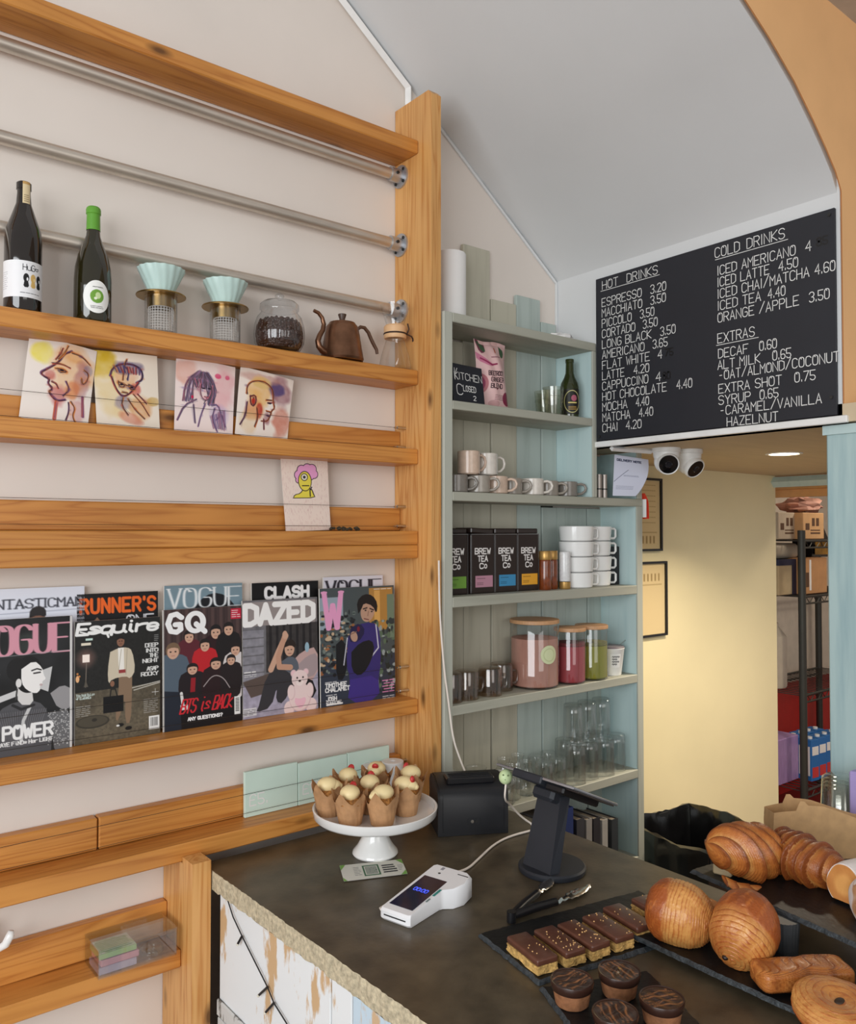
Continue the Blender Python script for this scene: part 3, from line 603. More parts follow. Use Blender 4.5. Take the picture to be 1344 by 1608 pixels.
# pour-over drippers on glass servers
def dripper(x, y, label):
    t = thing('coffee_dripper', label, 'coffee dripper', (x, y, zb), group='pour-over drippers on the bottle shelf')
    rib = lambda a, z: 1+0.028*math.cos(16*a+z*60)*(1 if z > 0.108 else 0)
    MB().lathe([(0.0,0.100),(0.024,0.100),(0.030,0.106),(0.034,0.115),(0.046,0.140),(0.0565,0.163),(0.0575,0.166),(0.0545,0.166),(0.043,0.140),(0.030,0.115),(0,0.108)], 96, rmod=rib).build('ceramic_cone', MW['mint'], t, sharp=80)
    MB().lathe([(0.034,0.0965),(0.060,0.0965),(0.0608,0.0985),(0.060,0.1005),(0.034,0.1005),(0.034,0.0965)], 48).lathe([(0.0315,0.068),(0.0315,0.0965),(0.0335,0.0965),(0.0335,0.068),(0.0315,0.068)], 40).build('brass_collar', MW['brass'], t)
    MB().lathe([(0,0.003),(0.036,0.003),(0.0395,0.006),(0.0395,0.094),(0.0378,0.094),(0.0378,0.007),(0,0.0055)], 48).build('glass_server', MW['glass'], t)
    mb = MB()
    for k in range(26):
        a = 2*PI*k/26; mb.tube([(0.030*math.cos(a),0.030*math.sin(a),0.008),(0.030*math.cos(a),0.030*math.sin(a),0.067)], 0.0009, 5)
    for k in range(10):
        z = 0.008+k*0.0066; mb.tube([(0.030*math.cos(2*PI*i/26),0.030*math.sin(2*PI*i/26),z) for i in range(27)], 0.0009, 5, caps=False)
    mb.build('mesh_strainer', mat('pale_mesh', rgb(225,218,212), 0.5), t)
    return t
d0 = dripper(0.772, 2.030, 'mint ribbed ceramic dripper on a brass collar, beside the green-capped bottle')
dup(d0, (0.945, 2.030, zb), label='mint ribbed ceramic dripper on a brass collar, beside the jar of coffee beans')
# jar of beans
t = thing('storage_jar', 'round ribbed glass jar with a knobbed lid, full of coffee beans', 'jar', (1.103, 2.026, zb))
rib = lambda a, z: 1+0.018*abs(math.sin(18*a))*(1 if 0.012 < z < 0.105 else 0)
MB().lathe([(0,0.004),(0.045,0.002),(0.058,0.008),(0.066,0.025),(0.0692,0.05),(0.067,0.075),(0.060,0.097),(0.050,0.110),(0.048,0.118),(0.051,0.120)], 144, rmod=rib).build('glass_body', glass('jar_glass', (0.95,0.96,0.97), (0.5,0.52,0.53)), t, sharp=80)
MB().lathe([(0.0535,0.118),(0.0535,0.132),(0.045,0.140),(0.02,0.146),(0.010,0.148)], 48).ball((0,0,0.156), (0.013,0.013,0.010)).build('lid', glass('lid_glass', (0.92,0.93,0.94), (0.5,0.5,0.52)), t)
mb = MB(); mb.lathe([(0,0.010),(0.05,0.010),(0.060,0.028),(0.062,0.05),(0.059,0.072),(0.052,0.086),(0,0.088)], 32)
rr = random.Random(5)
for k in range(520):
    z = rr.uniform(0.012, 0.09); a = rr.uniform(0, 2*PI); R = np.interp(z, [0.01,0.028,0.05,0.072,0.086,0.09], [0.05,0.060,0.062,0.059,0.052,0.045])
    if z > 0.086: R = rr.uniform(0, 0.05); z = 0.088
    Mx = Matrix.Translation((R*math.cos(a), R*math.sin(a), z))@Matrix.Rotation(a, 4, 'Z')@Matrix.Rotation(rr.uniform(0, PI), 4, 'X')
    mb.ball((0,0,0), (0.0035,0.0062,0.0042), 8, 5, M=Mx)
tag(mb.build('coffee_beans', mat('roast_beans', rgb(62,36,26), 0.35, var=0.5, scale=150), loc=(1.103, 2.026, zb), weld=False), 'dark roasted coffee beans filling the ribbed glass jar', 'coffee beans', kind='stuff')
# gooseneck kettle
t = thing('kettle', 'aged copper gooseneck kettle with stepped body beside the bean jar', 'kettle', (1.303, 2.018, zb))
MB().lathe([(0,0.002),(0.060,0.002),(0.063,0.008),(0.0585,0.034),(0.0575,0.037),(0.0545,0.058),(0.0535,0.061),(0.051,0.080),(0.050,0.083),(0.0475,0.100),(0.042,0.107),(0.034,0.108)], 56).build('body', MW['copper'], t)
k = MB().lathe([(0.041,0.107),(0.038,0.113),(0.020,0.118),(0,0.119)], 40).build('lid', MW['copper'], t)
MB().lathe([(0,0.117),(0.010,0.117),(0.008,0.124),(0.012,0.136),(0.012,0.139),(0,0.140)], 24).build('knob', mat('knob_brown', rgb(70,48,36), 0.4), k)
MB().tube([(-0.055,0,0.022),(-0.066,0,0.024),(-0.078,0,0.035),(-0.082,0,0.050),(-0.076,0,0.066),(-0.066,0,0.082),(-0.062,0,0.100),(-0.068,0,0.118),(-0.080,0,0.130),(-0.095,0,0.134)], [0.011,0.010,0.009,0.008,0.0075,0.007,0.0065,0.006,0.0055,0.005], 14).build('spout', MW['copper'], t, sharp=70)
MB().tube([(0.048,0,0.090),(0.054,0,0.104),(0.064,0,0.112),(0.078,0,0.112),(0.092,0,0.100),(0.103,0,0.080),(0.112,0,0.066),(0.122,0,0.052),(0.124,0,0.040)], [0.004,0.005,0.0055,0.0055,0.0055,0.0055,0.0055,0.005,0.0045], 12).build('handle', mat('brown_handle', rgb(96,64,44), 0.4), t, sharp=70)
# hourglass brewer
t = thing('glass_coffee_maker', 'hourglass glass coffee maker with a wooden collar, against the rack post', 'coffee maker', (1.497, 2.022, zb))
MB().lathe([(0,0.002),(0.044,0.002),(0.050,0.008),(0.044,0.040),(0.030,0.085),(0.0225,0.110),(0.0225,0.125),(0.032,0.155),(0.043,0.192),(0.045,0.200)], 48).build('glass_body', MW['glass'], t)
c = MB().lathe([(0.0245,0.096),(0.0325,0.096),(0.0345,0.100),(0.0345,0.107)], 40).lathe([(0.0345,0.114),(0.0345,0.132),(0.030,0.137),(0.0255,0.137)], 40).lathe([(0.0345,0.107),(0.0335,0.1105),(0.0345,0.114)], 40).build('wooden_collar', mat('collar_wood', rgb(222,178,132), 0.5), t)
MB().lathe([(0.0348,0.108),(0.0362,0.1105),(0.0348,0.113)], 32).tube([(0.028,-0.022,0.111),(0.048,-0.02,0.107),(0.058,-0.016,0.098)], 0.0022, 8).tube([(0.028,-0.022,0.111),(0.030,-0.03,0.125),(0.022,-0.034,0.140)], 0.0022, 8).ball((0.060,-0.016,0.097), 0.006).build('leather_tie', mat('leather', rgb(58,40,32), 0.6), c)

# ------------------------------------------------------------------ watercolour portraits on the card shelf
INKD = (58,38,48)
def sketcher(p, seed, tints):
    r = random.Random(seed)
    def L(pts, wd, c, a=0.8, smooth=0):
        j = lambda k: [(x+r.uniform(-k,k), y+r.uniform(-k,k)) for x, y in pts]
        p.line(j(.014), wd*2.0, r.choice(tints), .40, smooth=smooth); p.line(pts, wd*.75, c, a*.9, smooth=smooth); p.line(j(.018), wd*.45, c, a*.75, smooth=smooth); p.line(j(.028), wd*.4, c, a*.6, smooth=smooth); p.line(j(.035), wd*.35, r.choice(tints), a*.7, smooth=smooth)
        for q in pts[1:-1]:
            if r.random() < .9: p.ell(q[0]+r.uniform(-.02,.02), q[1]+r.uniform(-.02,.02), r.uniform(.01,.035), r.uniform(.008,.025), r.choice(tints), .4, soft=4)
    return L
def P1():
    p = Paint(160, 1.30, (242,234,226)); W_ = p.wash
    W_(.2,.22,.2,.2,(238,226,90),.75,0,3); W_(.66,.42,.36,.42,(232,178,120),.65,0,4); W_(.66,.2,.22,.14,(226,160,90),.6,0,5); W_(.5,.85,.2,.22,(196,110,110),.7,0,6)
    W_(.82,.55,.14,.3,(160,90,100),.5,0,7); W_(.35,.55,.12,.12,(190,90,80),.6,0,8); W_(.7,.7,.12,.2,(214,120,70),.6,0,9); W_(.9,.35,.08,.1,(110,110,150),.5,0,10); W_(.8,1.05,.14,.2,(190,120,120),.5,0,11); W_(.5,.45,.07,.05,(60,50,70),.7,0,12)
    L = sketcher(p, 7, ((190,90,70),(110,70,110),(214,130,60)))
    L([(.62,.12),(.5,.2),(.45,.34),(.3,.48),(.22,.55),(.26,.6),(.36,.62),(.34,.7),(.42,.76),(.36,.82),(.42,.9),(.5,.94),(.62,.9)],.010,INKD,.85,smooth=2)
    for q in ([(.36,.36),(.5,.34),(.62,.38)],[(.42,.44),(.52,.42),(.6,.46),(.5,.48)],[(.44,.28),(.52,.16),(.56,.05)],[(.4,.3),(.46,.2),(.48,.1)],[(.84,.36),(.92,.4),(.9,.54),(.84,.6),(.82,.5)],[(.6,.6),(.66,.72),(.58,.84)],[(.7,.9),(.78,1.0),(.74,1.12),(.82,1.25)],[(.66,.92),(.7,1.05),(.66,1.2)],[(.38,.66),(.46,.68),(.5,.74)],[(.62,.14),(.78,.16),(.92,.26)]): L(q,.008,INKD,.8,smooth=2)
    p.ell(.51,.445,.03,.016,(40,26,34),.9); L([(.5,.95),(.5,1.22)],.016,(186,110,110),.7); L([(.86,.8),(.9,1.1)],.012,(170,90,100),.6)
    return p
def P2():
    p = Paint(160, 1.30, (240,230,214)); W_ = p.wash
    W_(.1,.2,.24,.3,(206,172,40),.8,0,13); W_(.3,.7,.35,.45,(226,196,120),.45,0,14); W_(.5,.4,.2,.24,(226,166,120),.6,0,15); W_(.55,.25,.26,.13,(96,84,120),.7,0,16); W_(.42,.85,.14,.14,(110,100,150),.5,0,17); W_(.62,.62,.1,.1,(196,70,60),.6,0,18); W_(.7,.9,.22,.24,(214,150,90),.6,0.6,19); W_(.55,1.12,.25,.1,(200,96,70),.5,0.4,20); W_(.9,.8,.1,.08,(200,160,80),.6,0,21)
    L = sketcher(p, 14, ((196,120,60),(90,80,130),(180,70,60)))
    L([(.25,.4),(.27,.28),(.4,.2),(.58,.18),(.74,.26),(.76,.42),(.66,.5)],.011,INKD,.8,smooth=2); L([(.26,.42),(.32,.6),(.4,.74),(.5,.72),(.6,.6),(.68,.5)],.010,INKD,.8,smooth=2)
    for q in ([(.36,.5),(.44,.52),(.46,.58),(.38,.58),(.36,.5)],[(.52,.54),(.62,.56),(.62,.62),(.53,.61),(.52,.54)],[(.46,.54),(.52,.56)],[(.44,.46),(.47,.2),(.5,.12)],[(.5,.46),(.54,.3),(.46,.22)],[(.42,.66),(.5,.68)],[(.6,.7),(.72,.85),(.84,1.05)],[(.66,.68),(.8,.84)],[(.5,.78),(.6,.95),(.76,1.1)],[(.42,.76),(.4,.9),(.5,1.05)]): L(q,.008,(50,40,60),.85,smooth=1)
    p.ell(.41,.54,.03,.02,(40,30,44),.7); p.ell(.57,.58,.03,.02,(40,30,44),.7)
    for k in range(9): L([(.3+.05*k,.24),(.34+.045*k,.34)],.008,(60,52,80),.6)
    return p
def P3():
    p = Paint(160, 1.30, (244,228,224)); W_ = p.wash
    W_(.18,.25,.22,.25,(222,160,140),.55,0,23); W_(.8,.45,.26,.5,(232,170,176),.6,0,24); W_(.7,.22,.06,.05,(220,60,110),.8,0,25); W_(.86,.22,.05,.05,(210,50,100),.7,0,26); W_(.4,.55,.2,.3,(226,196,196),.5,0,27); W_(.75,.9,.2,.2,(190,170,210),.5,0,28)
    r = random.Random(4); L = sketcher(p, 21, ((120,100,120),(206,120,140),(150,130,170)))
    for k in range(34):
        a = -1.3+2.6*k/33; x = .42+.22*math.sin(a); L([(.44+.06*a,.2),(x,.34),(.42+.27*math.sin(a)+r.uniform(-.03,.03),.52),(.4+.25*math.sin(a)+r.uniform(-.05,.05),.75 if abs(a) > .5 else .34)],.006,(54,50,62),.75,smooth=1)
    L([(.42,.42),(.4,.56),(.46,.68),(.54,.68),(.6,.56),(.6,.42)],.007,(60,50,60),.8,smooth=2); p.ell(.46,.48,.03,.012,(40,34,44)); p.ell(.56,.47,.03,.012,(40,34,44)); L([(.52,.5),(.53,.57)],.006,INKD); L([(.48,.62),(.56,.62)],.008,(120,60,70))
    for q in ([(.35,.7),(.15,.82),(.05,1.1)],[(.3,.8),(.34,1.1)],[(.5,.74),(.44,.95),(.4,1.15)],[(.6,.75),(.72,.72),(.78,.9),(.7,1.0)],[(.66,.8),(.62,.98),(.72,1.2)],[(.8,.9),(.86,1.1)]): L(q,.009,(80,66,96),.8,smooth=1)
    for k in range(16): L([(.6+.016*k,.95-.01*k),(.66+.014*k,1.15)],.004,(90,70,110),.7)
    p.ell(.28,.66,.02,.03,(200,40,80),.8); return p
def P4():
    p = Paint(160, 1.30, (242,232,222)); W_ = p.wash
    W_(.78,.35,.28,.35,(150,100,110),.8,0,33); W_(.68,.28,.16,.14,(84,70,120),.8,0,34); W_(.85,.9,.2,.35,(206,130,110),.75,0,35); W_(.35,.14,.4,.1,(190,140,130),.6,0,36); W_(.4,.42,.26,.3,(232,182,110),.8,0,37); W_(.42,.22,.22,.12,(222,190,120),.7,0,38); W_(.3,.8,.2,.25,(214,140,80),.7,0,39); W_(.4,.75,.08,.18,(176,50,40),.8,0,40); W_(.2,1.05,.2,.2,(226,196,150),.5,0,41); W_(.56,.85,.08,.15,(140,80,90),.7,0,42)
    L = sketcher(p, 28, ((190,100,50),(150,60,60),(110,70,100)))
    L([(.16,.5),(.14,.34),(.24,.22),(.44,.18),(.6,.26),(.64,.42),(.66,.54),(.7,.64),(.64,.68),(.63,.78),(.58,.92),(.46,.95)],.009,INKD,.85,smooth=2)
    for q in ([(.22,.52),(.3,.48),(.34,.58),(.3,.7),(.24,.68),(.22,.52)],[(.27,.54),(.3,.6),(.28,.66)],[(.52,.52),(.62,.5)],[(.54,.57),(.62,.56)],[(.54,.74),(.62,.74)],[(.56,.82),(.6,.82)],[(.18,.64),(.16,.9),(.08,1.1)],[(.36,.72),(.4,.9),(.34,1.08)],[(.5,.9),(.52,1.1)]): L(q,.009,INKD,.85,smooth=1)
    p.ell(.58,.57,.035,.018,(40,30,40),.8); p.ell(.28,.6,.03,.06,(180,50,40),.7); return p
def card(fn, px, base, curl, tw, yb, label, group, w=None, roll=0.0, h=0.197, name='art_card', cat='art print'):
    a = at(px[0], 660, 1, yb); b = at(px[1], 660, 1, yb); w = (b.x-a.x) if w is None else w
    t = thing(name, label, cat, ((a.x+b.x)/2, yb, base), (0, roll, 0), group); p = fn()
    P = sheet(w, h, p.img, curl, tw, 0.06)
    grid_obj('painted_face', P, p.img, MW['printmatt'], t)
    Q = P.copy(); Q[..., 1] += 0.0006; grid_obj('paper_back', Q, np.ones_like(p.img)*0.92, MW['printmatt'], t, flip=True)
    return t
zc = Zsh['card']+0.001
card(P1, (29,138), zc, 0.03, 0.10, 2.052, 'watercolour of a wrinkled face in profile on a yellow-washed card, leftmost on card shelf', 'watercolour portraits', roll=0.125, h=0.198)
card(P2, (152,252), zc, 0.02, 0.22, 2.053, 'watercolour of a man in glasses looking down, ochre wash in its corner', 'watercolour portraits', roll=-0.03, h=0.192)
card(P3, (273,366), zc, 0.02, 0.18, 2.053, 'pen and pink wash drawing of a long-haired sitter with hands clasped', 'watercolour portraits', roll=0.06, h=0.198)
card(P4, (368,452), zc, 0.03, 0.30, 2.052, 'watercolour of a bald head in profile on a mauve wash, rightmost on card shelf', 'watercolour portraits', roll=0.135, h=0.19)
def P5():
    p = Paint(150, 1.42, (238,220,208)); r = random.Random(8)
    for k in range(420):
        x, y = r.uniform(0,1), r.uniform(0,1.42); p.line([(x,y),(x+r.uniform(-.01,.01),y+r.uniform(.02,.06))],.003,(206,168,164),.55)
    D = (40,34,40); PK = (232,164,208); YL = (232,216,84)
    for cx, cy, q in ((.36,.32,.09),(.42,.22,.09),(.54,.19,.09),(.64,.2,.09),(.68,.3,.08),(.6,.33,.08),(.34,.42,.05)): p.ell(cx,cy,q+.014,q+.014,D)
    for cx, cy, q in ((.36,.32,.09),(.42,.22,.09),(.54,.19,.09),(.64,.2,.09),(.68,.3,.08),(.6,.33,.08),(.34,.42,.05)): p.ell(cx,cy,q,q,PK)
    p.poly([(.2,.78),(.24,.7),(.36,.68),(.44,.58),(.62,.58),(.66,.68),(.7,.78)],D,smooth=1); p.poly([(.22,.765),(.26,.71),(.37,.69),(.45,.6),(.61,.6),(.64,.69),(.68,.765)],YL,smooth=1)
    p.ell(.48,.44,.145,.2,D); p.ell(.48,.44,.13,.185,YL); p.ell(.47,.36,.075,.075,D); p.ell(.47,.36,.06,.06,(236,230,210)); p.ell(.47,.36,.03,.03,(60,60,70))
    p.line([(.42,.53),(.56,.53)],.01,D); p.line([(.58,.74),(.58,.62),(.62,.56)],.012,D); return p
card(P5, (449,521), Zsh['double']+0.001, 0.015, 0.25, 2.050, 'print of a one-eyed yellow figure with pink hair, alone on the double rail', None, h=0.205, roll=-0.035)
mb = MB(); rr = random.Random(2)
for k in range(26): mb.ball((rr.uniform(-0.05,0.05), rr.uniform(-0.006,0.006), 0.004+rr.uniform(0,0.006)), (0.006,0.004,0.004), 8, 5)
a = at(538, 830, 1, 2.03); tag(mb.build('dried_sprig', mat('dried_sprig', rgb(66,56,40), 0.8, var=0.4), loc=(a.x, 2.02, Zsh['double']), weld=False), 'small dark dried sprig lying on the double rail beside the print', 'dried sprig')
# ------------------------------------------------------------------ magazines
def mag(x0, x1, ytop, paint, yb, label, lean=0.03, th=0.005, xm=None):
    a = at(x0, 1100, 1, yb); b = at(x1, 1100, 1, yb); w = b.x-a.x; zt = at((x0+x1)/2 if xm is None else xm, ytop, 1, yb).z; h = zt-Zsh['mag']-0.0005
    t = thing('magazine', label, 'magazine', ((a.x+b.x)/2, yb, Zsh['mag']+0.0005), (-lean, 0, 0), 'magazines on the rack')
    p = paint(h/w); P = sheet(w, h, p.img)
    grid_obj('front_cover', P, p.img, MW['print'], t)
    MB().box(-w/2, w/2, 0.0006, th, 0, h).build('pages', MW['pages'], t)
    return t
SK, SK2, HAIR = (206,164,140), (170,128,106), (34,28,28)
VOG = {'V':'06 20 46|~15 20', 'O':'O'}
def vogue(p, x0, x1, base, h, c, txt='VOGUE', thick=0.011, nib=2.6):
    p.text(txt, x0+0.02, x1-0.02, base, h, thick*0.72, c, nib=nib, sp=0.26, serif=0.024)
def person(p, cx, top, hgt, coat, legs=None, skin=SK, hair=HAIR, wide=1.0, head=0.13):
    """a small standing or seated figure in print, hgt from crown to hem"""
    u = hgt; hw = head*u*0.5*wide
    p.poly([(cx-hw*1.1,top+u*.16),(cx+hw*1.1,top+u*.16),(cx+hw*2.5,top+u*.24),(cx+hw*2.7,top+u*.6),(cx+hw*1.9,top+u),(cx-hw*1.9,top+u),(cx-hw*2.7,top+u*.6),(cx-hw*2.5,top+u*.24)], coat, smooth=1)
    p.rect(cx-hw*.5, top+u*.11, cx+hw*.5, top+u*.19, skin); p.ell(cx, top+head*u*.55, hw*1.12, head*u*.62, hair); p.ell(cx, top+head*u*.68, hw*.9, head*u*.56, skin)
    p.poly([(cx-hw,top+head*u*.45),(cx-hw*.8,top),(cx+hw*.8,top),(cx+hw,top+head*u*.45),(cx,top+head*u*.3)], hair, smooth=1)
    for s in (-1, 1): p.ell(cx+s*hw*.38, top+head*u*.66, hw*.16, head*u*.06, (40,30,30), .8)
    p.line([(cx-hw*.25, top+head*u*.98),(cx+hw*.25, top+head*u*.98)], .003, (150,80,76), .8)
def m_fantastic(asp):
    p = Paint(140, asp, (226,230,242)); p.text('FANTASTICMAN', 0.03, 0.985, 0.19, 0.085, 0.0040, (40,42,52), nib=1.8, sp=0.28, serif=0.016); p.line([(0,0.24),(1,0.222)], .003, (150,154,170))
    p.poly([(.34,.62),(.42,.45),(.52,.38),(.6,.38),(.72,.45),(.8,.62)],(34,36,42),smooth=1); p.poly([(.52,.38),(.56,.5),(.62,.38)],(220,220,226)); p.ell(.565,.32,.075,.095,(150,108,90)); p.poly([(.49,.29),(.5,.2),(.57,.17),(.64,.2),(.645,.29),(.57,.26)],(40,36,38),smooth=1); p.ell(.54,.31,.012,.008,(40,30,30)); p.ell(.59,.31,.012,.008,(40,30,30)); return p
def m_pink(asp):
    p = Paint(240, asp, (30,31,33)); p.grain(.8, 6, 5); p.wash(.55,.25,.2,.15,(70,80,74),.6,0,2)
    vogue(p, 0.06, 0.985, 0.37, 0.30, (214,150,166), thick=0.012, nib=3.4); p.line([(0,.385),(.98,.365)], .004, (150,150,154), .6)
    p.poly([(.2,.58),(.3,.55),(.24,.7),(.16,.78)],(214,214,216)); p.line([(.12,.86),(.46,.76)], .03, (206,206,206)); p.poly([(.7,.55),(.8,.52),(.76,.78),(.68,.74)],(200,200,200))
    p.poly([(.30,1.55),(.22,1.1),(.28,.92),(.45,.84),(.66,.86),(.76,.98),(.8,1.2),(.78,1.55)],(82,82,86),smooth=1)
    for k in range(22):
        p.line([(.26+.023*k,.95),(.36+.012*k,1.3)], .003, (150,146,150), .5); p.line([(.72-.02*k,.93),(.62-.015*k,1.3)], .003, (60,60,64), .5)
    p.poly([(.78,.80),(.9,.72),(1.0,.78),(1.0,.98),(.86,.98)],(150,148,150),smooth=1); p.poly([(.76,1.0),(1,.98),(1,1.4),(.84,1.5)],(104,104,106),smooth=1)
    r = random.Random(3)
    for k in range(160): p.ell(r.uniform(.76,.98), r.uniform(.98,1.35), .006,.006,(206,206,206),.6)
    p.poly([(.46,.7),(.6,.72),(.62,.9),(.47,.88)],(216,214,212),smooth=1); p.ell(.57,.58,.135,.19,(20,20,22)); p.ell(.46,.52,.1,.12,(24,24,26))
    p.poly([(.5,.52),(.62,.44),(.7,.52),(.715,.6),(.74,.645),(.70,.665),(.705,.70),(.68,.715),(.685,.75),(.64,.79),(.55,.74),(.5,.66)],(240,238,236),smooth=1)
    p.line([(.6,.545),(.65,.53),(.69,.545)], .007, (40,38,40)); p.line([(.62,.575),(.68,.57)], .008, (60,56,58)); p.ell(.475,.66,.028,.045,(224,222,220)); p.ell(.69,.70,.016,.012,(190,170,170)); p.line([(.46,.72),(.45,.82)], .008, (60,60,60))
    p.line([(.58,.92),(.52,1.05),(.5,1.25)], .016, (200,200,200)); p.line([(.42,.88),(.5,.93),(.62,.9)], .014, (40,40,42))
    p.text('ER POWER', 0.08, 0.80, asp-0.17, 0.125, 0.0145, (238,238,238), sp=0.28, rise=0.0); p.text('RAYE finds her LIGHT', 0.28, 0.8, asp-0.105, 0.036, 0.004, (230,230,230), nib=1.4, sp=0.25)
    p.rect(.975, 0, 1, asp, (214,212,210)); return p
def m_runner(asp):
    p = Paint(160, asp, (16,15,18)); p.text("RUNNER'S", 0.045, 0.96, 0.235, 0.165, 0.0185, (240,104,34), sp=0.48); p.text('ONE', 0.60, 0.94, 0.42, 0.13, 0.009, (226,226,230), sp=0.22)
    p.poly([(.08,.48),(.24,.29),(.4,.48)],(150,112,86)); p.poly([(.16,.4),(.24,.36),(.44,.46),(.3,.5)],(70,130,180)); p.poly([(.4,.48),(.45,.36),(.52,.48)],(170,120,90)); return p
def m_esquire(asp):
    p = Paint(230, asp, (33,33,32)); H = asp
    p.poly([(0,.82),(1,.80),(1,H),(0,H)],(88,80,66)); p.wash(.5,1.2,.6,.3,(112,102,84),.6,0,3); p.grain(.35, 60, 4)
    for q in ([(.68,.86),(1,.80)],[(.66,.83),(1,.785)]): p.line(q,.006,(190,186,176))
    p.ell(.2,1.17,.19,.075,(58,54,46)); p.ell(.2,1.165,.17,.062,(78,72,60)); p.ell(.22,1.15,.03,.02,(50,46,40))
    p.ell(.125,.43,.11,.11,(150,110,100),.4,soft=14); p.rect(.085,.385,.165,.475,(255,240,230)); p.line([(.13,.48),(.12,.76)],.005,(120,110,100)); p.poly([(.1,.76),(.12,.68),(.15,.76)],(90,84,74)); p.rect(.07,.25,.18,.28,(230,220,200)); p.rect(.12,.2,.2,.225,(200,226,216)); p.ell(.03,.66,.02,.04,(236,180,130))
    for x, y in ((.03,.6),(.05,.63)): p.ell(x,y,.012,.012,(200,130,70))
    wh = (242,242,240)
    p.text('Esquire', 0.02, 0.965, 0.155, 0.125, 0.016, wh, nib=1.25, sp=0.12, slant=0.18, rise=-0.0)
    p.line([(.06,.12),(.2,.165),(.3,.135),(.5,.15)],.008,wh,smooth=2); p.line([(.36,.15),(.38,.2)],.013,wh)
    # the standing figure: cream jacket, brown trousers, black bag
    p.poly([(.50,.62),(.66,.62),(.655,.95),(.64,1.24),(.575,1.24),(.575,.9),(.5,1.2),(.455,1.18),(.5,.85)],(136,112,90),smooth=1)
    p.poly([(.4,.38),(.5,.34),(.6,.34),(.66,.38),(.7,.62),(.64,.72),(.58,.68),(.42,.7),(.38,.76),(.37,.6)],(206,194,172),smooth=1); p.poly([(.49,.34),(.56,.34),(.565,.62),(.5,.6)],(240,236,228)); p.rect(.5,.6,.58,.64,(150,60,60))
    p.line([(.53,.36),(.5,.6)],.003,(160,150,130)); p.line([(.6,.36),(.585,.66)],.003,(160,150,130))
    p.ell(.523,.265,.045,.062,(138,98,78)); p.poly([(.475,.25),(.49,.195),(.55,.195),(.572,.25),(.52,.225)],(28,24,24),smooth=1); p.ell(.508,.262,.007,.005,(30,20,20)); p.ell(.538,.262,.007,.005,(30,20,20)); p.line([(.51,.295),(.535,.295)],.003,(90,50,46))
    p.ell(.425,.755,.025,.035,(138,98,78)); p.rect(.32,.9,.555,1.09,(18,18,20)); p.line([(.4,.9),(.41,.82),(.46,.82),(.48,.9)],.006,(20,20,22)); p.ell(.52,1.25,.04,.02,(24,22,22)); p.ell(.615,1.30,.04,.022,(24,22,22)); p.ell(.49,1.255,.02,.012,(230,230,226))
    for i, (t_, x0) in enumerate((('DEEP',.82),('INTO',.83),('THE',.87),('NIGHT',.79),('ASAP',.84),('ROCKY',.77))): p.text(t_, x0, .975, .36+.062*i+(.035 if i > 3 else 0), .044, .0042, (224,224,222), nib=1.9, sp=.12)
    p.lines_of_text(.93,.98,.22,4,.022,.003,(200,200,200)); p.text('The New Rules', .015, .22, .865, .028, .0025, (206,224,220)); p.text('of Elegance', .015, .18, .897, .026, .0025, (206,224,220)); p.lines_of_text(.015,.17,.98,6,.022,.0028,(200,200,196)); p.lines_of_text(.8,.97,.99,8,.022,.0028,(206,206,204))
    p.line([(.94,.87),(.94,.95)],.002,wh); p.line([(.9,.91),(.98,.91)],.002,wh)
    p.rect(.86,H-.22,.99,H-.06,(236,236,234)); r = random.Random(1); x = .88
    while x < .97: e = r.choice((.004,.007)); p.rect(x,H-.2,x+e,H-.1,(20,20,20)); x += e+.008
    return p
def m_vogueblue(asp):
    p = Paint(150, asp, (122,146,158)); p.poly([(.3,.42),(.42,.2),(.6,.1),(.78,.14),(.92,.3),(.96,.6),(.2,.6)],(24,26,32),smooth=1); vogue(p, .03, .99, .275, .235, (236,240,242), thick=.0075, nib=3.0); p.ell(.6,.5,.12,.16,(196,160,140)); return p
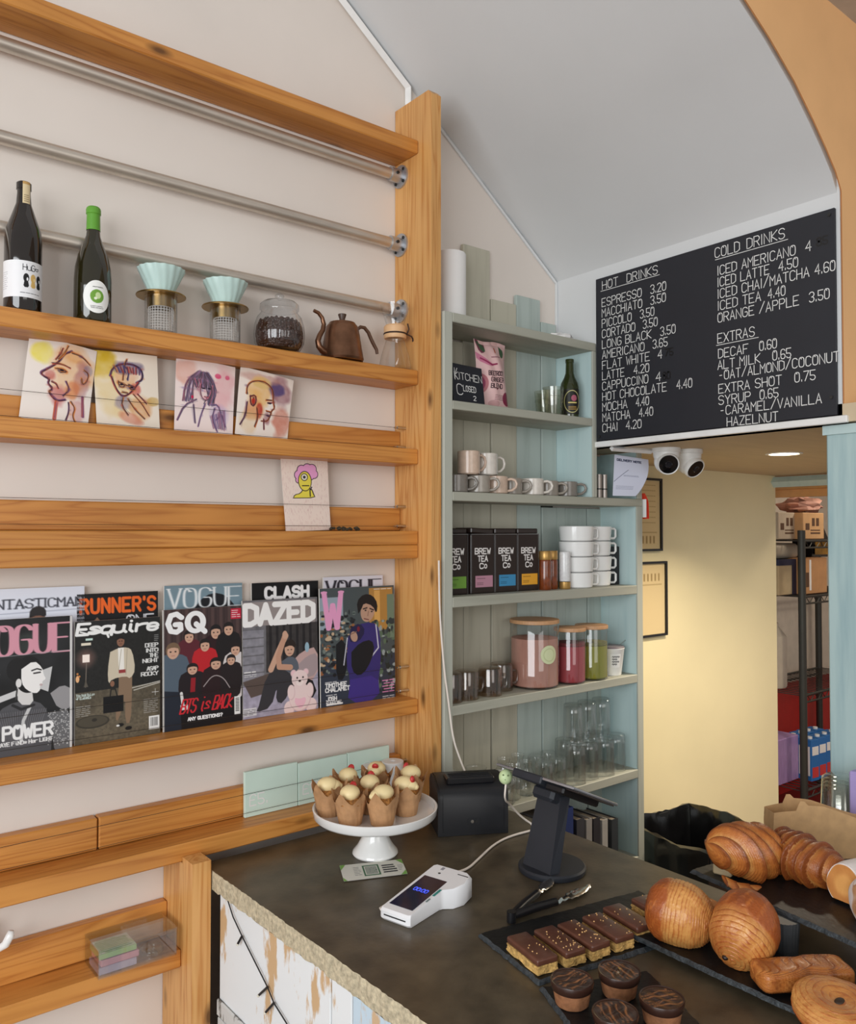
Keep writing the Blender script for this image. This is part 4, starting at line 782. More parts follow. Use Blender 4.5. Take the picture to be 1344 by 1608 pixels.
def m_gq(asp):
    p = Paint(240, asp, (66,50,50)); H = asp
    for k in range(9): p.rect(.11*k,0,.11*k+.006,.9,(44,32,34)); p.rect(.11*k+.05,0,.11*k+.09,.9,(84,64,62),.6)
    p.poly([(0,1.05),(1,1.02),(1,H),(0,H)],(22,19,22))
    for cx, tp, hg, co, sk, hr, wd in ((.32,.26,.85,(92,36,46),SK,HAIR,1.0),(.66,.22,.95,(46,24,28),SK,(30,26,28),1.0),(.83,.20,.9,(30,26,28),SK,HAIR,1.0),(.52,.38,.85,(190,34,42),SK,HAIR,1.05),(.12,.40,1.05,(84,98,112),SK,(120,96,74),1.05),(.92,.46,.9,(214,206,204),SK,HAIR,1.0),(.36,.66,.75,(34,26,30),SK,HAIR,1.25),(.66,.62,.8,(42,24,28),SK,HAIR,1.25),(.86,.6,.72,(36,28,30),SK,HAIR,1.1)): person(p, cx, tp, hg*.75, co, skin=sk, hair=hr, wide=wd, head=.19)
    p.poly([(.34,.83),(.4,.83),(.39,1.0),(.33,1.0)],(150,30,40)); p.line([(.5,.95),(.62,.82),(.75,.86),(.84,1.0)],.007,(160,150,150),.8,smooth=2); p.line([(.22,1.0),(.24,1.15)],.018,(224,222,220)); p.rect(.2,1.14,.3,1.2,(220,216,214)); p.poly([(.0,.95),(.2,.98),(.22,H),(0,H)],(34,40,52))
    w = (246,246,246); p.line([(.225,.10),(.165,.055),(.095,.07),(.06,.165),(.095,.255),(.165,.27),(.215,.24),(.21,.18),(.15,.18)],.030,w,nib=1.15); p.ell(.40,.165,.135,.135,w); p.ell(.40,.165,.06,.078,(60,46,46)); p.line([(.41,.19),(.52,.285)],.033,w)
    p.rect(.86,.03,1.0,.16,(196,34,60)); p.lines_of_text(.875,.985,.055,4,.026,.005,(240,220,220))
    R_ = (206,40,50)
    p.text('BTS is Back', .20, .86, 1.24, .16, .0085, R_, sp=.14, slant=.3, rise=.0, nib=1.3); p.text('ANY QUESTIONS?', .30, .74, 1.335, .036, .006, w, sp=.3)
    p.rect(.9,1.12,.98,1.34,(236,236,234)); 
    for k in range(9): p.rect(.915,1.14+.019*k,.965,1.149+.019*k,(24,24,24))
    p.rect(0,.0,.012,H,(190,186,182)); return p
def m_clash(asp):
    p = Paint(150, asp, (14,13,15)); p.text('CLASH', .20, .84, .205, .135, .0235, (244,242,242), sp=.42); return p
def m_dazed(asp):
    p = Paint(230, asp, (110,108,112)); H = asp
    p.rect(.30,.30,1,.85,(60,56,56)); 
    for k in range(7): p.rect(.34+.09*k,.3,.375+.09*k,.8,(36,33,35))
    for k in range(6): p.rect(0,.34+.1*k,.27,.345+.1*k,(84,82,88)); p.rect(0,.345+.1*k,.27,.43+.1*k,(136,134,142))
    p.poly([(0,.98),(1,.9),(1,H),(0,H)],(166,160,178)); p.grain(.25, 30, 6); p.poly([(0,.93),(.35,.86),(.5,1.05),(.1,1.12)],(92,78,72)); 
    p.poly([(.62,.78),(.78,.64),(1,.6),(1,1.0),(.68,1.02)],(196,164,160),smooth=1); p.poly([(.72,.8),(.86,.7),(1,.68),(1,.94),(.76,.98)],(168,150,152),smooth=1); p.ell(.85,.6,.03,.06,(150,180,196)); p.poly([(.6,1.0),(.9,.95),(1,1.2),(.7,1.25)],(30,26,28),smooth=1)
    p.poly([(.2,1.22),(.3,.88),(.44,.82),(.6,.86),(.66,1.0),(.52,1.24),(.42,1.2),(.44,1.02),(.36,1.26),(.16,1.3)],(56,54,58),smooth=1); p.poly([(.5,.74),(.62,.68),(.72,.74),(.74,.88),(.56,.88)],(92,98,108),smooth=1)
    p.line([(.36,.82),(.46,.62),(.56,.44)],.036,SK); p.line([(.54,.46),(.46,.68),(.47,.8),(.62,.82)],.034,(196,150,126)); p.ell(.55,.43,.035,.05,SK)
    p.ell(.61,.60,.066,.088,SK); p.poly([(.54,.58),(.56,.5),(.64,.48),(.7,.54),(.69,.6),(.63,.555)],(44,34,30),smooth=1); p.ell(.59,.61,.01,.006,(40,30,28)); p.ell(.635,.61,.01,.006,(40,30,28)); p.line([(.595,.655),(.63,.655)],.004,(140,80,76))
    TB = (238,214,212); E2 = (222,190,192)
    for cx, cy, rx, ry in ((.60,1.31,.07,.09),(.90,1.30,.08,.085),(.75,1.19,.15,.17),(.63,1.12,.05,.09),(.885,1.12,.05,.09)): p.ell(cx,cy,rx,ry,E2); p.ell(cx-.006,cy-.006,rx*.94,ry*.94,TB)
    for cx in (.66,.83): p.ell(cx,.895,.04,.042,E2); p.ell(cx,.895,.028,.03,(240,200,206))
    p.ell(.745,.97,.11,.105,TB); p.ell(.745,1.01,.05,.042,(246,228,224)); p.ell(.745,.995,.018,.013,(70,50,50)); p.ell(.71,.955,.011,.012,(40,30,30)); p.ell(.79,.955,.011,.012,(40,30,30)); p.poly([(.68,1.19),(.75,1.21),(.82,1.19),(.83,1.25),(.75,1.34),(.67,1.25)],(240,190,204),smooth=1)
    p.rect(0,.03,.98,.28,(238,222,216)); w = (246,244,242); p.img[int(.03*230):int(.29*230)] = p.img[int(.03*230):int(.29*230)]*0+np.array((120,112,112))/255
    p.rect(0,.02,.97,.3,(150,140,138)); p.text('DAZED', .035, .945, .275, .215, .034, w, sp=.30, nib=1.0); p.lines_of_text(.02,.16,.825,1,.02,.006,w); p.lines_of_text(.02,.17,.855,2,.02,.003,w)
    p.rect(.0,H-.12,.17,H-.03,(214,212,216)); p.lines_of_text(.01,.16,H-.1,4,.018,.003,(60,60,70)); return p
def m_voguewhite(asp):
    p = Paint(140, asp, (222,220,230)); vogue(p, .03, .97, .28, .225, (34,30,40), thick=.0085, nib=3.2); return p
def m_w(asp):
    p = Paint(230, asp, (74,82,84)); H = asp; r = random.Random(6)
    p.rect(.65,.02,.98,.5,(176,130,66)); p.rect(.72,.05,.8,.4,(214,164,90)); p.rect(.9,.1,1,.6,(110,128,110)); p.rect(0,.1,.3,.45,(150,164,176),.7); p.poly([(0,.8),(1,.75),(1,H),(0,H)],(52,58,72))
    for k in range(190): p.ell(r.uniform(0,.45),r.uniform(.25,.95),r.uniform(.008,.035),r.uniform(.008,.03),r.choice([(40,42,44),(150,96,60),(196,170,140),(60,70,70),(116,126,120),(30,30,34)]),.8)
    for k in range(90): p.ell(r.uniform(.7,1),r.uniform(.4,1.2),r.uniform(.008,.035),r.uniform(.01,.04),r.choice([(40,46,44),(90,110,90),(50,60,64),(150,160,160)]),.8)
    p.poly([(.2,.62),(.3,.55),(.36,.8),(.3,1.02),(.2,1.0)],(24,24,28),smooth=1)
    p.poly([(.36,.55),(.48,.42),(.7,.40),(.8,.5),(.8,.9),(.76,1.05),(.77,H),(.36,H),(.38,1.0),(.33,.85)],(56,46,112),smooth=1); p.poly([(.38,1.02),(.76,1.0),(.78,H),(.34,H)],(66,50,132),smooth=1)
    p.line([(.74,.44),(.77,.7),(.56,.9)],.008,(206,206,220)); p.line([(.35,.56),(.3,.85)],.007,(200,200,214)); p.poly([(.4,.72),(.52,.62),(.68,.6),(.72,.72),(.62,.92),(.5,1.0),(.4,.92)],(26,24,28),smooth=1); p.poly([(.4,.45),(.52,.4),(.6,.5),(.5,.62),(.36,.6)],(38,32,70),smooth=1)
    p.ell(.63,.275,.095,.125,(186,148,126),rot=.25); p.poly([(.5,.3),(.48,.16),(.58,.08),(.7,.1),(.77,.2),(.75,.32),(.7,.22),(.58,.18),(.54,.26)],(30,24,24),smooth=1); p.line([(.57,.25),(.62,.24)],.007,(36,26,26)); p.line([(.66,.25),(.71,.27)],.007,(36,26,26)); p.ell(.6,.268,.013,.008,(30,24,24)); p.ell(.685,.285,.013,.008,(30,24,24)); p.line([(.58,.36),(.64,.375)],.006,(120,70,66)); p.line([(.64,.28),(.63,.33)],.005,(140,104,88))
    p.ell(.44,.55,.045,.06,(186,148,126),rot=-.4); p.ell(.5,.47,.02,.03,(120,30,50)); p.line([(.4,.52),(.47,.5)],.006,(140,104,88))
    p.text('W', .055, .275, .445, .40, .0155, (232,160,200), nib=2.1, serif=.03)
    w = (236,236,236); p.text('TIMOTHEE', .06, .33, 1.075, .04, .006, w, sp=.25); p.text('CHALAMET', .06, .37, 1.125, .04, .006, w, sp=.25); p.text('JOSH', .07, .2, 1.22, .04, .006, w, sp=.25); p.text('SAFDIE', .07, .26, 1.265, .036, .005, w, sp=.25); p.lines_of_text(.06,.2,1.02,1,.02,.004,w); p.lines_of_text(.07,.2,1.16,1,.02,.004,w)
    p.rect(.07,1.27,.28,H-.03,(240,240,238)); x = .09
    while x < .24: e = r.choice((.004,.007)); p.rect(x,1.3,x+e,1.38,(20,20,20)); x += e+.007
    for k in range(5): p.lines_of_text(.82+.02*(k % 2),.98,1.08+.032*k,1,.02,.006,(224,140,186))
    p.lines_of_text(.82,.98,1.26,4,.022,.004,w); p.lines_of_text(.72,.97,.035,1,.02,.004,w); return p
YM, YBk = 2.050, 2.073
mag(-45, 133, 924, m_fantastic, YBk, 'white magazine with thin grey capitals behind the pink-titled one, at far left')
mag(121, 249, 931, m_runner, YBk, 'black magazine with orange capitals peeking out above the night-street cover')
mag(259, 382, 918, m_vogueblue, YBk, 'blue-grey magazine with white serif title behind the group portrait cover')
mag(397, 502, 914, m_clash, YBk, 'black magazine with bold white capitals behind the teddy bear cover')
mag(510, 604, 905, m_voguewhite, YBk, 'pale lilac magazine with black serif title behind the blue tracksuit cover')
mag(-52, 114, 972, m_pink, YM-0.004, 'black and white portrait magazine with pink serif title, front row far left')
mag(118, 252, 973, m_esquire, YM, 'dark magazine showing a person in cream jacket carrying a black bag at night')
mag(257, 380, 955, m_gq, YM-0.002, 'magazine with white two-letter title over a seated group of young people')
mag(382, 500, 941, m_dazed, YM, 'magazine showing a seated person beside a pale pink teddy bear')
mag(504, 621, 922, m_w, YM-0.002, 'magazine with tall pink letter and a person in a blue tracksuit, by the post')

# ------------------------------------------------------------------ gift card boxes, paper rolls, acrylic box, hook
zg = Zsh['gift']+0.0005
def gift(x0, x1, ytop, txt, label, u0):
    a = at(x0, 1280, 1, 2.052); b = at(x1, 1240, 1, 2.052); w = b.x-a.x-0.002; h = at(x0, ytop, 1, 2.052).z-zg
    t = thing('gift_card_box', label, 'gift box', ((a.x+b.x)/2, 2.052, zg), (-0.02,0,0), 'mint gift card boxes')
    MB().box(-w/2, w/2, -0.004, 0.006, 0, h, bev=0.001).build('box', MW['mintcard'], t)
    m = MB(); M = Matrix.Translation((-w/2, -0.0042, 0))@Matrix(((1,0,0,0),(0,0,-1,0),(0,1,0,0),(0,0,0,1)))
    if txt: write(m, txt, w*u0, w*(u0+0.33), h*0.24, h*0.24, 0.0016, M)
    else: ribbon(m, [[(w*.45+.018*math.cos(k*PI/8), h*.55+.018*math.sin(k*PI/8)) for k in range(17)]], 0.0008, M)
    m.build('print', MW['white'], t, weld=False)
gift(383, 467, 1213, '£5.', 'mint gift card box marked with a five pound price', 0.09)
gift(467, 545, 1199, '£10', 'mint gift card box marked with a ten pound price', 0.09)
gift(545, 611, 1183, '', 'mint gift card box half hidden behind the muffins', 0)
MB_r = MB().lathe([(0.007,0),(0.032,0),(0.033,0.0012),(0.033,0.079),(0.0322,0.080),(0.0085,0.080),(0.007,0.078),(0.007,0)], 40)
r1 = at(645, 1200, 1, 2.0); o = tag(MB_r.build('till_roll', MW['paper'], loc=(1.483, 2.014, zg)), 'white till paper roll standing nearest the rack post', 'paper roll', 'till rolls on the ledge')
o2 = o.copy(); COL.objects.link(o2); o2.location = (1.410, 2.010, zg); o2['label'] = 'white till paper roll, the left of two, behind the muffins'
# clear acrylic box on the low ledge
bx = thing('acrylic_box', 'clear acrylic box holding green and pink packets, on the lowest ledge', 'box', (0.705, 2.005, Zsh['low']+0.0005))
wA, dA, hA = 0.092, 0.024, 0.062
ac = glass('acrylic', (0.96,0.97,0.96), (0.78,0.8,0.79), 1.0)
MB().box(-wA, wA, -dA-0.02, dA+0.034, 0, 0.003).box(-wA, wA, -dA-0.02, -dA-0.017, 0.003, hA).box(-wA, wA, dA+0.031, dA+0.034, 0.003, hA).box(-wA, -wA+0.003, -dA-0.017, dA+0.031, 0.003, hA).box(wA-0.003, wA, -dA-0.017, dA+0.031, 0.003, hA).build('tray', ac, bx)
MB().box(-wA-0.001, wA+0.001, -dA-0.021, dA+0.035, hA+0.0005, hA+0.004).build('lid', ac, bx)
pk = Paint(70, 0.6, (206,206,190)); pk.wash(.4,.3,.6,.4,(120,160,60),.8,0,3); pk.wash(.8,.5,.3,.3,(200,220,170),.6,0,4); pk.lines_of_text(.1,.9,.1,7,.07,.012,(80,120,60))
u, v = np.meshgrid(np.linspace(0,1,70), np.linspace(0,1,42))
zz = Zsh['low']
t = thing('packet', 'green printed packet lying on top inside the acrylic box', 'packet', (0.66, 2.005, zz+0.04)); grid_obj('printed_face', np.stack([(u-.5)*.085, (.5-v)*.07, 0*u+0.0125], -1), pk.img, MW['print'], t); MB().box(-.0425,.0425,-.035,.035,0,0.012).build('packet_body', mat('packet_green', rgb(150,170,110), 0.7), t)
tag(MB().box(-.044,.044,-.036,.037,0,0.015,bev=0.002).build('packet', mat('packet_pink', rgb(190,130,140), 0.7, var=0.2), loc=(0.665, 2.004, zz+0.0225)), 'dusky pink packet under the green one in the acrylic box', 'packet')
tag(MB().box(-.044,.044,-.037,.036,0,0.017,bev=0.002).build('packet', mat('packet_lilac', rgb(170,150,165), 0.7, var=0.2), loc=(0.66, 2.006, zz+0.0045)), 'greyish packet at the bottom of the acrylic box', 'packet')
tag(MB().lathe([(0,0),(0.027,0),(0.028,0.004),(0.026,0.010),(0.012,0.014),(0,0.014)], 36).build('lid_disc', ac, loc=(0.752, 2.006, zz+0.0045)), 'clear round disc in the right half of the acrylic box', 'disc')
a = at(8, 1480, 1, 2.02)
hk = thing('coat_hook', 'white curved coat hook at the left edge below the ledge', 'hook', (a.x-0.03, 2.067, a.z))
MB().tube([(0,-0.002,0.0),(0.005,-0.02,-0.012),(0.016,-0.04,-0.014),(0.03,-0.052,-0.002),(0.038,-0.056,0.016),(0.040,-0.056,0.026)], [0.008,0.008,0.008,0.009,0.009,0.006], 14).build('hook', MW['whiteceramic'], hk, sharp=80)
MB().box(-0.014, 0.014, -0.006, 0, -0.03, 0.03, bev=0.003).build('back_plate', MW['whiteceramic'], hk)
# ------------------------------------------------------------------ on and in the shelf unit
ZU = [2.42, 2.151, 1.873, 1.553, 1.225, 0.877]
a = at(713, 485, 1, 2.02)
t = thing('paper_towel_roll', 'white paper towel roll standing on top of the shelf unit by the rack post', 'paper roll', (1.715, 2.02, ZU[0]+0.0005))
MB().lathe([(0.019,0),(0.050,0),(0.0515,0.003),(0.0515,0.222),(0.050,0.225),(0.021,0.225),(0.019,0.222),(0.019,0)], 44).build('paper', MW['paper'], t)
MB().lathe([(0.0187,0.001),(0.0187,0.224),(0.017,0.224),(0.017,0.001),(0.0187,0.001)], 28).build('cardboard_core', MW['kraft'], t)
rr = random.Random(9)
def crumple(r, seed, sq=0.55):
    q = random.Random(seed); mb = MB(); n = 14; m = 9; vs = []; fs = []
    for j in range(m+1):
        tt = PI*j/m
        for i in range(n):
            k = r*(1+q.uniform(-0.28, 0.28)); aa = 2*PI*i/n; vs.append((k*math.sin(tt)*math.cos(aa), 0.7*k*math.sin(tt)*math.sin(aa), sq*(r-k*math.cos(tt)) if 0 < j < m else (0 if j == 0 else 2*r*sq)))
    for j in range(m):
        for i in range(n): fs.append((j*n+i, j*n+(i+1) % n, (j+1)*n+(i+1) % n, (j+1)*n+i))
    return mb.add(vs, fs)
tag(crumple(0.045, 3, 0.35).build('crumpled_paper', MW['paper'], loc=(2.185, 1.975, ZU[0]), sharp=10), 'crumpled white paper on top of the shelf unit near the corner', 'crumpled paper')
tag(crumple(0.028, 6, 0.3).build('wire_scrap', mat('grey_scrap', rgb(170,170,168), 0.5), loc=(2.262, 1.97, ZU[0]), sharp=10), 'small grey scrap on top of the shelf unit beside the crumpled paper', 'scrap')
# kitchen sign and pink bag
t = thing('chalk_sign', 'small black chalk sign saying the kitchen is closed, on the second shelf from top', 'chalk sign', (1.735, 1.945, ZU[1]+0.0005), (-0.12, 0, 0.10))
MB().box(-0.072, 0.072, 0, 0.010, 0, 0.128, bev=0.002).build('board', MW['board'], t)
M = Matrix.Translation((-0.072, -0.0004, 0))@Matrix(((1,0,0,0),(0,0,-1,0),(0,1,0,0),(0,0,0,1)))
mb = MB(); write(mb, 'KITCHEN', 0.010, 0.138, 0.078, 0.022, 0.0012, M, sp=0.3); ribbon(mb, [[(0.012,0.075),(0.012,0.112)],[(0.024,0.112),(0.013,0.09),(0.026,0.076)]], 0.0014, M)
mb.build('lettering', MW['chalk'], t, weld=False); mb = MB()
write(mb, 'LOSED', 0.046, 0.104, 0.042, 0.018, 0.0012, M, sp=0.3); ribbon(mb, [[(p[0]*0.026+0.016, p[1]*0.034+0.028) for p in glyph('C')[0]]], 0.0014, M); mb.build('lettering', MW['chalk'], t, weld=False); mb = MB()
write(mb, '2', 0.090, 0.102, 0.016, 0.014, 0.0012, M); mb.build('lettering', MW['chalk'], t, weld=False)
def bagp():
    p = Paint(120, 1.65, (232,192,190)); c = (150,40,84); g = (70,96,70)
    p.poly([(.02,.0),(.3,.0),(.26,.28),(.1,.34)],(120,60,80),smooth=1); p.poly([(.05,.05),(.2,.0),(.3,.25),(.16,.3)],g,.8,smooth=1); p.poly([(.75,.1),(.92,.2),(.84,.4),(.72,.36)],g,.9,smooth=1); p.poly([(.0,.3),(.2,.42),(.5,.6),(.3,.62),(.02,.5)],(206,120,150),.8,smooth=1); p.line([(.1,.45),(.4,.58),(.55,.56)],.02,c)
    p.ell(.06,1.05,.2,.24,(190,110,120)); p.ell(.06,1.05,.13,.17,c,.8); p.ell(.06,1.05,.07,.1,(206,130,150)); p.ell(.9,1.35,.18,.16,(140,30,70)); p.ell(.45,1.5,.16,.08,(206,160,160))
    p.line([(.55,.18),(.55,.28)],.02,(190,90,60)); p.lines_of_text(.42,.72,.39,1,.03,.01,(120,50,70))
    for i, s_ in enumerate(('BEETROOT','GINGER','BLEND')): p.text(s_, .26 if i == 0 else .32, .76 if i < 2 else .70, .84+.15*i, .10, .0115, (70,46,50), sp=.32)
    p.ell(.5,1.16,.03,.02,(120,40,60)); p.lines_of_text(.45,.85,1.3,4,.035,.006,(120,70,80)); return p
a = at(783, 637, 1, 2.00)
t = thing('food_pouch', 'pink beetroot blend pouch with leaves printed on, behind the chalk sign', 'pouch', (1.880, 2.0, ZU[1]+0.0005), (-0.05, 0, 0.0))
p = bagp(); nv, nu = p.img.shape[:2]; u, v = np.meshgrid(np.linspace(-1,1,nu), np.linspace(1,0,nv)); hB, wB = 0.232, 0.150
bul = 0.032*(1-np.abs(u)**2.5)*(np.sin(np.clip(v*1.05,0,1)*PI)**0.6*0.8+0.25*(1-v))+0.003*np.sin(u*7+v*9)*(1-np.abs(u))
wid = (wB/2)*(0.93+0.07*np.cos(v*5)); P = np.stack([u*wid, -bul, v*hB*(1+0.012*np.sin(u*4))], -1)
grid_obj('front_panel', P, p.img, attr_mat('pouch_film', 0.35), t); Q = P.copy(); Q[...,1] = bul*0.7+0.0005; grid_obj('back_panel', Q, np.ones_like(p.img)*np.array((.88,.72,.70)), MW['printmatt'], t, flip=True)
# tin tumblers and the green bottle
def tumbler(r0, r1, h, rib_=0): 
    prof = [(0,0.002),(r0*.9,0.0),(r0,0.003),((r0+r1)/2,h*.5),(r1,h),(r1-0.0015,h),((r0+r1)/2-0.0018,h*.5),(r0-0.003,0.006),(0,0.007)]
    return MB().lathe(prof, 40, rmod=(lambda a, z: 1+0.025*math.cos(rib_*a)) if rib_ else None)
gt = tumbler(0.029, 0.037, 0.098).lathe([(0.0345,0.06),(0.0355,0.064),(0.0345,0.068)], 40)
tintg = glass('spotted_glass', (0.93,0.93,0.88), (0.6,0.6,0.52), 1.0)
g1 = tag(gt.build('drinking_glass', tintg, loc=(2.128, 1.955, ZU[1]+0.0005), sharp=60), 'stacked clear tumbler on the second shelf, front one beside the green bottle', 'glass')
g2 = tag(gt.build('drinking_glass', tintg, loc=(2.163, 2.028, ZU[1]+0.0005), sharp=60), 'clear tumbler tucked behind another beside the green bottle', 'glass')
t = thing('beer_bottle', 'green glass beer bottle with a dark round label on the second shelf', 'bottle', (2.222, 1.962, ZU[1]+0.0005))
MB().lathe([(0,0.004),(0.028,0),(0.0335,0.003),(0.034,0.008),(0.034,0.108),(0.031,0.124),(0.020,0.146),(0.0155,0.160),(0.0138,0.196),(0.0155,0.198),(0.0155,0.207),(0.0145,0.210),(0,0.210)], 44).build('glass_body', mat('beer_glass', rgb(44,52,20), 0.08, var=0.3, scale=10, coat=0.5), t)
p = Paint(90, 1.1, (30,28,24)); p.ell(.5,.55,.46,.5,(196,190,130)); p.ell(.5,.55,.42,.46,(26,24,22)); p.ell(.6,.4,.16,.14,(170,90,110)); p.lines_of_text(.3,.75,.6,1,.06,.03,(220,200,120)); p.lines_of_text(.3,.75,.78,3,.06,.014,(190,150,70))
label_wrap('label', 0.0342, 0.012, 0.088, face_cam(2.222, 1.962)+0.25, 0.95, p, t)
# mugs of the third shelf
def mug_mesh(r, h, th=0.003, taper=0.0):
    return MB().lathe([(0,0.003),(r*.86,0.0),(r*(1-taper),0.004),(r,h-0.002),(r-0.0015,h),(r-th,h-0.002),(r*(1-taper)-th,0.008),(0,0.006)], 40)
def handle_mesh(r, h, s=1.0, rad=0.0045):
    pts = [(r-0.002,0,h*.82),(r+0.012*s,0,h*.86),(r+0.024*s,0,h*.78),(r+0.029*s,0,h*.58),(r+0.026*s,0,h*.38),(r+0.014*s,0,h*.22),(r-0.002,0,h*.18)]
    return MB().tube([Vector(p) for p in chaikin([tuple(p) for p in pts])] if False else pts, rad, 10)
mugm = {}
def mug(x, y, z, r, h, c, rot, label, grp='mugs on the third shelf', name='mug', cat='mug'):
    key = (round(r, 4), round(h, 4), c)
    t = thing(name, label, cat, (x, y, z+0.0005), (0,0,rot), grp)
    if key not in mugm:
        m = mat('mug_glaze_%d' % len(mugm), rgb(*c), 0.25, var=0.08, scale=60, coat=0.3)
        b = mug_mesh(r, h).build('cup', m, t); hd = handle_mesh(r, h).build('handle', m, t, sharp=80); mugm[key] = (b, hd)
    else:
        for o in mugm[key]: k = o.copy(); COL.objects.link(k); k.parent = t
    return t
z2 = ZU[2]
W1, W2, G1, G2 = (206,180,160), (214,206,196), (156,147,136), (128,121,113)
for x, y, r, h, c, rot, lb in ((1.700,1.975,.038,.056,G2,-.75,'dark grey mug standing leftmost in the lower row of mugs'),(1.783,1.962,.038,.056,G1,-.75,'grey mug second from left in the lower row of mugs'),
  (1.868,1.968,.038,.058,W1,-.75,'cream mug third from left in the lower row of mugs'),(1.952,1.985,.038,.056,G1,-.75,'grey mug between the two cream mugs of the lower row'),
  (2.042,1.972,.038,.058,W2,-.75,'off-white mug in the lower row of mugs, second cream one from left'),(2.130,1.985,.038,.054,G1,-.75,'grey mug second from right in the lower row of mugs'),(2.218,1.975,.038,.054,G2,-.75,'dark grey mug at the right end of the lower row')):
    mug(x, y, z2, r, h, c, rot, lb)
mug(1.748, 1.968, z2+0.0585, .036, .075, W1, -.15, 'tall pinkish-cream mug stacked on top at the left end'); mug(1.838, 1.985, z2+0.0600, .039, .072, W2, -.3, 'white mug stacked on top, right of the pinkish one')
# tea tins
z3 = ZU[3]+0.0005
tinm = mat('tea_tin_brown', rgb(44,32,28), 0.3, var=0.05); tinedge = mat('tin_edge', rgb(120,116,116), 0.25, 0.8)
def tea(x, c, label, lidtilt=0.0, w=0.1005):
    t = thing('tea_tin', label, 'tea tin', (x, 2.003, z3), (0,0,0), 'tea tins'); h = 0.190
    MB().box(-w/2, w/2, -0.042, 0.042, 0, h, bev=0.003).build('tin', tinm, t)
    MB().box(-w/2-0.0008, w/2+0.0008, -0.0428, 0.0428, h-0.002, h+0.001).box(-w/2-0.0006, -w/2+0.001, -0.0427, -0.0415, 0, h).box(w/2-0.001, w/2+0.0006, -0.0427, -0.0415, 0, h).build('seam', tinedge, t)
    MB().box(-w/2+0.002, w/2-0.002, -0.040, 0.040, 0.0, 0.017, bev=0.003, M=Matrix.Translation((0,0,h+0.0015))@Matrix.Rotation(lidtilt, 4, 'Y')).build('lid', tinm, t)
    p = Paint(96, 1.84, (44,32,28)); wh = (238,234,232)
    p.text('BREW', .15, .85, .60, .17, .020, wh, sp=.32); p.text('TEA', .28, .72, .84, .17, .020, wh, sp=.32); p.text('C', .36, .53, 1.07, .16, .020, wh); p.ell(.63,1.0,.075,.08,wh); p.ell(.63,1.0,.035,.04,(44,32,28))
    p.rect(.16, 1.30, .96, 1.67, c); d = tuple(int(q*.55) for q in c); p.lines_of_text(.24,.62,1.39,1,.05,.010,d); p.lines_of_text(.24,.52,1.53,2,.05,.009,d)
    u, v = np.meshgrid(np.linspace(-.5,.5,96), np.linspace(1,0,p.h)); grid_obj('front_print', np.stack([u*(w-.006), u*0-0.0423, v*(h-.006)+0.003], -1), p.img, MW['print'], t)
tea(1.688, (112,156,60), 'dark brown tea tin with a green label, leftmost of the row'); tea(1.802, (186,134,152), 'dark brown tea tin with a pink label', 0.05); tea(1.906, (62,140,186), 'dark brown tea tin with a blue label'); tea(2.010, (232,166,48), 'dark brown tea tin with a yellow label, rightmost of the row')
# amber jars and sugar shaker
amb = mat('amber_glass', rgb(120,56,22), 0.12, var=0.3, scale=60, coat=0.4); gold = mat('gold_lid', rgb(186,146,84), 0.35, 0.6)
def amber(x, y, label):
    t = thing('amber_jar', label, 'jar', (x, y, z3)); MB().lathe([(0,0),(0.020,0),(0.0212,0.004),(0.0212,0.096),(0.0195,0.102)], 36, rmod=lambda a, z: 1+0.012*math.cos(14*a)).build('jar_body', amb, t); MB().lathe([(0.0205,0.102),(0.0213,0.104),(0.0213,0.130),(0.020,0.132),(0,0.132)], 32).build('lid', gold, t); return t
amber(2.085, 1.955, 'amber glass jar with gold lid against the yellow-labelled tea tin'); amber(2.131, 1.968, 'amber glass jar with gold lid beside the white shaker')
t = thing('sugar_shaker', 'white and clear shaker upside down on its gold lid beside the amber jars', 'shaker', (2.176, 1.948, z3))
MB().lathe([(0,0),(0.019,0),(0.020,0.003),(0.020,0.024),(0,0.026)], 30).build('lid', gold, t); MB().lathe([(0.018,0.026),(0.0195,0.032),(0.0195,0.122),(0.018,0.128),(0,0.128)], 40, rmod=lambda a, z: 1+0.02*math.cos(16*a)).build('shaker_body', mat('white_sugar', rgb(222,222,222), 0.3, var=0.08, scale=120, coat=0.4), t)
# stacked white cups
cupb = mug_mesh(0.062, 0.0535, 0.004, 0.06); 
def sq_handle(r, h): return MB().tube([(r-0.004,0,h*.86),(r+0.020,0,h*.86),(r+0.026,0,h*.76),(r+0.026,0,h*.30),(r+0.020,0,h*.18),(r-0.004,0,h*.18)], 0.0045, 8)
cup0 = thing('cup', 'white cup at the bottom of the left stack on the tea shelf', 'cup', (2.262, 1.972, z3), (0,0,-0.35), 'stacked white cups')
cupb.build('bowl', MW['whiteceramic'], cup0); sq_handle(0.062, 0.0535).build('handle', MW['whiteceramic'], cup0, sharp=60)
pos = ['bottom', 'second from bottom', 'third from bottom', 'top']
for k in range(1, 4): dup(cup0, (2.262+0.001*k, 1.972, z3+0.0545*k), -0.35+0.05*(k % 2), 'white cup %s in the left stack on the tea shelf' % pos[k])
for k in range(4): dup(cup0, (2.398+0.004*(k % 2), 2.003, z3+0.0545*k), -0.4+0.06*(k % 2), 'white cup %s in the right stack on the tea shelf' % pos[k])
tag(MB().box(-0.035,0.035,-0.02,0.02,0,0.142,bev=0.002).build('black_box', mat('black_card', rgb(26,22,26), 0.5), loc=(2.488, 2.005, z3)), 'tall black box behind the right stack of white cups', 'box')
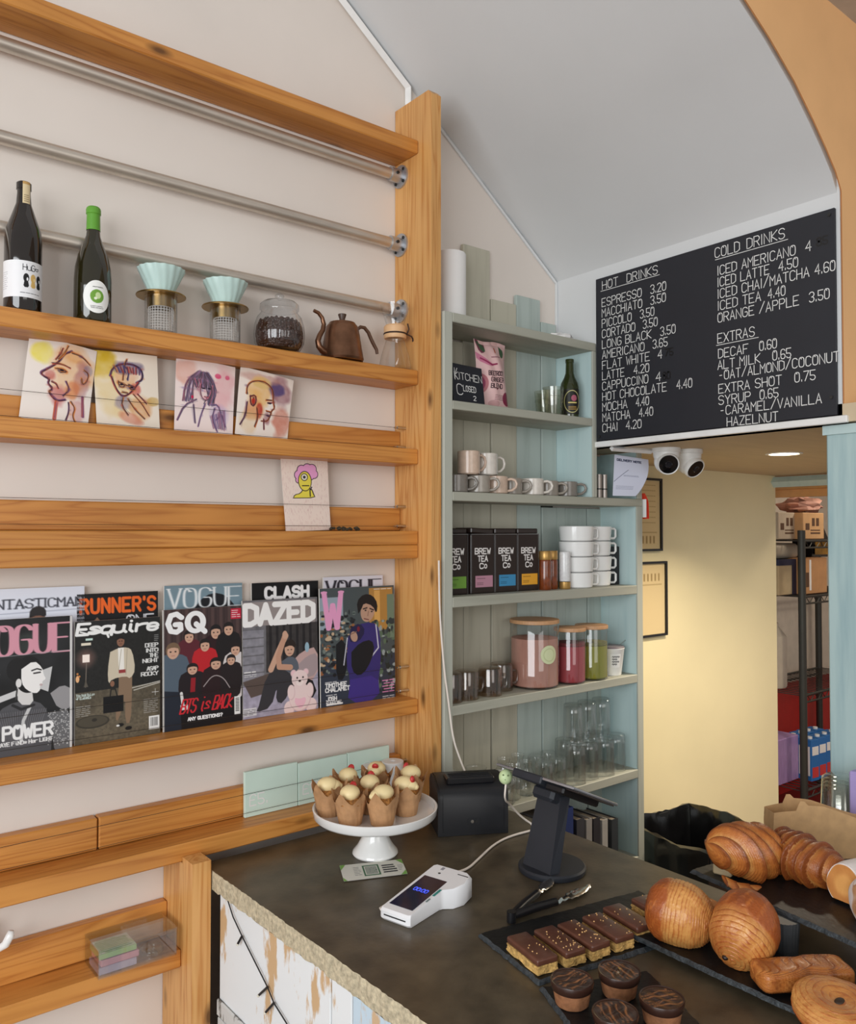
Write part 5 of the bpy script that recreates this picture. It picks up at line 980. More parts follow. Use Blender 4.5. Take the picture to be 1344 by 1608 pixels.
# smoked glass mugs
z4 = ZU[4]+0.0005; smoke = glass('smoked_glass', (0.82,0.75,0.69), (0.58,0.48,0.40), 0.9)
m0 = None
for k, (x, y, rot, lb) in enumerate(((1.668,1.965,-.2,'smoked glass mug half hidden by the shelf side, leftmost of four'),(1.738,1.968,-.2,'smoked brown glass mug second from left, upside down'),(1.836,1.965,-.3,'smoked brown glass mug third from left, upside down'),(1.925,2.005,-.3,'smoked brown glass mug upside down beside the tall pink jar'))):
    if m0 is None:
        m0 = thing('glass_mug', lb, 'mug', (x, y, z4), (0,0,rot), 'smoked glass mugs')
        MB().lathe([(0.037,0),(0.0385,0.001),(0.0385,0.078),(0.036,0.087),(0.030,0.090),(0,0.090)], 40).lathe([(0,0.085),(0.029,0.085),(0.0345,0.082),(0.036,0.076),(0.036,0.0),(0.037,0)], 40).build('cup', smoke, m0)
        MB().tube([(0.037,0,0.062),(0.052,0,0.062),(0.060,0,0.055),(0.060,0,0.028),(0.053,0,0.020),(0.037,0,0.020)], 0.005, 10).build('handle', glass('handle_glass', (0.8,0.77,0.74), (0.5,0.46,0.42)), m0, sharp=60)
    else: dup(m0, (x, y, z4), rot, lb)
# lidded jars
bam = mat('bamboo_lid', rgb(196,150,108), 0.5, var=0.1, scale=60, stretch=(1,6,1))
def jar(x, y, r, h, fill, c, label, c2=None, name='storage_jar'):
    t = thing(name, label, 'jar', (x, y, z4))
    MB().lathe([(0,0.002),(r*.9,0),(r,0.005),(r,h-0.012),(r*.96,h-0.006)], 48).build('glass_body', MW['glass'], t)
    MB().lathe([(0,0.004),(r*.86,0.004),(r*.955,0.009),(r*.955,fill),(r*.5,fill+0.004),(0,fill+0.006)], 40).build('contents', mat('powder_'+label[:9].replace(' ', '_'), rgb(*c), 0.85, var=0.1, scale=40, stretch=(1,1,.4)), t)
    if c2: MB().lathe([(r*.957,fill+0.002),(r*.957,fill+0.012),(0,fill+0.012)], 40).build('residue', mat('residue_'+label[:4], rgb(*c2), 0.9, var=0.4, scale=60), t)
    MB().lathe([(r*.92,h-0.012),(r*1.02,h-0.010),(r*1.02,h),(r,h+0.002),(0,h+0.002)], 44).build('lid', bam, t); return t
jr = jar(2.063, 1.985, 0.083, 0.226, 0.165, (178,128,112), 'tall wide jar of pinkish-brown powder with a bamboo lid'); p = Paint(60, 1.0, (206,212,170)); p.ell(.5,.5,.36,.36,(190,198,150)); p.ell(.5,.5,.3,.3,(208,214,172))
label_wrap('round_sticker', 0.0832, 0.085, 0.062, face_cam(2.063,1.985)+0.62, 0.38, p, jr, oval=True)
jar(2.212, 1.958, 0.055, 0.190, 0.128, (158,58,66), 'narrow jar of red powder with a bamboo lid', (110,36,40)); jar(2.332, 1.962, 0.058, 0.190, 0.120, (134,134,40), 'jar of green matcha powder with a bamboo lid', (112,112,60))
t = thing('paper_cup', 'white printed paper cup with a lid, right end of the jar shelf', 'cup', (2.452, 1.975, z4))
MB().lathe([(0,0.003),(0.040,0.0),(0.041,0.002),(0.052,0.095),(0.0535,0.097),(0.0525,0.099),(0.050,0.097)], 40).build('cup_wall', MW['white'], t)
MB().lathe([(0.0515,0.0975),(0.053,0.100),(0.050,0.105),(0.02,0.108),(0,0.108)], 36).build('lid', mat('grey_lid', rgb(120,110,116), 0.4), t)
p = Paint(60, 1.1, (236,236,234)); [p.line([(.15+.12*k,.25+.2*j+.05*(k%2)),(.22+.12*k,.15+.2*j),(.26+.12*k,.27+.2*j)],.02,(40,40,44),smooth=1) for j in range(4) for k in range(6-(j%2)*2)]
label_wrap('print', lambda z: 0.0408+(z/0.095)*0.0112, 0.03, 0.05, face_cam(2.45,1.97)+0.45, 0.42, p, t)
tag(MB().tube([(0,0,0),(0.045,-0.002,0.020),(0.075,-0.004,0.036)], [0.0018,0.0022,0.004], 8).build('spoon', MW['chrome'], loc=(2.48, 1.965, z4+0.098)), 'metal spoon handle poking out of the printed paper cup', 'spoon')
# glasses on the bottom shelf
z5 = ZU[5]+0.0005
def glass_set(proto_mb, name, spots, group, labels, mt=None, sharp=60):
    first = None
    for (x, y, z, rx), lb in zip(spots, labels):
        if first is None: first = proto_mb.build(name, mt or MW['glass'], loc=(x, y, z), rot=(rx,0,0), sharp=sharp); o = first
        else: o = first.copy(); COL.objects.link(o); o.location = (x, y, z); o.rotation_euler = (rx,0,0)
        tag(o, lb, 'glass', group)
hb = MB().lathe([(0.033,0.0),(0.036,0.0008),(0.0345,0.10),(0.032,0.128),(0.028,0.130),(0,0.130)], 40, rmod=lambda a, z: 1+0.012*math.cos(10*a)).lathe([(0,0.118),(0.030,0.118),(0.031,0.10),(0.033,0)], 40)
low6 = [(2.225,1.945),(2.305,1.955),(2.385,1.948),(2.465,1.96),(2.262,2.03),(2.345,2.03),(2.43,2.03)]
glass_set(hb, 'drinking_glass', [(x, y, z5, 0) for x, y in low6]+[(2.258,1.985,z5+0.132,0),(2.338,1.99,z5+0.132,0),(2.418,1.99,z5+0.132,0)], 'tall glasses on the lowest shelf',
  ['upturned tall glass, front left corner of the tall stacked group']+['upturned tall glass in the front row of the tall stacked group']*2+['upturned tall glass at the right end beside the blue panel']+['upturned tall glass in the back row of the tall stacked group']*3+['upturned tall glass stacked on top, leftmost of three','upturned tall glass stacked on top, middle of three','upturned tall glass stacked on top, rightmost of three'])
mbt = MB().lathe([(0,0.002),(0.026,0),(0.030,0.004),(0.0305,0.062),(0.026,0.076),(0.0205,0.088),(0.0205,0.104),(0.0225,0.106),(0.0225,0.112),(0.0205,0.113)], 36)
glass_set(mbt, 'glass_bottle', [(1.925,1.958,z5,0),(1.995,1.962,z5,0),(1.96,2.03,z5,0),(2.03,2.035,z5,0)], 'small milk bottles on the lowest shelf', ['small clear milk bottle, front left of four']+['small clear milk bottle, front right of four']+['small clear milk bottle behind the front pair, left']+['small clear milk bottle behind the front pair, right'])
for o in bpy.data.objects:
    if o.name.startswith('glass_bottle'): o['category'] = 'bottle'
sh_ = MB().lathe([(0.029,0.0),(0.0315,0.001),(0.030,0.085),(0.027,0.098),(0,0.099)], 36, rmod=lambda a, z: 1+0.02*math.cos(12*a)).lathe([(0,0.088),(0.026,0.088),(0.029,0)], 36)
glass_set(sh_, 'short_tumbler', [(2.068,1.948,z5,0),(2.136,1.950,z5,0),(2.105,2.02,z5,0),(2.172,2.025,z5,0)], 'short ribbed tumblers on the lowest shelf', ['short ribbed tumbler front left, between milk bottles and tall glasses','short ribbed tumbler front right, against the tall glasses','short ribbed tumbler in the back, left of two','short ribbed tumbler in the back, right of two'])
gj = MB().lathe([(0,0.003),(0.034,0),(0.0385,0.004),(0.0385,0.075),(0.034,0.086),(0.034,0.098),(0.0365,0.100),(0.034,0.102)], 36)
glass_set(gj, 'glass_jar', [(1.712,1.962,z5,0),(1.795,1.955,z5,0),(1.750,2.035,z5,0),(1.838,2.035,z5,0),(1.875,1.945,z5,0)], 'empty glass jars behind the printer', ['empty glass jar leftmost behind the black printer','empty glass jar in front, second from left behind the printer','empty glass jar at the back left behind the printer','empty glass jar at the back right behind the printer','empty glass jar just under the raised left edge of the tablet'])
tag(MB().lathe([(0,0),(0.02,0),(0.021,0.08),(0.018,0.11),(0,0.11)], 20).build('wooden_peg', mat('peg_wood', rgb(190,140,96), 0.6), loc=(1.660, 1.935, z5)), 'pinkish wooden peg standing beside the white cable by the shelf side', 'peg')
# books and files below
z6 = 0.5605; dullp = mat('dull_pages', rgb(140,128,114), 0.8)
bk = [(1.86,.035,.22,(92,72,84)),(1.90,.03,.235,(54,44,42)),(1.935,.028,.225,(120,104,92)),(1.968,.03,.23,(86,70,60)),(2.005,.034,.24,(150,150,156)),(2.045,.04,.235,(132,118,104)),(2.09,.05,.245,(120,110,98)),(2.15,.055,.25,(34,54,110)),(2.215,.04,.2,(60,60,66)),(2.26,.03,.19,(150,146,142)),(2.30,.035,.185,(44,42,46)),(2.345,.03,.17,(170,166,160)),(2.40,.035,.16,(52,56,60))]
names = ['mauve','dark brown','taupe','brown','silver','sandy','beige','deep blue','slate grey','pale grey','black','off-white','charcoal']
for (x, w, h, c), nm in zip(bk, names):
    t = thing('book', nm+' book or file standing on the bottom shelf behind the tablet stand', 'book', (x, 1.985, z6), (0,0,0), 'books on the bottom shelf')
    MB().box(-w/2, -w/2+.003, -.07, .075, 0, h).box(w/2-.003, w/2, -.07, .075, 0, h).box(-w/2+.003, w/2-.003, -.07, -.067, 0, h).build('cover', mat('cover_'+nm.replace(' ', '_'), rgb(*c), 0.5), t)
    MB().box(-w/2+.003, w/2-.003, -.067, .072, .004, h-.004).build('pages', dullp, t)
# delivery note, clips and tape in the cubby
zc2 = ZU[2]+0.0005
def notep():
    p = Paint(120, 1.45, (216,220,238)); p.text('DELIVERY NOTE', .08, .78, .20, .07, .011, (60,66,92), sp=.3); p.line([(.02,.95),(.42,.5)],.008,(110,116,140)); p.lines_of_text(.3,.75,.7,2,.03,.008,(150,156,180)); p.lines_of_text(.1,.7,1.1,3,.05,.008,(150,156,180)); return p
p = notep(); nv, nu = p.img.shape[:2]; u, v = np.meshgrid(np.linspace(0,1,nu), np.linspace(1,0,nv))
t = thing('delivery_note', 'curled white delivery note hanging over the small cubby under the menu board', 'paper note', (2.395, 1.925, zc2))
xx = u*0.185*(0.50+0.34*v**0.7)+0.012*v; yy = -0.030*u-0.018*np.sin(v*3)*u-0.012; P = np.stack([xx, yy, v*(0.150-0.012*u)+0.008], -1)
grid_obj('sheet', P, p.img, MW['printmatt'], t); Q = P.copy(); Q[...,1] += 0.0006; grid_obj('sheet_back', Q, np.ones_like(p.img)*.86, MW['printmatt'], t, flip=True)
for k, x in enumerate((2.352, 2.382)):
    tag(MB().tube([(0,0,0.0),(0,0,0.085)], [0.010,0.010], 14).tube([(0,0,0.03),(0,0,0.034)], 0.0105, 14, 1).build('metal_tin_tube', [mat('silver_tube', rgb(176,166,158), 0.35, 0.5), MW['black']], loc=(x, 1.94, zc2)), 'silver tube standing in the cubby beside the delivery note, %s of two' % ('left', 'right')[k], 'tube')
a = at(1005, 780, 1, 1.885)
tp = thing('red_tape', 'loop of red and white tape hanging on the shelf unit side below the delivery note', 'tape', (2.562, 1.93, 1.865))
MB().add([(0.004+0.022*math.sin(PI*.5*min(1, k/6))+(0.004*k/14), y, -0.095*k/14+0.03) for k in range(15) for y in (-0.03, 0.0)], [(2*k, 2*k+2, 2*k+3, 2*k+1) for k in range(14)]).build('red_band', mat('red_band', rgb(222,60,40), 0.35), tp)
MB().add([(0.008, y-0.004, z) for z in (-0.06, 0.008) for y in (-0.03, 0.0)], [(0,2,3,1)]).build('white_band', MW['white'], tp)
# ------------------------------------------------------------------ on the counter: muffins on a cake stand
ZC0 = ZT+0.0008
cs = thing('cake_stand', 'white ceramic footed cake stand carrying muffins on the counter', 'cake stand', (1.238, 1.756, ZC0))
MB().lathe([(0,0.090),(0.030,0.090),(0.140,0.094),(0.152,0.097),(0.1575,0.103),(0.160,0.121),(0.1575,0.1225),(0.154,0.121),(0.150,0.107),(0.142,0.1035),(0,0.1015)], 72).build('plate', MW['whiteceramic'], cs)
MB().lathe([(0,0.0),(0.056,0.0),(0.0585,0.004),(0.057,0.010),(0.045,0.024),(0.034,0.045),(0.029,0.066),(0.030,0.084),(0.034,0.0895)], 56).build('foot', MW['whiteceramic'], cs)
zp = ZC0+0.103
kraft2 = mat('brown_baking_paper', rgb(186,142,100), 0.7, var=0.14, scale=50, bump=0.5, bscale=40); cake = mat('golden_crumble', rgb(168,112,54), 0.8, var=0.5, scale=140, bump=0.8, bscale=160)
cream = mat('cream_icing', rgb(244,222,168), 0.45, var=0.04, scale=30, bump=0.15, bscale=60); berry = mat('strawberry', rgb(196,52,50), 0.35, var=0.3, scale=60)
def wrap_mesh(seed):
    q = random.Random(seed); pk = [q.uniform(0.9, 1.15) for _ in range(5)]; n = 60; vs = []; fs = []; J = 9; ph = q.uniform(0, 6)
    for i in range(n):
        a = 2*PI*i/n; f = ((a+ph)/(2*PI)*5) % 1; tri = 1-abs(2*f-1); peak = pk[int(((a+ph)/(2*PI)*5)) % 5]
        for j in range(J):
            t = j/(J-1); r = 0.0275+0.0125*t+0.004*t*t*tri+0.0008*math.sin(a*17+j); z = t*(0.056+0.030*peak*tri**1.2)
            if t > .8: r += 0.004*(t-.8)*5*tri
            vs.append((r*math.cos(a), r*math.sin(a), z))
    for i in range(n):
        for j in range(J-1): fs.append((i*J+j, ((i+1) % n)*J+j, ((i+1) % n)*J+j+1, i*J+j+1))
    mb = MB().add(vs, fs); mb.disc(0.0275, 0.0, 30, down=True); return mb
rr = random.Random(12)
muff = [(1.140,1.822,'leftmost muffin with smooth icing, at the back left rim of the cake stand',0),(1.146,1.733,'muffin at the front left of the cake stand, pink berry behind its icing',1),(1.206,1.681,'muffin with a plain round cap of icing, front middle of the cake stand',0),(1.297,1.703,'muffin at the front right of the cake stand with berry and crumble',1),
 (1.234,1.775,'muffin in the middle of the cake stand with a berry on its icing',1),(1.225,1.862,'muffin at the back left of the cake stand with an upright berry slice',1),(1.314,1.858,'muffin at the very back of the cake stand, dark berry on top',1),(1.366,1.776,'muffin at the right side of the cake stand, behind the front right one',1)]
for k, (x, y, lb, b) in enumerate(muff):
    t = thing('muffin', lb, 'muffin', (x, y, zp), (0,0,rr.uniform(0,6)), 'iced muffins on the cake stand')
    wrap_mesh(20+k).build('paper_wrapper', kraft2, t, sharp=50)
    mb = MB(); q = random.Random(40+k); n = 28; m_ = 8; vs = []; fs = []
    for j in range(m_+1):
        tt = PI/2*j/m_
        for i in range(n):
            kk = 1+q.uniform(-.06,.06); vs.append((0.0365*kk*math.cos(tt)*math.cos(2*PI*i/n), 0.0365*kk*math.cos(tt)*math.sin(2*PI*i/n), 0.052+0.018*kk*math.sin(tt)))
    for j in range(m_):
        for i in range(n): fs.append((j*n+i, j*n+(i+1) % n, (j+1)*n+(i+1) % n, (j+1)*n+i))
    mb.add(vs, fs); mb.lathe([(0,0.004),(0.026,0.004),(0.036,0.053),(0.030,0.053)], 28); mb.build('sponge', cake, t, sharp=60)
    mb = MB(); mb.ball((0.004,0,0.076), (0.027,0.025,0.019), 28, 14); mb.ball((-0.010,0.003,0.073), (0.022,0.018,0.014), 20, 12); mb.ball((-0.026,0.006,0.071), (0.009,0.008,0.008), 16, 10); mb.build('icing', cream, t, sharp=80)
    if b:
        M = Matrix.Translation((-0.018,0.004,0.088))@Matrix.Rotation(rr.uniform(-.6,.6), 4, 'X')@Matrix.Rotation(rr.uniform(-.8,.3), 4, 'Y'); mb = MB(); mb.ball((0,0,0), (0.006,0.009,0.011), 16, 10, M=M); mb.build('berry_slice', berry, t, sharp=80)
# loyalty ticket
c4 = [at(*p, 2, ZC0) for p in ((540,1385),(640,1373),(630,1350),(533,1360))]
t = thing('loyalty_card', 'white ticket-shaped card with green corners lying before the cake stand', 'card', (c4[0].x, c4[0].y, ZC0))
p = Paint(150, 0.42, (226,224,214)); G = (128,176,88)
for pts in ([(0,0),(.09,0),(.0,.14)],[(1,0),(.9,0),(1,.14)],[(1,.42),(.9,.42),(1,.30)],[(0,.42),(.06,.42),(0,.32)]): p.poly(pts, G)
p.rect(.34,.07,.60,.35,(70,110,80)); p.rect(.365,.095,.575,.325,(226,224,214)); p.rect(.38,.115,.56,.305,(120,130,120)); p.lines_of_text(.39,.55,.14,5,.035,.008,(214,214,204))
p.lines_of_text(.66,.86,.12,4,.06,.016,(50,50,54))
p.lines_of_text(.2,.3,.1,6,.04,.006,(120,120,124)); p.lines_of_text(.9,.97,.16,4,.04,.006,(120,120,124))
u, v = np.meshgrid(np.linspace(0,1,150), np.linspace(1,0,p.h)); A_, B_, C_, D_ = [np.array(q-c4[0]) for q in c4]
P = (A_*(1-u[...,None])+B_*u[...,None])*(1-v[...,None])+(D_*(1-u[...,None])+C_*u[...,None])*v[...,None]; P[...,2] = 0.0012+0.004*np.maximum(0,u-.75)**1.5
grid_obj('printed_face', P, p.img, MW['printmatt'], t); Q = P.copy(); Q[...,2] -= 0.0006; grid_obj('underside', Q, np.ones_like(p.img)*.8, MW['printmatt'], t, flip=True)
# receipt printer
t = thing('receipt_printer', 'boxy black receipt printer at the back of the counter by the shelf unit', 'printer', (1.436, 1.743, ZC0), (0,0,math.atan2(-.095,.171)))
w, d, h = 0.196, 0.135, 0.130
Myz = Matrix(((0,0,1,0),(1,0,0,0),(0,1,0,0),(0,0,0,1)))
body = [(0,0),(0,0.100),(0.006,0.116),(0.016,0.124),(0.080,0.142),(0.118,0.140),(0.135,0.120),(0.135,0)]
MB().prism(body, 0.006, w-0.006, M=Myz).prism([(-0.003,0.012),(-0.003,0.098),(0.004,0.112),(0.012,0.112),(0.012,0.012)], 0.014, w-0.014, M=Myz).build('housing', mat('printer_black', rgb(27,28,32), 0.38, var=0.1), t)
for x in (0.0, w-0.006): MB().prism([(a, b*0.985) for a, b in body], x, x+0.006, M=Myz).build('side_cheek', mat('printer_side', rgb(22,22,25), 0.5), t)
MB().box(0.03, w-0.03, 0.030, 0.085, 0.1275, 0.1465, bev=0.004).build('paper_hatch', MW['black'], t)
for k in range(3): MB().box(0.04, w-0.04, 0.040+k*0.014, 0.043+k*0.014, 0.1462, 0.1485).build('hatch_ridge', MW['blackmatt'], t)
MB().box(0.082, 0.116, -0.0045, -0.0028, 0.030, 0.046, bev=0.001).build('socket_plate', MW['blackmatt'], t); MB().cyl((0.094,-0.006,0.038), (0.094,-0.004,0.038), 0.0045, 16).build('socket', MW['chrome'], t); MB().cyl((0.104,-0.006,0.038), (0.104,-0.004,0.038), 0.0035, 16).build('socket', MW['darkmetal'], t)
# tablet till on a leaning stand
t = thing('tablet_stand', 'tablet till seen from behind on a black leaning stand with a round foot', 'tablet stand', (1.516, 1.402, ZC0))
stm = mat('stand_black', rgb(40,43,50), 0.5, var=0.08)
MB().lathe([(0,0),(0.080,0),(0.082,0.003),(0.082,0.011),(0.078,0.015),(0,0.0155)], 64).build('foot', stm, t)
mb = MB(); ax = Vector((0.03, 0.0, 0)); 
b0 = [(-0.055,0.045),(-0.055,-0.045),(-0.030,-0.052),(-0.030,0.052)]; b1 = [(-0.008,0.036),(-0.008,-0.036),(0.022,-0.040),(0.022,0.040)]
mb.add([(x, y, 0.015) for x, y in b0]+[(x, y, 0.185) for x, y in b1], [(3,2,1,0),(4,5,6,7),(0,1,5,4),(1,2,6,5),(2,3,7,6),(3,0,4,7)]); mb.build('column', stm, t)
tt = math.radians(24); MT = Matrix.Translation((-0.066, 0.0, 0.237))@Matrix.Rotation(tt, 4, 'Y')     # x down the screen, y along its long edge
tb = MB().box(0, 0.175, -0.127, 0.130, 0, 0.0065, bev=0.003, seg=2, M=MT).build('tablet', mat('tablet_silver', rgb(170,172,178), 0.3, 0.7), t)
MB().box(0.006, 0.169, -0.121, 0.124, 0.0062, 0.0070, M=MT).build('screen', mat('screen_dark', rgb(12,12,16), 0.08), tb)
MB().box(-0.004, 0.179, -0.030, 0.066, -0.012, 0.0082, bev=0.003, M=MT).build('clamp', stm, t)
MB().box(0.010, 0.150, -0.092, -0.034, -0.018, -0.0005, bev=0.004, M=MT).build('card_reader_pod', MW['black'], t); MB().box(0.02, 0.16, -0.127, 0.05, -0.004, -0.0005, bev=0.001, M=MT).build('back_shell', mat('shell_brown', rgb(52,44,42), 0.4), t)
MB().box(0.045, 0.115, -0.035, 0.035, -0.042, -0.010, bev=0.008, M=MT).build('tilt_joint', stm, t)
hub = MT@Vector((0.012, 0.105, 0.0)); hx, hy, hz = hub.x+1.516, hub.y+1.402, hub.z+ZC0
pg = thing('charger_plug', 'pale green charger plug hanging under the left end of the tablet', 'charger', (hx, hy, hz-0.021))
MB().ball((0,0,0), (0.018,0.016,0.0185), 24, 14).build('plug_body', mat('pale_green_plastic', rgb(204,224,172), 0.45), pg, sharp=80)
f = Vector((-hx, -hy, 0.5)).normalized()
for dx, dz in ((-0.006,0.004),(0.006,0.005),(0.001,-0.006)):
    s_ = Vector((f.y, -f.x, 0)); c = f*0.0155+s_*dx+Vector((0,0,dz)); MB().ball(c, 0.0022, 10, 6).build('pin_hole', mat('plug_hole', rgb(120,138,96), 0.6), pg)
cabm = mat('white_cable', rgb(232,222,212), 0.45, var=0.02)
def sm_path(pts, n=2):
    p = [tuple(q) for q in pts]
    for _ in range(n):
        q = [p[0]]
        for a, b in zip(p[:-1], p[1:]): q += [tuple(np.array(a)*.75+np.array(b)*.25), tuple(np.array(a)*.25+np.array(b)*.75)]
        p = q+[p[-1]]
    return p
def cable(pts, r, label, name='cable'):
    P = sm_path(pts); c = P[0]; return tag(MB().tube([tuple(np.array(q)-np.array(c)) for q in P], r, 10).build(name, cabm, loc=c, sharp=80), label, 'cable')
pt = lambda px, py, z: tuple(at(px, py, 2, z))
cable([(hx-0.003, hy-0.004, hz-0.038), (hx-0.010, hy-0.006, hz-0.075), pt(800,1262,1.04), pt(818,1283,0.99), pt(842,1298,0.955), (1.53,1.49,ZC0+0.006)], 0.0026, 'white cable dropping from the green charger plug to the stand')
cable([pt(686,1378,ZC0+0.004), pt(705,1372,ZC0+0.004), pt(733,1366,ZC0+0.0035), pt(752,1348,ZC0+0.0035), pt(775,1326,ZC0+0.0035), pt(800,1313,ZC0+0.0035), pt(838,1303,ZC0+0.0035)], 0.003, 'white cable lying across the counter from the card terminal to the stand')
yq = 1.899
cable([tuple(at(689,880,1,yq)), tuple(at(690,960,1,yq)), tuple(at(697,1050,1,yq)), tuple(at(704,1100,1,yq)), tuple(at(711,1160,1,yq-0.005)), tuple(at(722,1192,1,yq-0.02)), tuple(at(733,1219,1,1.845))], 0.003, 'white cable running down the front of the shelf unit to the printer')
# card terminal
o3 = at(619, 1452, 2, ZC0); e3 = at(712, 1395, 2, ZC0); ang = math.atan2(e3.y-o3.y, e3.x-o3.x)
t = thing('card_terminal', 'white card payment terminal with a dark screen lying on the counter', 'card terminal', (o3.x, o3.y, ZC0), (0,0,ang))
out = [(0.004,-0.040),(0.0,-0.034),(0.0,0.034),(0.004,0.040),(0.20,0.040),(0.206,0.034),(0.206,-0.052),(0.196,-0.066),(0.165,-0.072),(0.135,-0.062),(0.120,-0.044),(0.110,-0.040)]
def loft(poly, zs, sc, m, nm, par, cx=0.1, cy=0.0):
    mb = MB(); n = len(poly); vs = []
    for z, s in zip(zs, sc): vs += [(cx+(x-cx)*s, cy+(y-cy)*s, (z(x) if callable(z) else z)) for x, y in poly]
    fs = [tuple(range(n))[::-1], tuple((len(zs)-1)*n+i for i in range(n))]
    for k in range(len(zs)-1): fs += [(k*n+i, k*n+(i+1) % n, (k+1)*n+(i+1) % n, (k+1)*n+i) for i in range(n)]
    return mb.add(vs, fs).build(nm, m, par, sharp=40)
topz = lambda x: 0.026+0.13*x if x < 0.206 else 0.053
wp = mat('terminal_white', rgb(240,240,242), 0.3, var=0.01)
loft(out, [0.0, 0.006, lambda x: topz(x)-0.005, topz], [0.94, 1.0, 1.0, 0.955], wp, 'housing', t)
def facep(x0, x1, y0, y1, m, nm, up_=0.0006, par=t, th=0.0005):
    vs = [(x, y, topz(x)+u_) for u_ in (up_-th, up_) for x, y in ((x0,y0),(x1,y0),(x1,y1),(x0,y1))]
    return MB().add(vs, [(3,2,1,0),(4,5,6,7),(0,1,5,4),(1,2,6,5),(2,3,7,6),(3,0,4,7)]).build(nm, m, par)
facep(0.022, 0.150, -0.031, 0.031, mat('screen_indigo', rgb(34,36,58), 0.1, var=0.25, scale=30), 'screen')
mb = MB(); M = Matrix.Translation((0.088, 0.018, topz(0.088)+0.0012))@Matrix.Rotation(-math.atan(0.13), 4, 'Y')@Matrix.Rotation(-PI/2, 4, 'Z'); write(mb, '00:00', 0.0, 0.036, 0, 0.012, 0.0011, M, sp=0.3); mb.build('screen_digits', emit('digits_blue', rgb(70,90,230), 0.8), t, weld=False)
teal = mat('teal_mark', rgb(40,140,132), 0.4); facep(0.088, 0.116, -0.0405, -0.0345, teal, 'side_button', 0.0012); facep(0.062, 0.076, -0.0395, -0.0355, mat('grey_mark', rgb(120,140,140), 0.5), 'side_mark', 0.0010)
MB().cyl((0.172,0.006,topz(0.172)-0.001), (0.172,0.006,topz(0.172)+0.001), 0.0032, 16).build('camera_lens', MW['black'], t)
facep(0.186, 0.197, 0.006, 0.014, mat('logo_grey', rgb(150,150,158), 0.5), 'logo_mark', 0.0008); facep(0.186, 0.1885, -0.062, -0.034, MW['darkmetal'], 'paper_slot', 0.0010)
MB().box(-0.0008, 0.002, -0.030, 0.028, 0.013, 0.0155).build('card_slot', MW['darkmetal'], t)
MB().tube([(0.006,0.041,0.018),(0.01,0.047,0.018),(0.05,0.046,0.02),(0.12,0.045,0.02)], 0.0022, 8).build('stylus_cord', cabm, t)
# tongs
h0 = at(803, 1440, 2, ZC0+0.012)
t = thing('serving_tongs', 'open serving tongs with black handles and scalloped metal tips by the stand foot', 'tongs', tuple(h0))
for nm, px1, px2 in (('arm', (843,1403), (868,1376)), ('arm', (873,1416), (926,1389))):
    e = at(*px1, 2, ZC0+0.012)-h0; g_ = at(*px2, 2, ZC0+0.010)-h0; dr = (e).normalized(); sd = Vector((-dr.y, dr.x, 0)); n = 14
    arm = MB(); arm.tube([(0,0,0.002), tuple(e*0.5+Vector((0,0,0.003))), tuple(e)], [0.0085,0.0095,0.0085], 12); a_o = arm.build('handle', MW['black'], t, sharp=60)
    m2 = MB(); dd = (g_-e); d2 = dd.normalized(); s2 = Vector((-d2.y, d2.x, 0)); vs = []
    for i in range(n+1):
        k = i/n; c = e+dd*k; wd = 0.004+0.010*math.sin(PI*min(1, max(0, (k-.25)/.75))**.8)*(1+0.22*math.cos(k*42)) if k > .25 else 0.004
        for s_ in (-1, 0, 1): vs.append(tuple(c+s2*(wd*s_)+Vector((0,0,-0.005*abs(s_)+0.002+0.002*math.cos(k*42)))))
    fs = [(3*i+j, 3*i+j+1, 3*i+j+4, 3*i+j+3) for i in range(n) for j in range(2)]
    m2.add(vs, fs); m2.add([(x, y, z-0.0012) for x, y, z in vs], [f[::-1] for f in fs]); m2.build('tip', MW['chrome'], t, sharp=80)
MB().cyl((0,0,-0.010), (0,0,0.012), 0.010, 20).build('hinge', MW['black'], t)
# ------------------------------------------------------------------ slates
def slate(c, ang, L, Wd, z, label, th=0.008, name='slate_board'):
    """c is the corner nearest the left of the picture; the length runs along ang"""
    q = random.Random(int(L*1000)); t = thing(name, label, 'slate board', (c[0], c[1], z), (0,0,ang))
    ring = []
    for (x0, y0), (x1, y1) in (((0,0),(L,0)),((L,0),(L,-Wd)),((L,-Wd),(0,-Wd)),((0,-Wd),(0,0))):
        n = int(max(abs(x1-x0), abs(y1-y0))/0.008)
        for i in range(n): ring.append((x0+(x1-x0)*i/n+q.uniform(-.0012,.0012), y0+(y1-y0)*i/n+q.uniform(-.0012,.0012)))
    n = len(ring); cx, cy = L/2, -Wd/2
    def off(d): return [(x+(d+q.uniform(-.001,.001))*(1 if x > cx else -1)*(abs(x-cx) > L/2-.004), y+(d+q.uniform(-.001,.001))*(1 if y > cy else -1)*(abs(y-cy) > Wd/2-.004)) for x, y in ring]
    a = [(x, y, th) for x, y in off(-.004)]; b = [(x, y, th*.55+q.uniform(-.0012,.0012)) for x, y in off(-.0005)]; c_ = [(x, y, 0.0) for x, y in off(.001)]
    mb = MB(); mb.add(a, [tuple(range(n))], 0); mb.add(a+b+c_, [(i,(i+1) % n,n+(i+1) % n,n+i) for i in range(n)]+[(n+i,n+(i+1) % n,2*n+(i+1) % n,2*n+i) for i in range(n)], 1); mb.add(c_, [tuple(range(n))[::-1]], 1)
    mb.build('stone', [MW['slate'], MW['slate_edge']], t, sharp=25); return t
A1 = math.radians(-10.5)
slate((1.150,1.266), A1, 0.43, 0.208, ZC0, 'black slate board under the row of chocolate slices')
slate((1.104,1.050), math.radians(-24), 0.215, 0.33, ZC0, 'black slate board under the chocolate tarts, nearest the viewer')
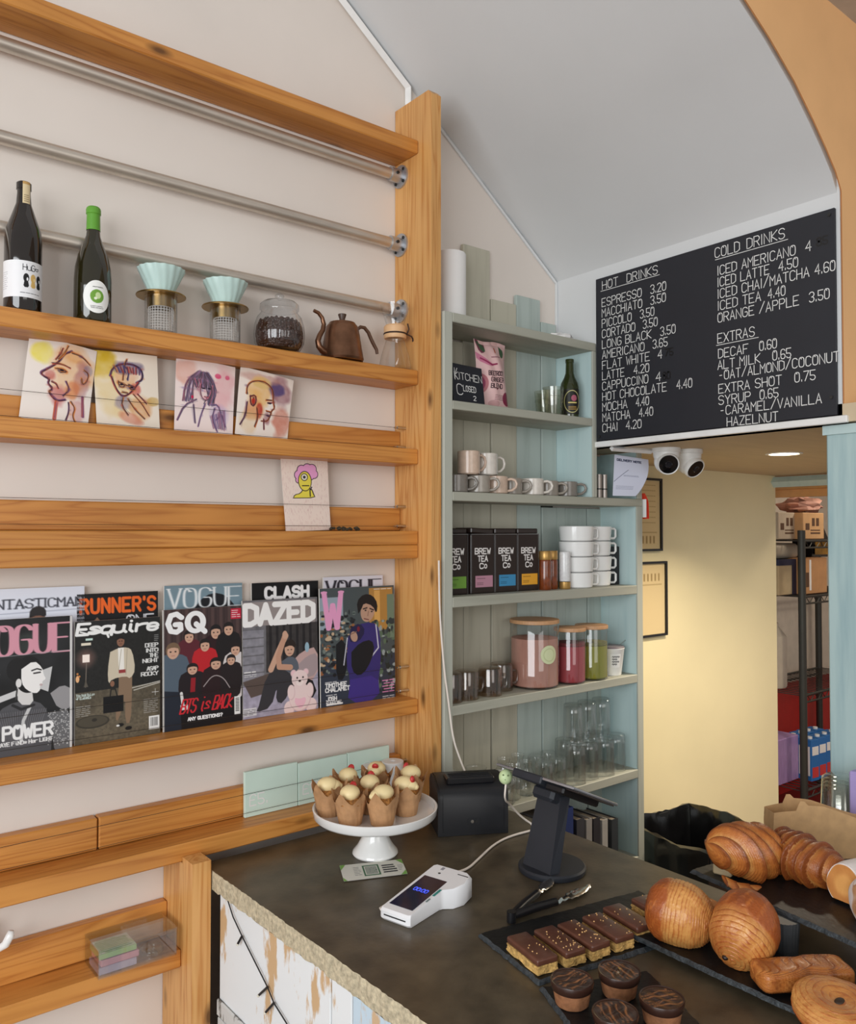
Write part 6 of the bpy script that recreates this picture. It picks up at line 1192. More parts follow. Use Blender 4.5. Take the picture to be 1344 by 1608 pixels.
s3 = slate((1.525,1.085), math.radians(-90), 0.62, 0.160, ZC0+0.0135, 'long black slate board under the glazed pastry rolls')
for x, y in ((0.14,-0.03),(0.14,-0.13),(0.60,-0.03),(0.60,-0.13)): MB().cyl((x,y,-0.0135), (x,y,0.0), 0.010, 16).build('foot_pad', MW['blackmatt'], s3)
s4 = slate((1.862,1.035), math.radians(-98.5), 0.52, 0.26, 1.000, 'raised black slate board under the croissants, at the counter edge')
for x, y in ((1.560,0.838),(1.66,0.62)):
    zz_ = ZC0; tag(MB().lathe([(0,0),(0.024,0),(0.026,0.003),(0.030,0.068),(0.0305,0.0735),(0,0.0735)], 60, rmod=lambda a, z: 1+0.035*math.cos(24*a)).build('ramekin', mat('ribbed_charcoal', rgb(62,64,66), 0.4), loc=(x, y, zz_), sharp=60), 'ribbed dark ramekin propping up the croissant slate, %s' % ('behind the spiral pastry roll' if y > .8 else 'nearer the viewer, behind the twisted pastry'), 'ramekin')
tag(MB().box(-0.03,0.03,-0.02,0.02,0,0.022,bev=0.003).build('butter_block', mat('pale_block', rgb(178,160,126), 0.6, var=0.1), loc=(1.653, 1.015, 1.0085), rot=(0,0,.2)), 'pale wooden block at the far left corner of the croissant slate', 'block')
# chocolate slices
choc = mat('milk_chocolate', rgb(98,60,46), 0.32, var=0.14, scale=50, coat=0.15, bump=0.15, bscale=60); bisc = mat('oat_biscuit', rgb(206,166,98), 0.85, var=0.4, scale=110, bump=0.9, bscale=140); spk = mat('golden_crumbs', rgb(222,176,116), 0.6, var=0.2, scale=80)
bars = [((835,1486),'chocolate slice at the left end of the slate, thick golden biscuit base'),((878,1475),'chocolate slice second from left, scattered with the most golden crumbs'),((915.5,1465),'chocolate slice in the middle of the row, crumbs near both ends'),((954,1453),'chocolate slice fourth from left with a swirl on its top'),((986,1438),'chocolate slice fifth from left, its end cut by the pastry'),((1019,1417),'small chocolate piece half hidden behind the laminated pastry roll')]
for k, ((px, py), lb) in enumerate(bars):
    c = at(px, py, 2, ZC0+0.035); q = random.Random(60+k); L_ = 0.104 if k < 5 else 0.06
    t = thing('chocolate_slice', lb, 'chocolate slice', (c.x, c.y, ZC0+0.0088), (0,0,A1+q.uniform(-.05,.05)), 'chocolate slices on the slate')
    mb = MB(); bm = bmesh.new(); bmesh.ops.create_cube(bm, size=1); bmesh.ops.subdivide_edges(bm, edges=bm.edges[:], cuts=7, use_grid_fill=True)
    for v_ in bm.verts: v_.co = Vector((v_.co.x*0.046+q.uniform(-.0013,.0013), v_.co.y*L_+q.uniform(-.0016,.0016), (v_.co.z+.5)*0.016+q.uniform(-.0006,.0006)))
    bm.verts.index_update(); mb.add([v_.co.copy() for v_ in bm.verts], [[v_.index for v_ in f_.verts] for f_ in bm.faces]); bm.free(); mb.build('biscuit_base', bisc, t, sharp=50)
    MB().box(-0.0236, 0.0236, -L_/2-0.001, L_/2+0.001, 0.0155, 0.0285, bev=0.004, seg=3).build('chocolate_top', choc, t, sharp=60)
    mb = MB()
    for _ in range((8, 30, 18, 14, 8, 3)[k]):
        u_ = q.uniform(-.018,.018); v_ = q.gauss(-.1 if k < 2 else 0, .3)*L_; v_ = max(-.45*L_, min(.45*L_, v_)); mb.ball((u_, v_, 0.029), (q.uniform(.0008,.002), q.uniform(.0008,.002), .0014), 6, 4)
    o = mb.build('crumbs', spk, t); o['kind'] = 'stuff'
# chocolate tarts
def tartp():
    p = Paint(120, 1.0, (70,44,30)); 
    for k in range(13):
        y0 = .12+.06*k; p.line([(.1,y0),(.3,y0+.08*math.sin(k*1.3)),(.5,y0-.05+.04*math.cos(k)),(.7,y0+.06*math.sin(k*2.1)),(.92,y0-.03)], .013+.006*(k % 3), (150,98,58) if k % 2 else (44,27,20), .8, smooth=3)
    return p
tp0 = tartp(); side = mat('tart_case', rgb(150,100,66), 0.7, var=0.25, scale=70, bump=0.5, bscale=90); dark = mat('dark_ganache', rgb(58,36,28), 0.3, coat=0.2)
for k, ((px, py), lb) in enumerate((((898,1537),'swirled chocolate tart at the left of the front slate'),((972,1523),'swirled chocolate tart at the back of the front slate with a gold fleck'),((1039,1566),'swirled chocolate tart at the right of the front slate'),((966,1588),'swirled chocolate tart nearest the viewer, cut by the picture edge'))):
    c = at(px, py, 2, ZC0+0.05)
    t = thing('chocolate_tart', lb, 'chocolate tart', (c.x, c.y, ZC0+0.0088), (0,0,k*1.4), 'chocolate tarts on the front slate')
    MB().lathe([(0,0),(0.0275,0),(0.029,0.002),(0.0335,0.026)], 44, rmod=lambda a, z: 1+0.012*math.sin(a*9+z*300)).build('case', side, t, sharp=60)
    MB().lathe([(0.0335,0.0255),(0.0355,0.027),(0.0375,0.038),(0.0365,0.0415),(0.034,0.0405)], 44, rmod=lambda a, z: 1+0.008*math.sin(a*5)).build('chocolate_rim', dark, t, sharp=60)
    q_, t_ = np.meshgrid(np.linspace(0,1,30), np.linspace(0,2*PI,64)); uu = q_*np.cos(t_); vv = q_*np.sin(t_); im = tp0.img
    col = im[np.clip((vv*.5+.5)*119, 0, 119).astype(int), np.clip((uu*.5+.5)*119, 0, 119).astype(int)]
    grid_obj('swirled_top', np.stack([uu*.0355, vv*.0355, 0.0400+0.0012*np.sin(uu*9+vv*5)*(1-q_)-0.001*(1-q_)], -1), col, attr_mat('tart_top', 0.28, 0.2, 120, 0.2) if k == 0 else bpy.data.materials['tart_top'], t)
    if k == 1: MB().ball((0.004,-0.004,0.0415), (0.004,0.0015,0.001), 8, 5).build('gold_fleck', gold, t)

# ------------------------------------------------------------------ pastries
def fbm3(P, s, seed):
    r = np.random.default_rng(seed); out = np.zeros(P.shape[:-1])
    for k in range(6):
        d = r.normal(size=3); d /= np.linalg.norm(d); out += np.sin((P@d)*s*(1+0.6*k)+r.uniform(0, 6))/(1+0.5*k)
    return out/3
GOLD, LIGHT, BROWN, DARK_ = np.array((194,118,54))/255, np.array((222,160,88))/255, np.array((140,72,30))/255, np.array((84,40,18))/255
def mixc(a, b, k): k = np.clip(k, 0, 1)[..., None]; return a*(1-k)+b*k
def smst(x, a, b): t = np.clip((x-a)/(b-a), 0, 1); return t*t*(3-2*t)
def croissant(label, loc, rot, L=0.17, R=0.046, nb=6, tilt=1.1, curve=0.02, seed=1, flat=0.78, name='croissant', tone=0.0, grp='croissants on the raised slate'):
    nv, nu = 240, 150; s, th = np.meshgrid(np.linspace(-1,1,nv), np.linspace(0,2*PI,nu,endpoint=False), indexing='ij')
    sp = np.stack([s*1.5, np.cos(th), np.sin(th)], -1); lo = fbm3(sp, 2.2, seed); hi = fbm3(sp, 17, seed+3); vh = fbm3(sp, 55, seed+5)
    env = np.clip(1-np.abs(s)**2.3, 0, 1)**0.60*0.9+0.10*np.clip(1-np.abs(s)**8, 0, 1)
    q = s*nb*0.5+tilt*np.cos(th-0.6)*0.5+0.20*lo+10; fr = q-np.floor(q); bi = np.floor(q)
    amp = 0.8+0.35*np.sin(bi*2.4+seed)
    r = R*env*(1+0.26*amp*(fr**0.8)-0.14-0.24*amp*smst(fr, 0.93, 1.0)+0.05*lo); lam = np.sin(q*2*PI*8+2.2*lo+0.8*hi); r = r*(1+0.014*lam)
    X = s*L/2; Y = r*np.cos(th)+curve*(s*s); Z = r*np.sin(th)*flat; P = np.stack([X, Y, Z], -1)
    st = smst(lam+0.5*hi, -0.2, 0.9)
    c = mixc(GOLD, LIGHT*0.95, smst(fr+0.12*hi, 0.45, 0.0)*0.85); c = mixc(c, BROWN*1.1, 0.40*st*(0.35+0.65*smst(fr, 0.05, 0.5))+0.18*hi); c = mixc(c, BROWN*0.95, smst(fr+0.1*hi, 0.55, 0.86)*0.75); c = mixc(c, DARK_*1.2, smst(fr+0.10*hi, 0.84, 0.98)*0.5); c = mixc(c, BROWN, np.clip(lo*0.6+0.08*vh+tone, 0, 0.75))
    zmin = Z.min(); P[...,2] = np.maximum(Z, zmin*0.72)-zmin*0.72
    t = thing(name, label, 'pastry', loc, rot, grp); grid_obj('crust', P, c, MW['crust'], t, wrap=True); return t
def roll(label, loc, axis, dims, seed, spiral=0.0, freq=26, cap=-0.05, holes=(), name='pastry_roll', grp='glazed pastry rolls', up=(0,0,1), dish=0.0):
    """a laminated roll: rings or a spiral round the axis end, a glossy brown cap behind"""
    a = Vector(axis).normalized(); b = Vector(up).cross(a).normalized(); c_ = a.cross(b); nv, nu = 300, 220
    ph, th = np.meshgrid(np.linspace(0.0001,PI-0.0001,nv), np.linspace(0,2*PI,nu,endpoint=False), indexing='ij')
    ca = np.cos(ph); sa = np.sin(ph); ex = 0.82
    sp = np.stack([ca, sa*np.cos(th), sa*np.sin(th)], -1); lo = fbm3(sp, 2.6, seed); hi = fbm3(sp, 14, seed+2); vh = fbm3(sp, 48, seed+4)
    t_ = np.sign(ca)*np.abs(ca)**ex; rad = np.where(ca > 0, sa**(ex+0.16), sa**(ex-0.1)); q = ph*freq/PI+spiral*th/(2*PI)+0.55*lo*sa+0.10*hi; fr = q-np.floor(q)
    side = smst(ca+0.10*lo+0.05*hi, cap-0.03, cap+0.05); rid = 1+side*(0.8+0.5*hi)*(0.030*np.clip(fr,0,1)**0.7-0.030*smst(fr,0.86,1.0)-0.012)+0.045*lo+0.012*hi+0.035*(1-side)
    t_ = t_-dish*np.exp(-(ph/0.45)**2)
    loc3 = np.stack([t_*dims[0], rad*np.cos(th)*dims[1], rad*np.sin(th)*dims[2]], -1)*rid[..., None]
    B = np.array([a, b, c_]); P = loc3@B
    ln = smst(fr+0.22*hi, 0.55, 0.95)*(0.75+0.25*hi)-0.35*smst(fr, 0.2, 0.0)
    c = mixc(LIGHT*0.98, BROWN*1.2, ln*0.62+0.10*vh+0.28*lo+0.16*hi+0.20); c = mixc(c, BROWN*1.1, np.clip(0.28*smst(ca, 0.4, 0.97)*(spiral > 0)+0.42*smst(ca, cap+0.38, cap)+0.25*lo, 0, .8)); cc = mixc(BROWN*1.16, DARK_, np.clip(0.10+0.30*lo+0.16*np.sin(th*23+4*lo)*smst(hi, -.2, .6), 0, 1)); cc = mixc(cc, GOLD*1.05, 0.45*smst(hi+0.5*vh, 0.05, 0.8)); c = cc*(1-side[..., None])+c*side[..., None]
    zmin = P[...,2].min(); P[...,2] = np.maximum(P[...,2], zmin*0.80); P[...,2] -= P[...,2].min()
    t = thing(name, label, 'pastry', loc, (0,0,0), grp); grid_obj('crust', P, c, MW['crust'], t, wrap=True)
    for hx_, hy_ in holes:
        p3 = np.array([math.sqrt(max(0,1-hx_*hx_-hy_*hy_))**ex*dims[0]*1.0, hx_*dims[1], hy_*dims[2]])@B; p3[2] += -zmin*0.80
        MB().ball(tuple(p3), (0.006,0.006,0.005), 14, 8).build('chocolate_stick', mat('dark_stick', rgb(40,24,18), 0.4), t)
    return t
Rt, Up_, Fw = Vector(RT), Vector(UP), Vector(FW)
z3s = ZC0+0.0225; z4s = 1.0088
roll('pastry roll with pale layers and two chocolate sticks showing, beside the chocolate slices', (1.420, 0.972, z3s), Rt*0.86-Fw*0.50-Up_*0.10, (0.064,0.056,0.062), 3, 0.0, 36, -0.36, ((0.10,0.12),(0.22,-0.30)))
roll('pastry roll showing a tight spiral end, glossy brown top, in the middle of its slate', (1.440, 0.850, z3s), -Rt*0.60-Fw*0.62-Up_*0.50, (0.066,0.058,0.066), 5, 2.0, 22, -0.02, ((-0.16,0.05),))
roll('golden pastry roll mostly hidden behind the two front rolls', (1.485, 0.955, z3s), Rt*0.2-Fw*0.6+Up_*0.2, (0.034,0.036,0.036), 8, 1.0, 16, 0.0)
roll('flat spiral pastry with a dark eye at the bottom right corner of the picture', (1.375, 0.648, z3s), Vector((-0.10,-0.12,1)), (0.027,0.070,0.066), 9, 2.0, 16, -0.2, (), 'spiral_pastry', 'flat pastries', up=(1,0,0), dish=0.35)
roll('flat spiral pastry cut off by the right edge of the picture', (1.455, 0.565, z3s), Vector((-0.05,-0.2,1)), (0.027,0.060,0.060), 12, 2.0, 20, -0.2, (), 'spiral_pastry', 'flat pastries', up=(1,0,0), dish=0.35)
MB_e = MB().ball((0,0,0), (0.012,0.007,0.004), 14, 8)
for o in bpy.data.objects:
    if o.name == 'spiral_pastry': MB_e.build('filling', mat('dark_filling', rgb(52,36,24), 0.5), o, loc=(-0.004,-0.006,0.042))
def twist_bar(label, loc, rotz, L, Wd, H, seed):
    nv, nu = 130, 90; s, th = np.meshgrid(np.linspace(-1,1,nv), np.linspace(0,2*PI,nu,endpoint=False), indexing='ij')
    k = 1-0.16*np.exp(-(s/0.16)**2); sq = np.clip(1-np.abs(s)**14, 0, 1)**0.4; cc, ss = np.cos(th), np.sin(th); e = 0.42
    q = (ss*1.8+s*1.6*np.sign(cc+1e-6)*0.6)*3.6+0.6*np.sin(s*5)+0.5*np.sin(th*2+s*7); fr = q-np.floor(q)
    Y = np.sign(cc)*np.abs(cc)**e*Wd/2*k*sq; Z = np.sign(ss)*np.abs(ss)**e*H/2*(1+0.15*np.abs(s)+0.10*np.sin(s*4+1))*sq*(1+0.12*fr-0.12*smst(fr,.85,1)); P = np.stack([s*L/2, Y, Z], -1)
    nz = fbm3(P, 80, seed); hi = fbm3(P, 260, seed+1); ln = smst(fr+0.25*hi, 0.5, 0.95); c = mixc(mixc(GOLD, LIGHT, 0.25+0.5*hi), BROWN, ln*0.6+0.30*nz+0.22); c = mixc(c, DARK_, 0.35*smst(nz, 0.2, 0.9)); P[...,2] -= P[...,2].min()
    t = thing('twisted_pastry', label, 'pastry', loc, (0,0,rotz), 'flat pastries'); grid_obj('crust', P, c, MW['crust'], t, wrap=True)
twist_bar('flat twisted pastry lying across the slate between the spiral roll and flat spirals', (1.445, 0.742, z3s), math.radians(-33), 0.175, 0.066, 0.034, 4)
ra = math.atan2(RT[1], RT[0])
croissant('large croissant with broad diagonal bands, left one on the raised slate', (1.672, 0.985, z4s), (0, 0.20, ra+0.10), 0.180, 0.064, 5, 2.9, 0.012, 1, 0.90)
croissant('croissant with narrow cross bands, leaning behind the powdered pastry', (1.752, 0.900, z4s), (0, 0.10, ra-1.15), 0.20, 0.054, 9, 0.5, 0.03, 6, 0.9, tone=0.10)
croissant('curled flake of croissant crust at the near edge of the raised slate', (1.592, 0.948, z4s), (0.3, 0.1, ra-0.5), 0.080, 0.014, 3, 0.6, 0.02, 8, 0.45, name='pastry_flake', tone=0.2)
def powdered(label, loc, rot, dims, seed, cut):
    nv, nu = 110, 110; ph, th = np.meshgrid(np.linspace(.0001,PI-.0001,nv), np.linspace(0,2*PI,nu,endpoint=False), indexing='ij'); e = 0.7
    ca, sa = np.cos(ph), np.sin(ph); cb = np.minimum(ca, 0.52) if cut else ca; P = np.stack([np.sign(cb)*np.abs(cb)**e*dims[0], sa**e*np.cos(th)*dims[1], sa**e*np.sin(th)*dims[2]], -1); nz = fbm3(P, 60, seed); P *= (1+0.03*nz)[..., None]
    wht = np.array((238,228,224))/255; c = mixc(wht, GOLD*0.9, smst(nz, 0.15, 0.6)*0.7)
    if cut: rim = np.hypot(P[...,1]/dims[1], P[...,2]/dims[2]); f_ = smst(ca+0.05*nz, 0.56, 0.62); inner = mixc(LIGHT*1.02, GOLD*0.95, np.clip(smst(rim, 0.3, 0.62)*0.6+0.35*nz, 0, 1)); c = c*(1-f_[...,None])+inner*f_[...,None]
    else: rid = smst(np.abs(np.sin(P[...,0]*190+np.sin(P[...,1]*120)*1.5)), 0.25, 0.0); c = mixc(c, BROWN, rid*0.5)
    P[...,2] = np.maximum(P[...,2], -dims[2]*0.7); P[...,2] -= P[...,2].min()
    t = thing('powdered_pastry', label, 'pastry', loc, rot, 'powdered pastries'); grid_obj('sugared_crust', P, c, attr_mat('sugared', 0.75, 0.4, 160) if 'sugared' not in bpy.data.materials else bpy.data.materials['sugared'], t, wrap=True)
powdered('cut powdered pastry with a pale filled face and white sugared rim, right edge', (1.742, 0.775, z4s), (0, -0.1, ra+0.55-PI), (0.085,0.040,0.045), 3, True)
powdered('sugar-dusted pastry with a cracked white top at the right edge of the picture', (1.672, 0.690, z4s), (0, 0, ra), (0.062,0.060,0.052), 7, False)
# ------------------------------------------------------------------ behind the counter, kitchen passage and store room
t = thing('prep_table', 'low steel table behind the counter holding a paper bag and plastic cups', 'table', (2.15, 0.70, 0.07))
MB().box(-0.19, 0.14, -0.4, 0.40, 0.86, 0.90, bev=0.003).build('top', mat('steel_top', rgb(120,120,120), 0.35, 0.7), t)
for x, y in ((-0.16,-0.37),(0.11,-0.37),(-0.16,0.37),(0.11,0.37)): MB().box(x-0.02, x+0.02, y-0.02, y+0.02, -0.07, 0.86).build('leg', MW['darkmetal'], t)
# paper bag
a = at(1217, 1330, 2, 0.98)
t = thing('paper_bag', 'open brown paper bag behind the croissants, in front of the plastic cups', 'paper bag', tuple(at(1219, 1345, 2, 0.9708)), (0,0,ra+0.10))
n = 40; vs = []; L_ = 0.40
for j, z in enumerate((0, 0.04, 0.08, 0.112)):
    for i in range(n+1):
        u_ = i/n; x = -0.02+u_*L_; w_ = 0.008*math.sin(u_*9+j)*(j/3); dz = 0.0
        if j == 3: dz = 0.02*math.sin(u_*5+0.8)-0.06*max(0, u_-0.30)+0.010*(1 if 0.13 < u_ < 0.2 else 0)-0.012*(u_ < 0.13)
        vs.append((x, -0.03+w_, z+dz))
fs = [(j*(n+1)+i, j*(n+1)+i+1, (j+1)*(n+1)+i+1, (j+1)*(n+1)+i) for j in range(3) for i in range(n)]
mb = MB(); mb.add(vs, fs); mb.add([(x+0.012, y+0.075+0.01*math.sin(x*30), z*0.93) for x, y, z in vs], fs)
b0, b1 = vs[::n+1], [(x+0.012, y+0.075+0.01*math.sin(x*30), z*0.93) for x, y, z in vs[::n+1]]
mb.add(b0+b1, [(i, i+1, len(b0)+i+1, len(b0)+i) for i in range(len(b0)-1)]); mb.add([vs[0], vs[n], (vs[n][0]+.012, vs[n][1]+.075, 0), (vs[0][0]+.012, vs[0][1]+.075, 0)], [(0,1,2,3)]); mb.build('bag', MW['kraft'], t, sharp=60)
# stacked clear cups
cp_ = None; cpp = at(1318, 1304, 2, 0.9708)
for k in range(4):
    x, y, z = cpp.x, cpp.y, 0.9708+0.010*k
    if cp_ is None: cp_ = MB().lathe([(0.046,0.0),(0.048,0.003),(0.0465,0.010),(0.042,0.105),(0.034,0.112),(0,0.113)], 40).lathe([(0.0488,0.0),(0.0495,0.004),(0.0475,0.006)], 40).build('plastic_cup', glass('clear_plastic', (0.95,0.95,0.92), (0.62,0.62,0.58), 1.0), loc=(x, y, z), sharp=60); o = cp_
    else: o = cp_.copy(); COL.objects.link(o); o.location = (x+0.001*k, y, z)
    tag(o, ('bottom','second from bottom','third from bottom','topmost')[k]+' clear plastic cup in the upturned stack behind the paper bag', 'cup', 'upturned plastic cups')
pl_ = at(1341, 1240, 0, 2.20); tag(MB().box(-0.03,0.03,-0.035,0.035,0,0.17,bev=0.004).build('lilac_box', mat('lilac_card', rgb(176,160,216), 0.5), loc=(2.20, pl_.y-0.035, 0.9708)), 'lilac box at the right edge of the picture beside the plastic cups', 'box')
# waste bin
t = thing('waste_bin', 'dark bin lined with a shiny black bag, behind the far edge of the counter', 'bin', (2.80, 1.84, -0.215), (0,0,-0.08))
wb = 0.195
MB().add([(sx*k, sy*k, z) for k, z in ((0.17,0.216),(wb,0.83),(wb-0.006,0.83),(0.164,0.226)) for sx, sy in ((-1,-1.05),(1,-1.05),(1,1.05),(-1,1.05))], [(3,2,1,0)]+[(4*j+i, 4*j+(i+1) % 4, 4*j+4+(i+1) % 4, 4*j+4+i) for j in range(3) for i in range(4)]+[(12,13,14,15)]).build('bin_body', MW['blackmatt'], t)
q = random.Random(5); n = 64; vs = []
def sqr(a, k): c, s = math.cos(a), math.sin(a); m = max(abs(c), abs(s)/1.05); return (k*c/m, k*s/m)
lev = [(wb+0.007, 0.70), (wb+0.008, 0.80), (wb+0.006, 0.842), (wb-0.004, 0.846), (wb-0.016, 0.80), (wb-0.03, 0.66), (wb-0.05, 0.50)]
for j, (k, z) in enumerate(lev):
    for i in range(n):
        a_ = 2*PI*i/n; w_ = q.uniform(-.004,.004)*(1 if j > 3 else .4)+0.005*math.sin(a_*9+j*.7); x, y = sqr(a_, k+w_); vs.append((x, y, z+q.uniform(-.003,.003)+(0.010*math.sin(a_*3+1) if 1 < j < 5 else 0)))
fs = [(j*n+i, j*n+(i+1) % n, (j+1)*n+(i+1) % n, (j+1)*n+i) for j in range(len(lev)-1) for i in range(n)]+[tuple((len(lev)-1)*n+i for i in range(n))]
MB().add(vs, fs).build('bin_liner', mat('black_polythene', rgb(16,16,18), 0.16, var=0.2, spec=0.8), t, sharp=28)
# framed notices on the yellow wall
def frame(px0, px1, pyt, pyb, label, rows, seed):
    x1 = at(px1, 800, 1, 2.292).x; x0 = x1-0.235; zt = at(px1, pyt, 1, 2.292).z; zb_ = at(px1, pyb, 1, 2.292).z; w, h = x1-x0, zt-zb_
    t = thing('picture_frame', label, 'picture frame', (x0, 2.299, zb_), group='framed notices on the yellow wall')
    mb = MB(); f = 0.010
    for b in ((0,w,0,f),(0,w,h-f,h),(0,f,f,h-f),(w-f,w,f,h-f)): mb.box(b[0], b[1], -0.016, 0, b[2], b[3])
    mb.build('frame', MW['black'], t)
    p = Paint(80, h/w, (226,204,158)); r = random.Random(seed); br = (166,140,96)
    for (yy, kind) in rows:
        if kind == 'l': p.lines_of_text(.12,.85,yy,1,.03,.006,br)
        if kind == 'b': p.rect(.1,yy,.9,yy+.02,br,.6)
        if kind == 'n':
            for k in range(6): p.rect(.14+.125*k,yy,.2+.125*k,yy+.16,br,.55)
    u, v = np.meshgrid(np.linspace(f,w-f,80), np.linspace(h-f,f,p.h)); grid_obj('notice', np.stack([u, u*0-0.006, v], -1), p.img, MW['printmatt'], t)
frame(1000, 1038, 752, 865, 'black framed notice with rows of text, upper one on the yellow wall', [(.1+.11*k,'l') for k in range(8)]+[(1.06,'b'),(1.14,'n'),(1.42,'b'),(1.48,'n'),(1.7,'l')], 1)
frame(1003, 1045, 881, 997, 'black framed mostly blank notice, lower one on the yellow wall', [(.2,'n'),(.42,'b')], 2)
# cameras on the soffit
def dome(x, y, look, label):
    t = thing('security_camera', label, 'security camera', (x, y, ZS), group='security cameras under the soffit'); s = 1.0
    MB().lathe([(0,0),(0.050,0),(0.050,-0.014),(0.046,-0.016),(0.045,-0.030),(0.040,-0.040)], 40).build('base', MW['white'], t)
    d = Vector(look).normalized(); c = Vector((0,0,-0.048)); R3 = d.to_track_quat('Z', 'Y').to_matrix().to_4x4(); M = Matrix.Translation(c)@R3
    b = MB(); b.ball((0,0,0), 0.043, 32, 20, M=M); hd = b.build('ball', MW['white'], t, sharp=80)
    MB().lathe([(0.038,0.018),(0.040,0.036),(0.037,0.043),(0.0335,0.041)], 36, M=M).build('shroud', MW['white'], hd)
    MB().lathe([(0.0335,0.036),(0.0325,0.0425),(0,0.0445)], 36, M=M).build('face', mat('lens_glass', rgb(10,10,12), 0.08), hd); MB().lathe([(0.013,0.0440),(0.010,0.0462),(0,0.0458)], 24, M=M).build('lens', mat('lens_dark', rgb(28,28,34), 0.05), hd)
pc = at(1046, 704, 2, ZS); dome(pc.x, pc.y, (-0.9,-0.95,-0.45), 'white dome security camera facing the viewer, under the menu wall')
pc2 = at(1076, 706, 2, ZS); dome(pc2.x+0.02, pc2.y+0.0, (-0.15,-1.0,-0.75), 'white dome security camera turned right, beside the one facing the viewer')
tag(MB().tube([(0,0,0), (-0.20,0.02,0)], 0.010, 4).build('cable_trunking', MW['white'], loc=(pc.x-0.02, pc.y+0.05, ZS-0.008)), 'short white cable trunking under the soffit left of the cameras', 'trunking')
# recessed downlight
pd = at(1231, 712, 2, ZS)
t = thing('ceiling_light', 'round recessed ceiling light glowing warm in the soffit', 'ceiling light', (pd.x, pd.y, ZS-0.004))
MB().lathe([(0.055,0.0),(0.066,0.0),(0.068,0.003),(0.055,0.003),(0.055,0.0)], 40).build('trim_ring', MW['white'], t); MB().disc(0.054, 0.001, 36, down=True).build('lamp_disc', emit('warm_lamp', (1.0,0.83,0.58,1), 9), t)
l = bpy.data.lights.new('downlight', 'AREA'); l.shape = 'DISK'; l.size = 0.11; l.spread = math.radians(126); l.energy = 11.5; l.color = (1.0, 0.86, 0.66); lo = bpy.data.objects.new('downlight', l); COL.objects.link(lo); lo.location = (pd.x, pd.y, ZS-0.012)
l = bpy.data.lights.new('passage_downlight', 'AREA'); l.shape = 'DISK'; l.size = 0.11; l.spread = math.radians(150); l.energy = 15; l.color = (1.0, 0.86, 0.66); lo = bpy.data.objects.new('passage_downlight', l); COL.objects.link(lo); lo.location = (3.75, 1.02, ZS-0.012)
l = bpy.data.lights.new('store_light', 'AREA'); l.size = 0.25; l.energy = 9; l.color = (1.0, 0.86, 0.7); lo = bpy.data.objects.new('store_light', l); COL.objects.link(lo); lo.location = (5.2, 1.9, 2.48)
# store rack
RX, RY = 4.62, 2.36
p1_ = at(1260, 1000, 0, RX); p2_ = at(1302, 1000, 0, 5.55)
t = thing('wire_rack', 'dark metal wire rack stacked with boxes in the store room', 'rack', (RX, p1_.y, 0))
dk = mat('rack_grey', rgb(66,66,62), 0.45, 0.5); W_r = 1.05; D_r = 0.42; sy = (p2_.y-p1_.y)/(5.55-RX)
for i, (x, y) in enumerate(((0,0),(W_r,0),(0,D_r),(W_r,D_r))): MB().tube([(x,y+0*sy,0),(x,y,1.76)], 0.021, 12).build('post', dk, t)
zsh = (0.28, 0.82, 1.38, 1.70)
for z in zsh:
    mb = MB()
    for y in (0, D_r): mb.tube([(0,y,z),(W_r,y,z)], 0.008, 6); mb.tube([(0,y,z-0.04),(W_r,y,z-0.04)], 0.006, 6)
    for k in range(22): x = W_r*k/21; mb.tube([(x,0,z),(x,D_r,z)], 0.003, 5)
    for k in range(12): x = W_r*k/12; mb.tube([(x,0,z-0.04),(x+W_r/24,0,z),(x+W_r/12,0,z-0.04)], 0.003, 4)
    mb.build('shelf', dk, t)
def box(px0, px1, zlev, h, y, c, label, d=0.25, cat='box', nm='cardboard_box', mk=None):
    xa = at(px0, 850, 1, y).x; xb = at(px1, 850, 1, y).x; w = xb-xa
    t = thing(nm, label, cat, ((xa+xb)/2, y, zlev+0.0085)); MB().box(-w/2, w/2, 0, d, 0, h, bev=0.004).build('carton', mat('carton_'+label[:6].replace(' ', '_')+str(px0), rgb(*c), 0.75, var=0.08), t)
    if mk: mk(t, w, h)
    return t
ink_ = mat('carton_ink', rgb(90,62,40), 0.7)
def marks(t, w, h):
    for (a, b, c_, d_) in ((.12,.3,.35,.6),(.42,.55,.5,.8),(.62,.75,.5,.8),(.35,.8,.2,.26),(.35,.8,.32,.36)): MB().box(-w/2+a*w, -w/2+b*w, -0.001, 0.001, c_*h, d_*h).build('print_mark', ink_, t)
yb_ = p1_.y+0.03
box(1261, 1294, zsh[3], 0.155, yb_, (206,164,116), 'cardboard box with printed marks on the top rack shelf, right of the post', mk=marks)
box(1222, 1252, zsh[3], 0.155, yb_+0.05, (190,176,154), 'pale printed carton on the top rack shelf, left of the post', mk=marks)
tag(crumple(0.16, 8, 0.30).build('folded_bags', mat('pinkish_bags', rgb(196,150,134), 0.6, var=0.3, scale=12), loc=(5.0, yb_+0.16, zsh[3]+0.166), sharp=12), 'heap of crumpled pinkish bags on top of the rack boxes', 'bags')
box(1262, 1298, zsh[2], 0.21, yb_, (186,138,92), 'tall cardboard carton on the middle rack shelf, right of the post', mk=lambda t, w, h: (MB().box(-w*.28, -w*.2, -0.001, 0.001, .1*h, .95*h).build('white_strip', MW['white'], t), MB().box(-w*.42, -w*.3, -0.001, 0.001, .2*h, .6*h).build('print_mark', ink_, t)))
t = thing('coffee_bag', 'black foil coffee bag with a gold front standing on the tall carton', 'coffee bag', (5.02, yb_+0.06, zsh[2]+0.2195))
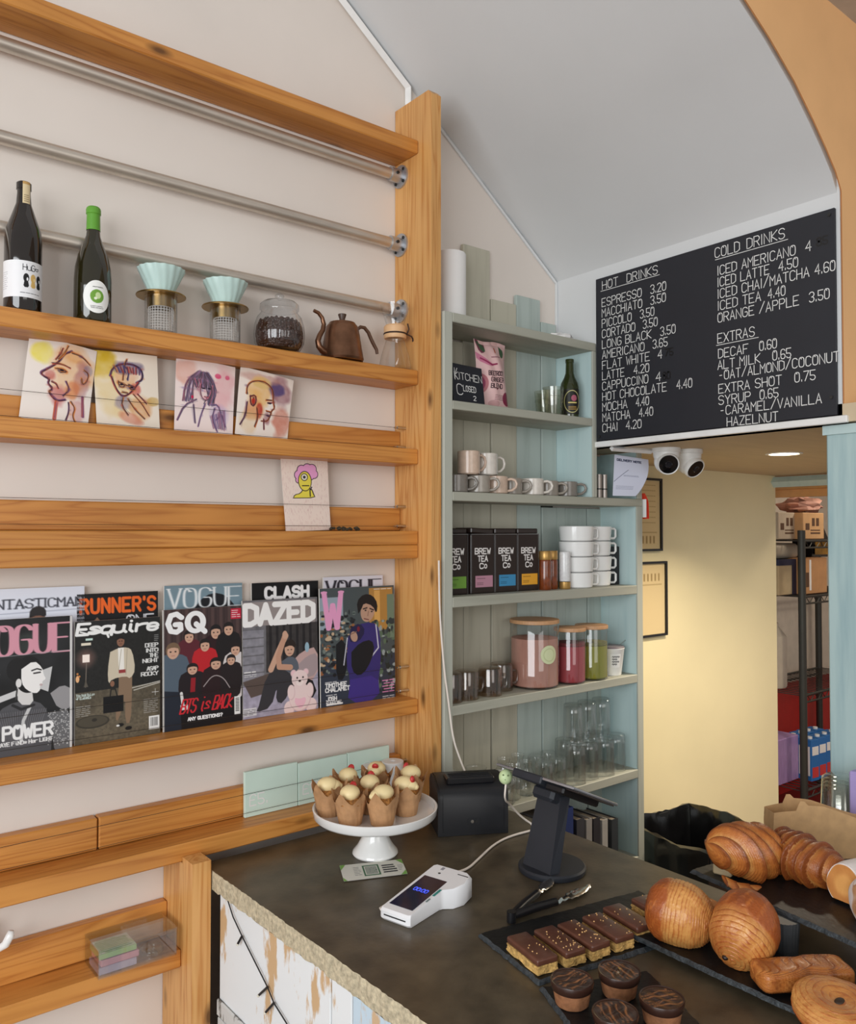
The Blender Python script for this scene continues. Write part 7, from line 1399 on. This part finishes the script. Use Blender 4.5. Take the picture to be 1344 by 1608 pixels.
MB().add([(-.10,0,0),(.10,0,0),(.10,.12,0),(-.10,.12,0),(-.10,-.01,.10),(.10,-.01,.10),(.10,.12,.10),(-.10,.12,.10),(-.085,.04,.235),(.085,.04,.235),(.085,.07,.235),(-.085,.07,.235)], [(3,2,1,0),(0,1,5,4),(1,2,6,5),(2,3,7,6),(3,0,4,7),(4,5,9,8),(5,6,10,9),(6,7,11,10),(7,4,8,11),(8,9,10,11)]).build('bag', mat('black_foil', rgb(18,16,18), 0.25), t)
MB().add([(-.085,-.013,.015),(.085,-.013,.015),(.085,-.013,.10),(-.085,-.013,.10)], [(0,1,2,3)]).build('gold_panel', mat('gold_foil', rgb(170,128,50), 0.25, 0.8, var=0.6, scale=18), t)
box(1222, 1251, zsh[2], 0.20, yb_+0.05, (190,170,134), 'cream box with a navy lid edge on the middle rack shelf', mk=lambda t, w, h: (MB().box(-w/2-.002, w/2+.002, -0.004, 0.25, h-.03, h+.004).build('navy_lid', mat('navy', rgb(34,36,66), 0.5), t), MB().box(w/2-.06, w/2+.002, -0.004, 0.0, 0, h-.03).build('navy_side', bpy.data.materials['navy'], t)))
tag(MB().box(-.14,.14,0,.2,0,.09,bev=.03,seg=3).build('plastic_tub', mat('cloudy_tub', rgb(170,160,142), 0.5), loc=(4.66, yb_+0.07, zsh[2]+0.215)), 'cloudy plastic tub on top of the cream box, left of the rack post', 'tub')
tag(MB().lathe([(0,0),(.07,0),(.075,.01),(.075,.30),(.03,.36),(.03,.38),(0,.38)], 24).build('plastic_canister', mat('white_canister', rgb(206,196,180), 0.5), loc=(4.72, yb_+0.20, zsh[1]+0.0085)), 'white plastic canister on the lower middle rack shelf behind the yellow wall', 'canister')
def milk(x, y, lb):
    t = thing('milk_carton', lb, 'carton', (x, y, zsh[0]+0.0085), (0,0,-.12), 'blue drink cartons on the low rack shelf'); b1_ = mat('carton_blue', rgb(40,110,180), 0.45) if 'carton_blue' not in bpy.data.materials else bpy.data.materials['carton_blue']
    MB().box(-.038,.038,-.045,.045,0,.24,bev=.002).build('carton', b1_, t); MB().cyl((0,-.01,.24),(0,-.01,.252),.014,14).build('cap', MW['white'], t)
    MB().box(-.03,.03,-.0462,-.0445,.15,.2).build('white_print', MW['white'], t); MB().box(-.03,.03,-.0462,-.0445,.02,.08).build('red_print', mat('carton_red', rgb(200,60,60), 0.5) if 'carton_red' not in bpy.data.materials else bpy.data.materials['carton_red'], t); MB().box(-.039,-.037,-.035,.035,.03,.2).build('side_print', MW['white'], t)
xm = at(1272, 1200, 1, yb_+.05).x
for k in range(8): milk(xm+0.09*(k % 4), yb_+0.06+0.10*(k//4), 'blue drink carton, %s row of the low rack shelf, %s from post' % (('front','back')[k//4], ('nearest','second','third','farthest')[k % 4]))
tag(MB().box(-.12,.12,0,.15,0,.26,bev=.004).build('lilac_pack', mat('lilac_wrap', rgb(160,130,180), 0.4, var=0.15, scale=14, stretch=(6,1,1)), loc=(at(1238, 1200, 1, yb_+.1).x, yb_+.1, zsh[0]+.0085)), 'lilac wrapped pack on the low rack shelf, left of the post', 'pack')
# fairy-light wire on the counter front
P_ = [at(x, y, 0, 0.874) for x, y in ((348,1397),(358,1415),(366,1440),(380,1470),(400,1510),(420,1550),(430,1575),(450,1607),(462,1640))]
t = thing('fairy_lights', 'dark fairy-light wire with small bulbs hanging down the white counter front', 'string lights', tuple(P_[0]))
MB().tube([tuple(p-P_[0]) for p in P_], 0.0016, 8).build('wire', MW['black'], t, sharp=80)
for i, (dx, dz) in ((3,(0.012,-0.02)),(5,(0.03,-0.028)),(6,(0.028,-0.03))):
    b_ = P_[i]-P_[0]; lb_ = MB().tube([tuple(b_), tuple(b_+Vector((-0.004,dx,dz)))], 0.0028, 10).build('bulb_holder', MW['black'], t); MB().ball(tuple(b_+Vector((-0.004,dx*1.15,dz*1.15))), 0.0034, 12, 8).build('bulb', mat('clear_bulb', rgb(220,216,200), 0.2), lb_)
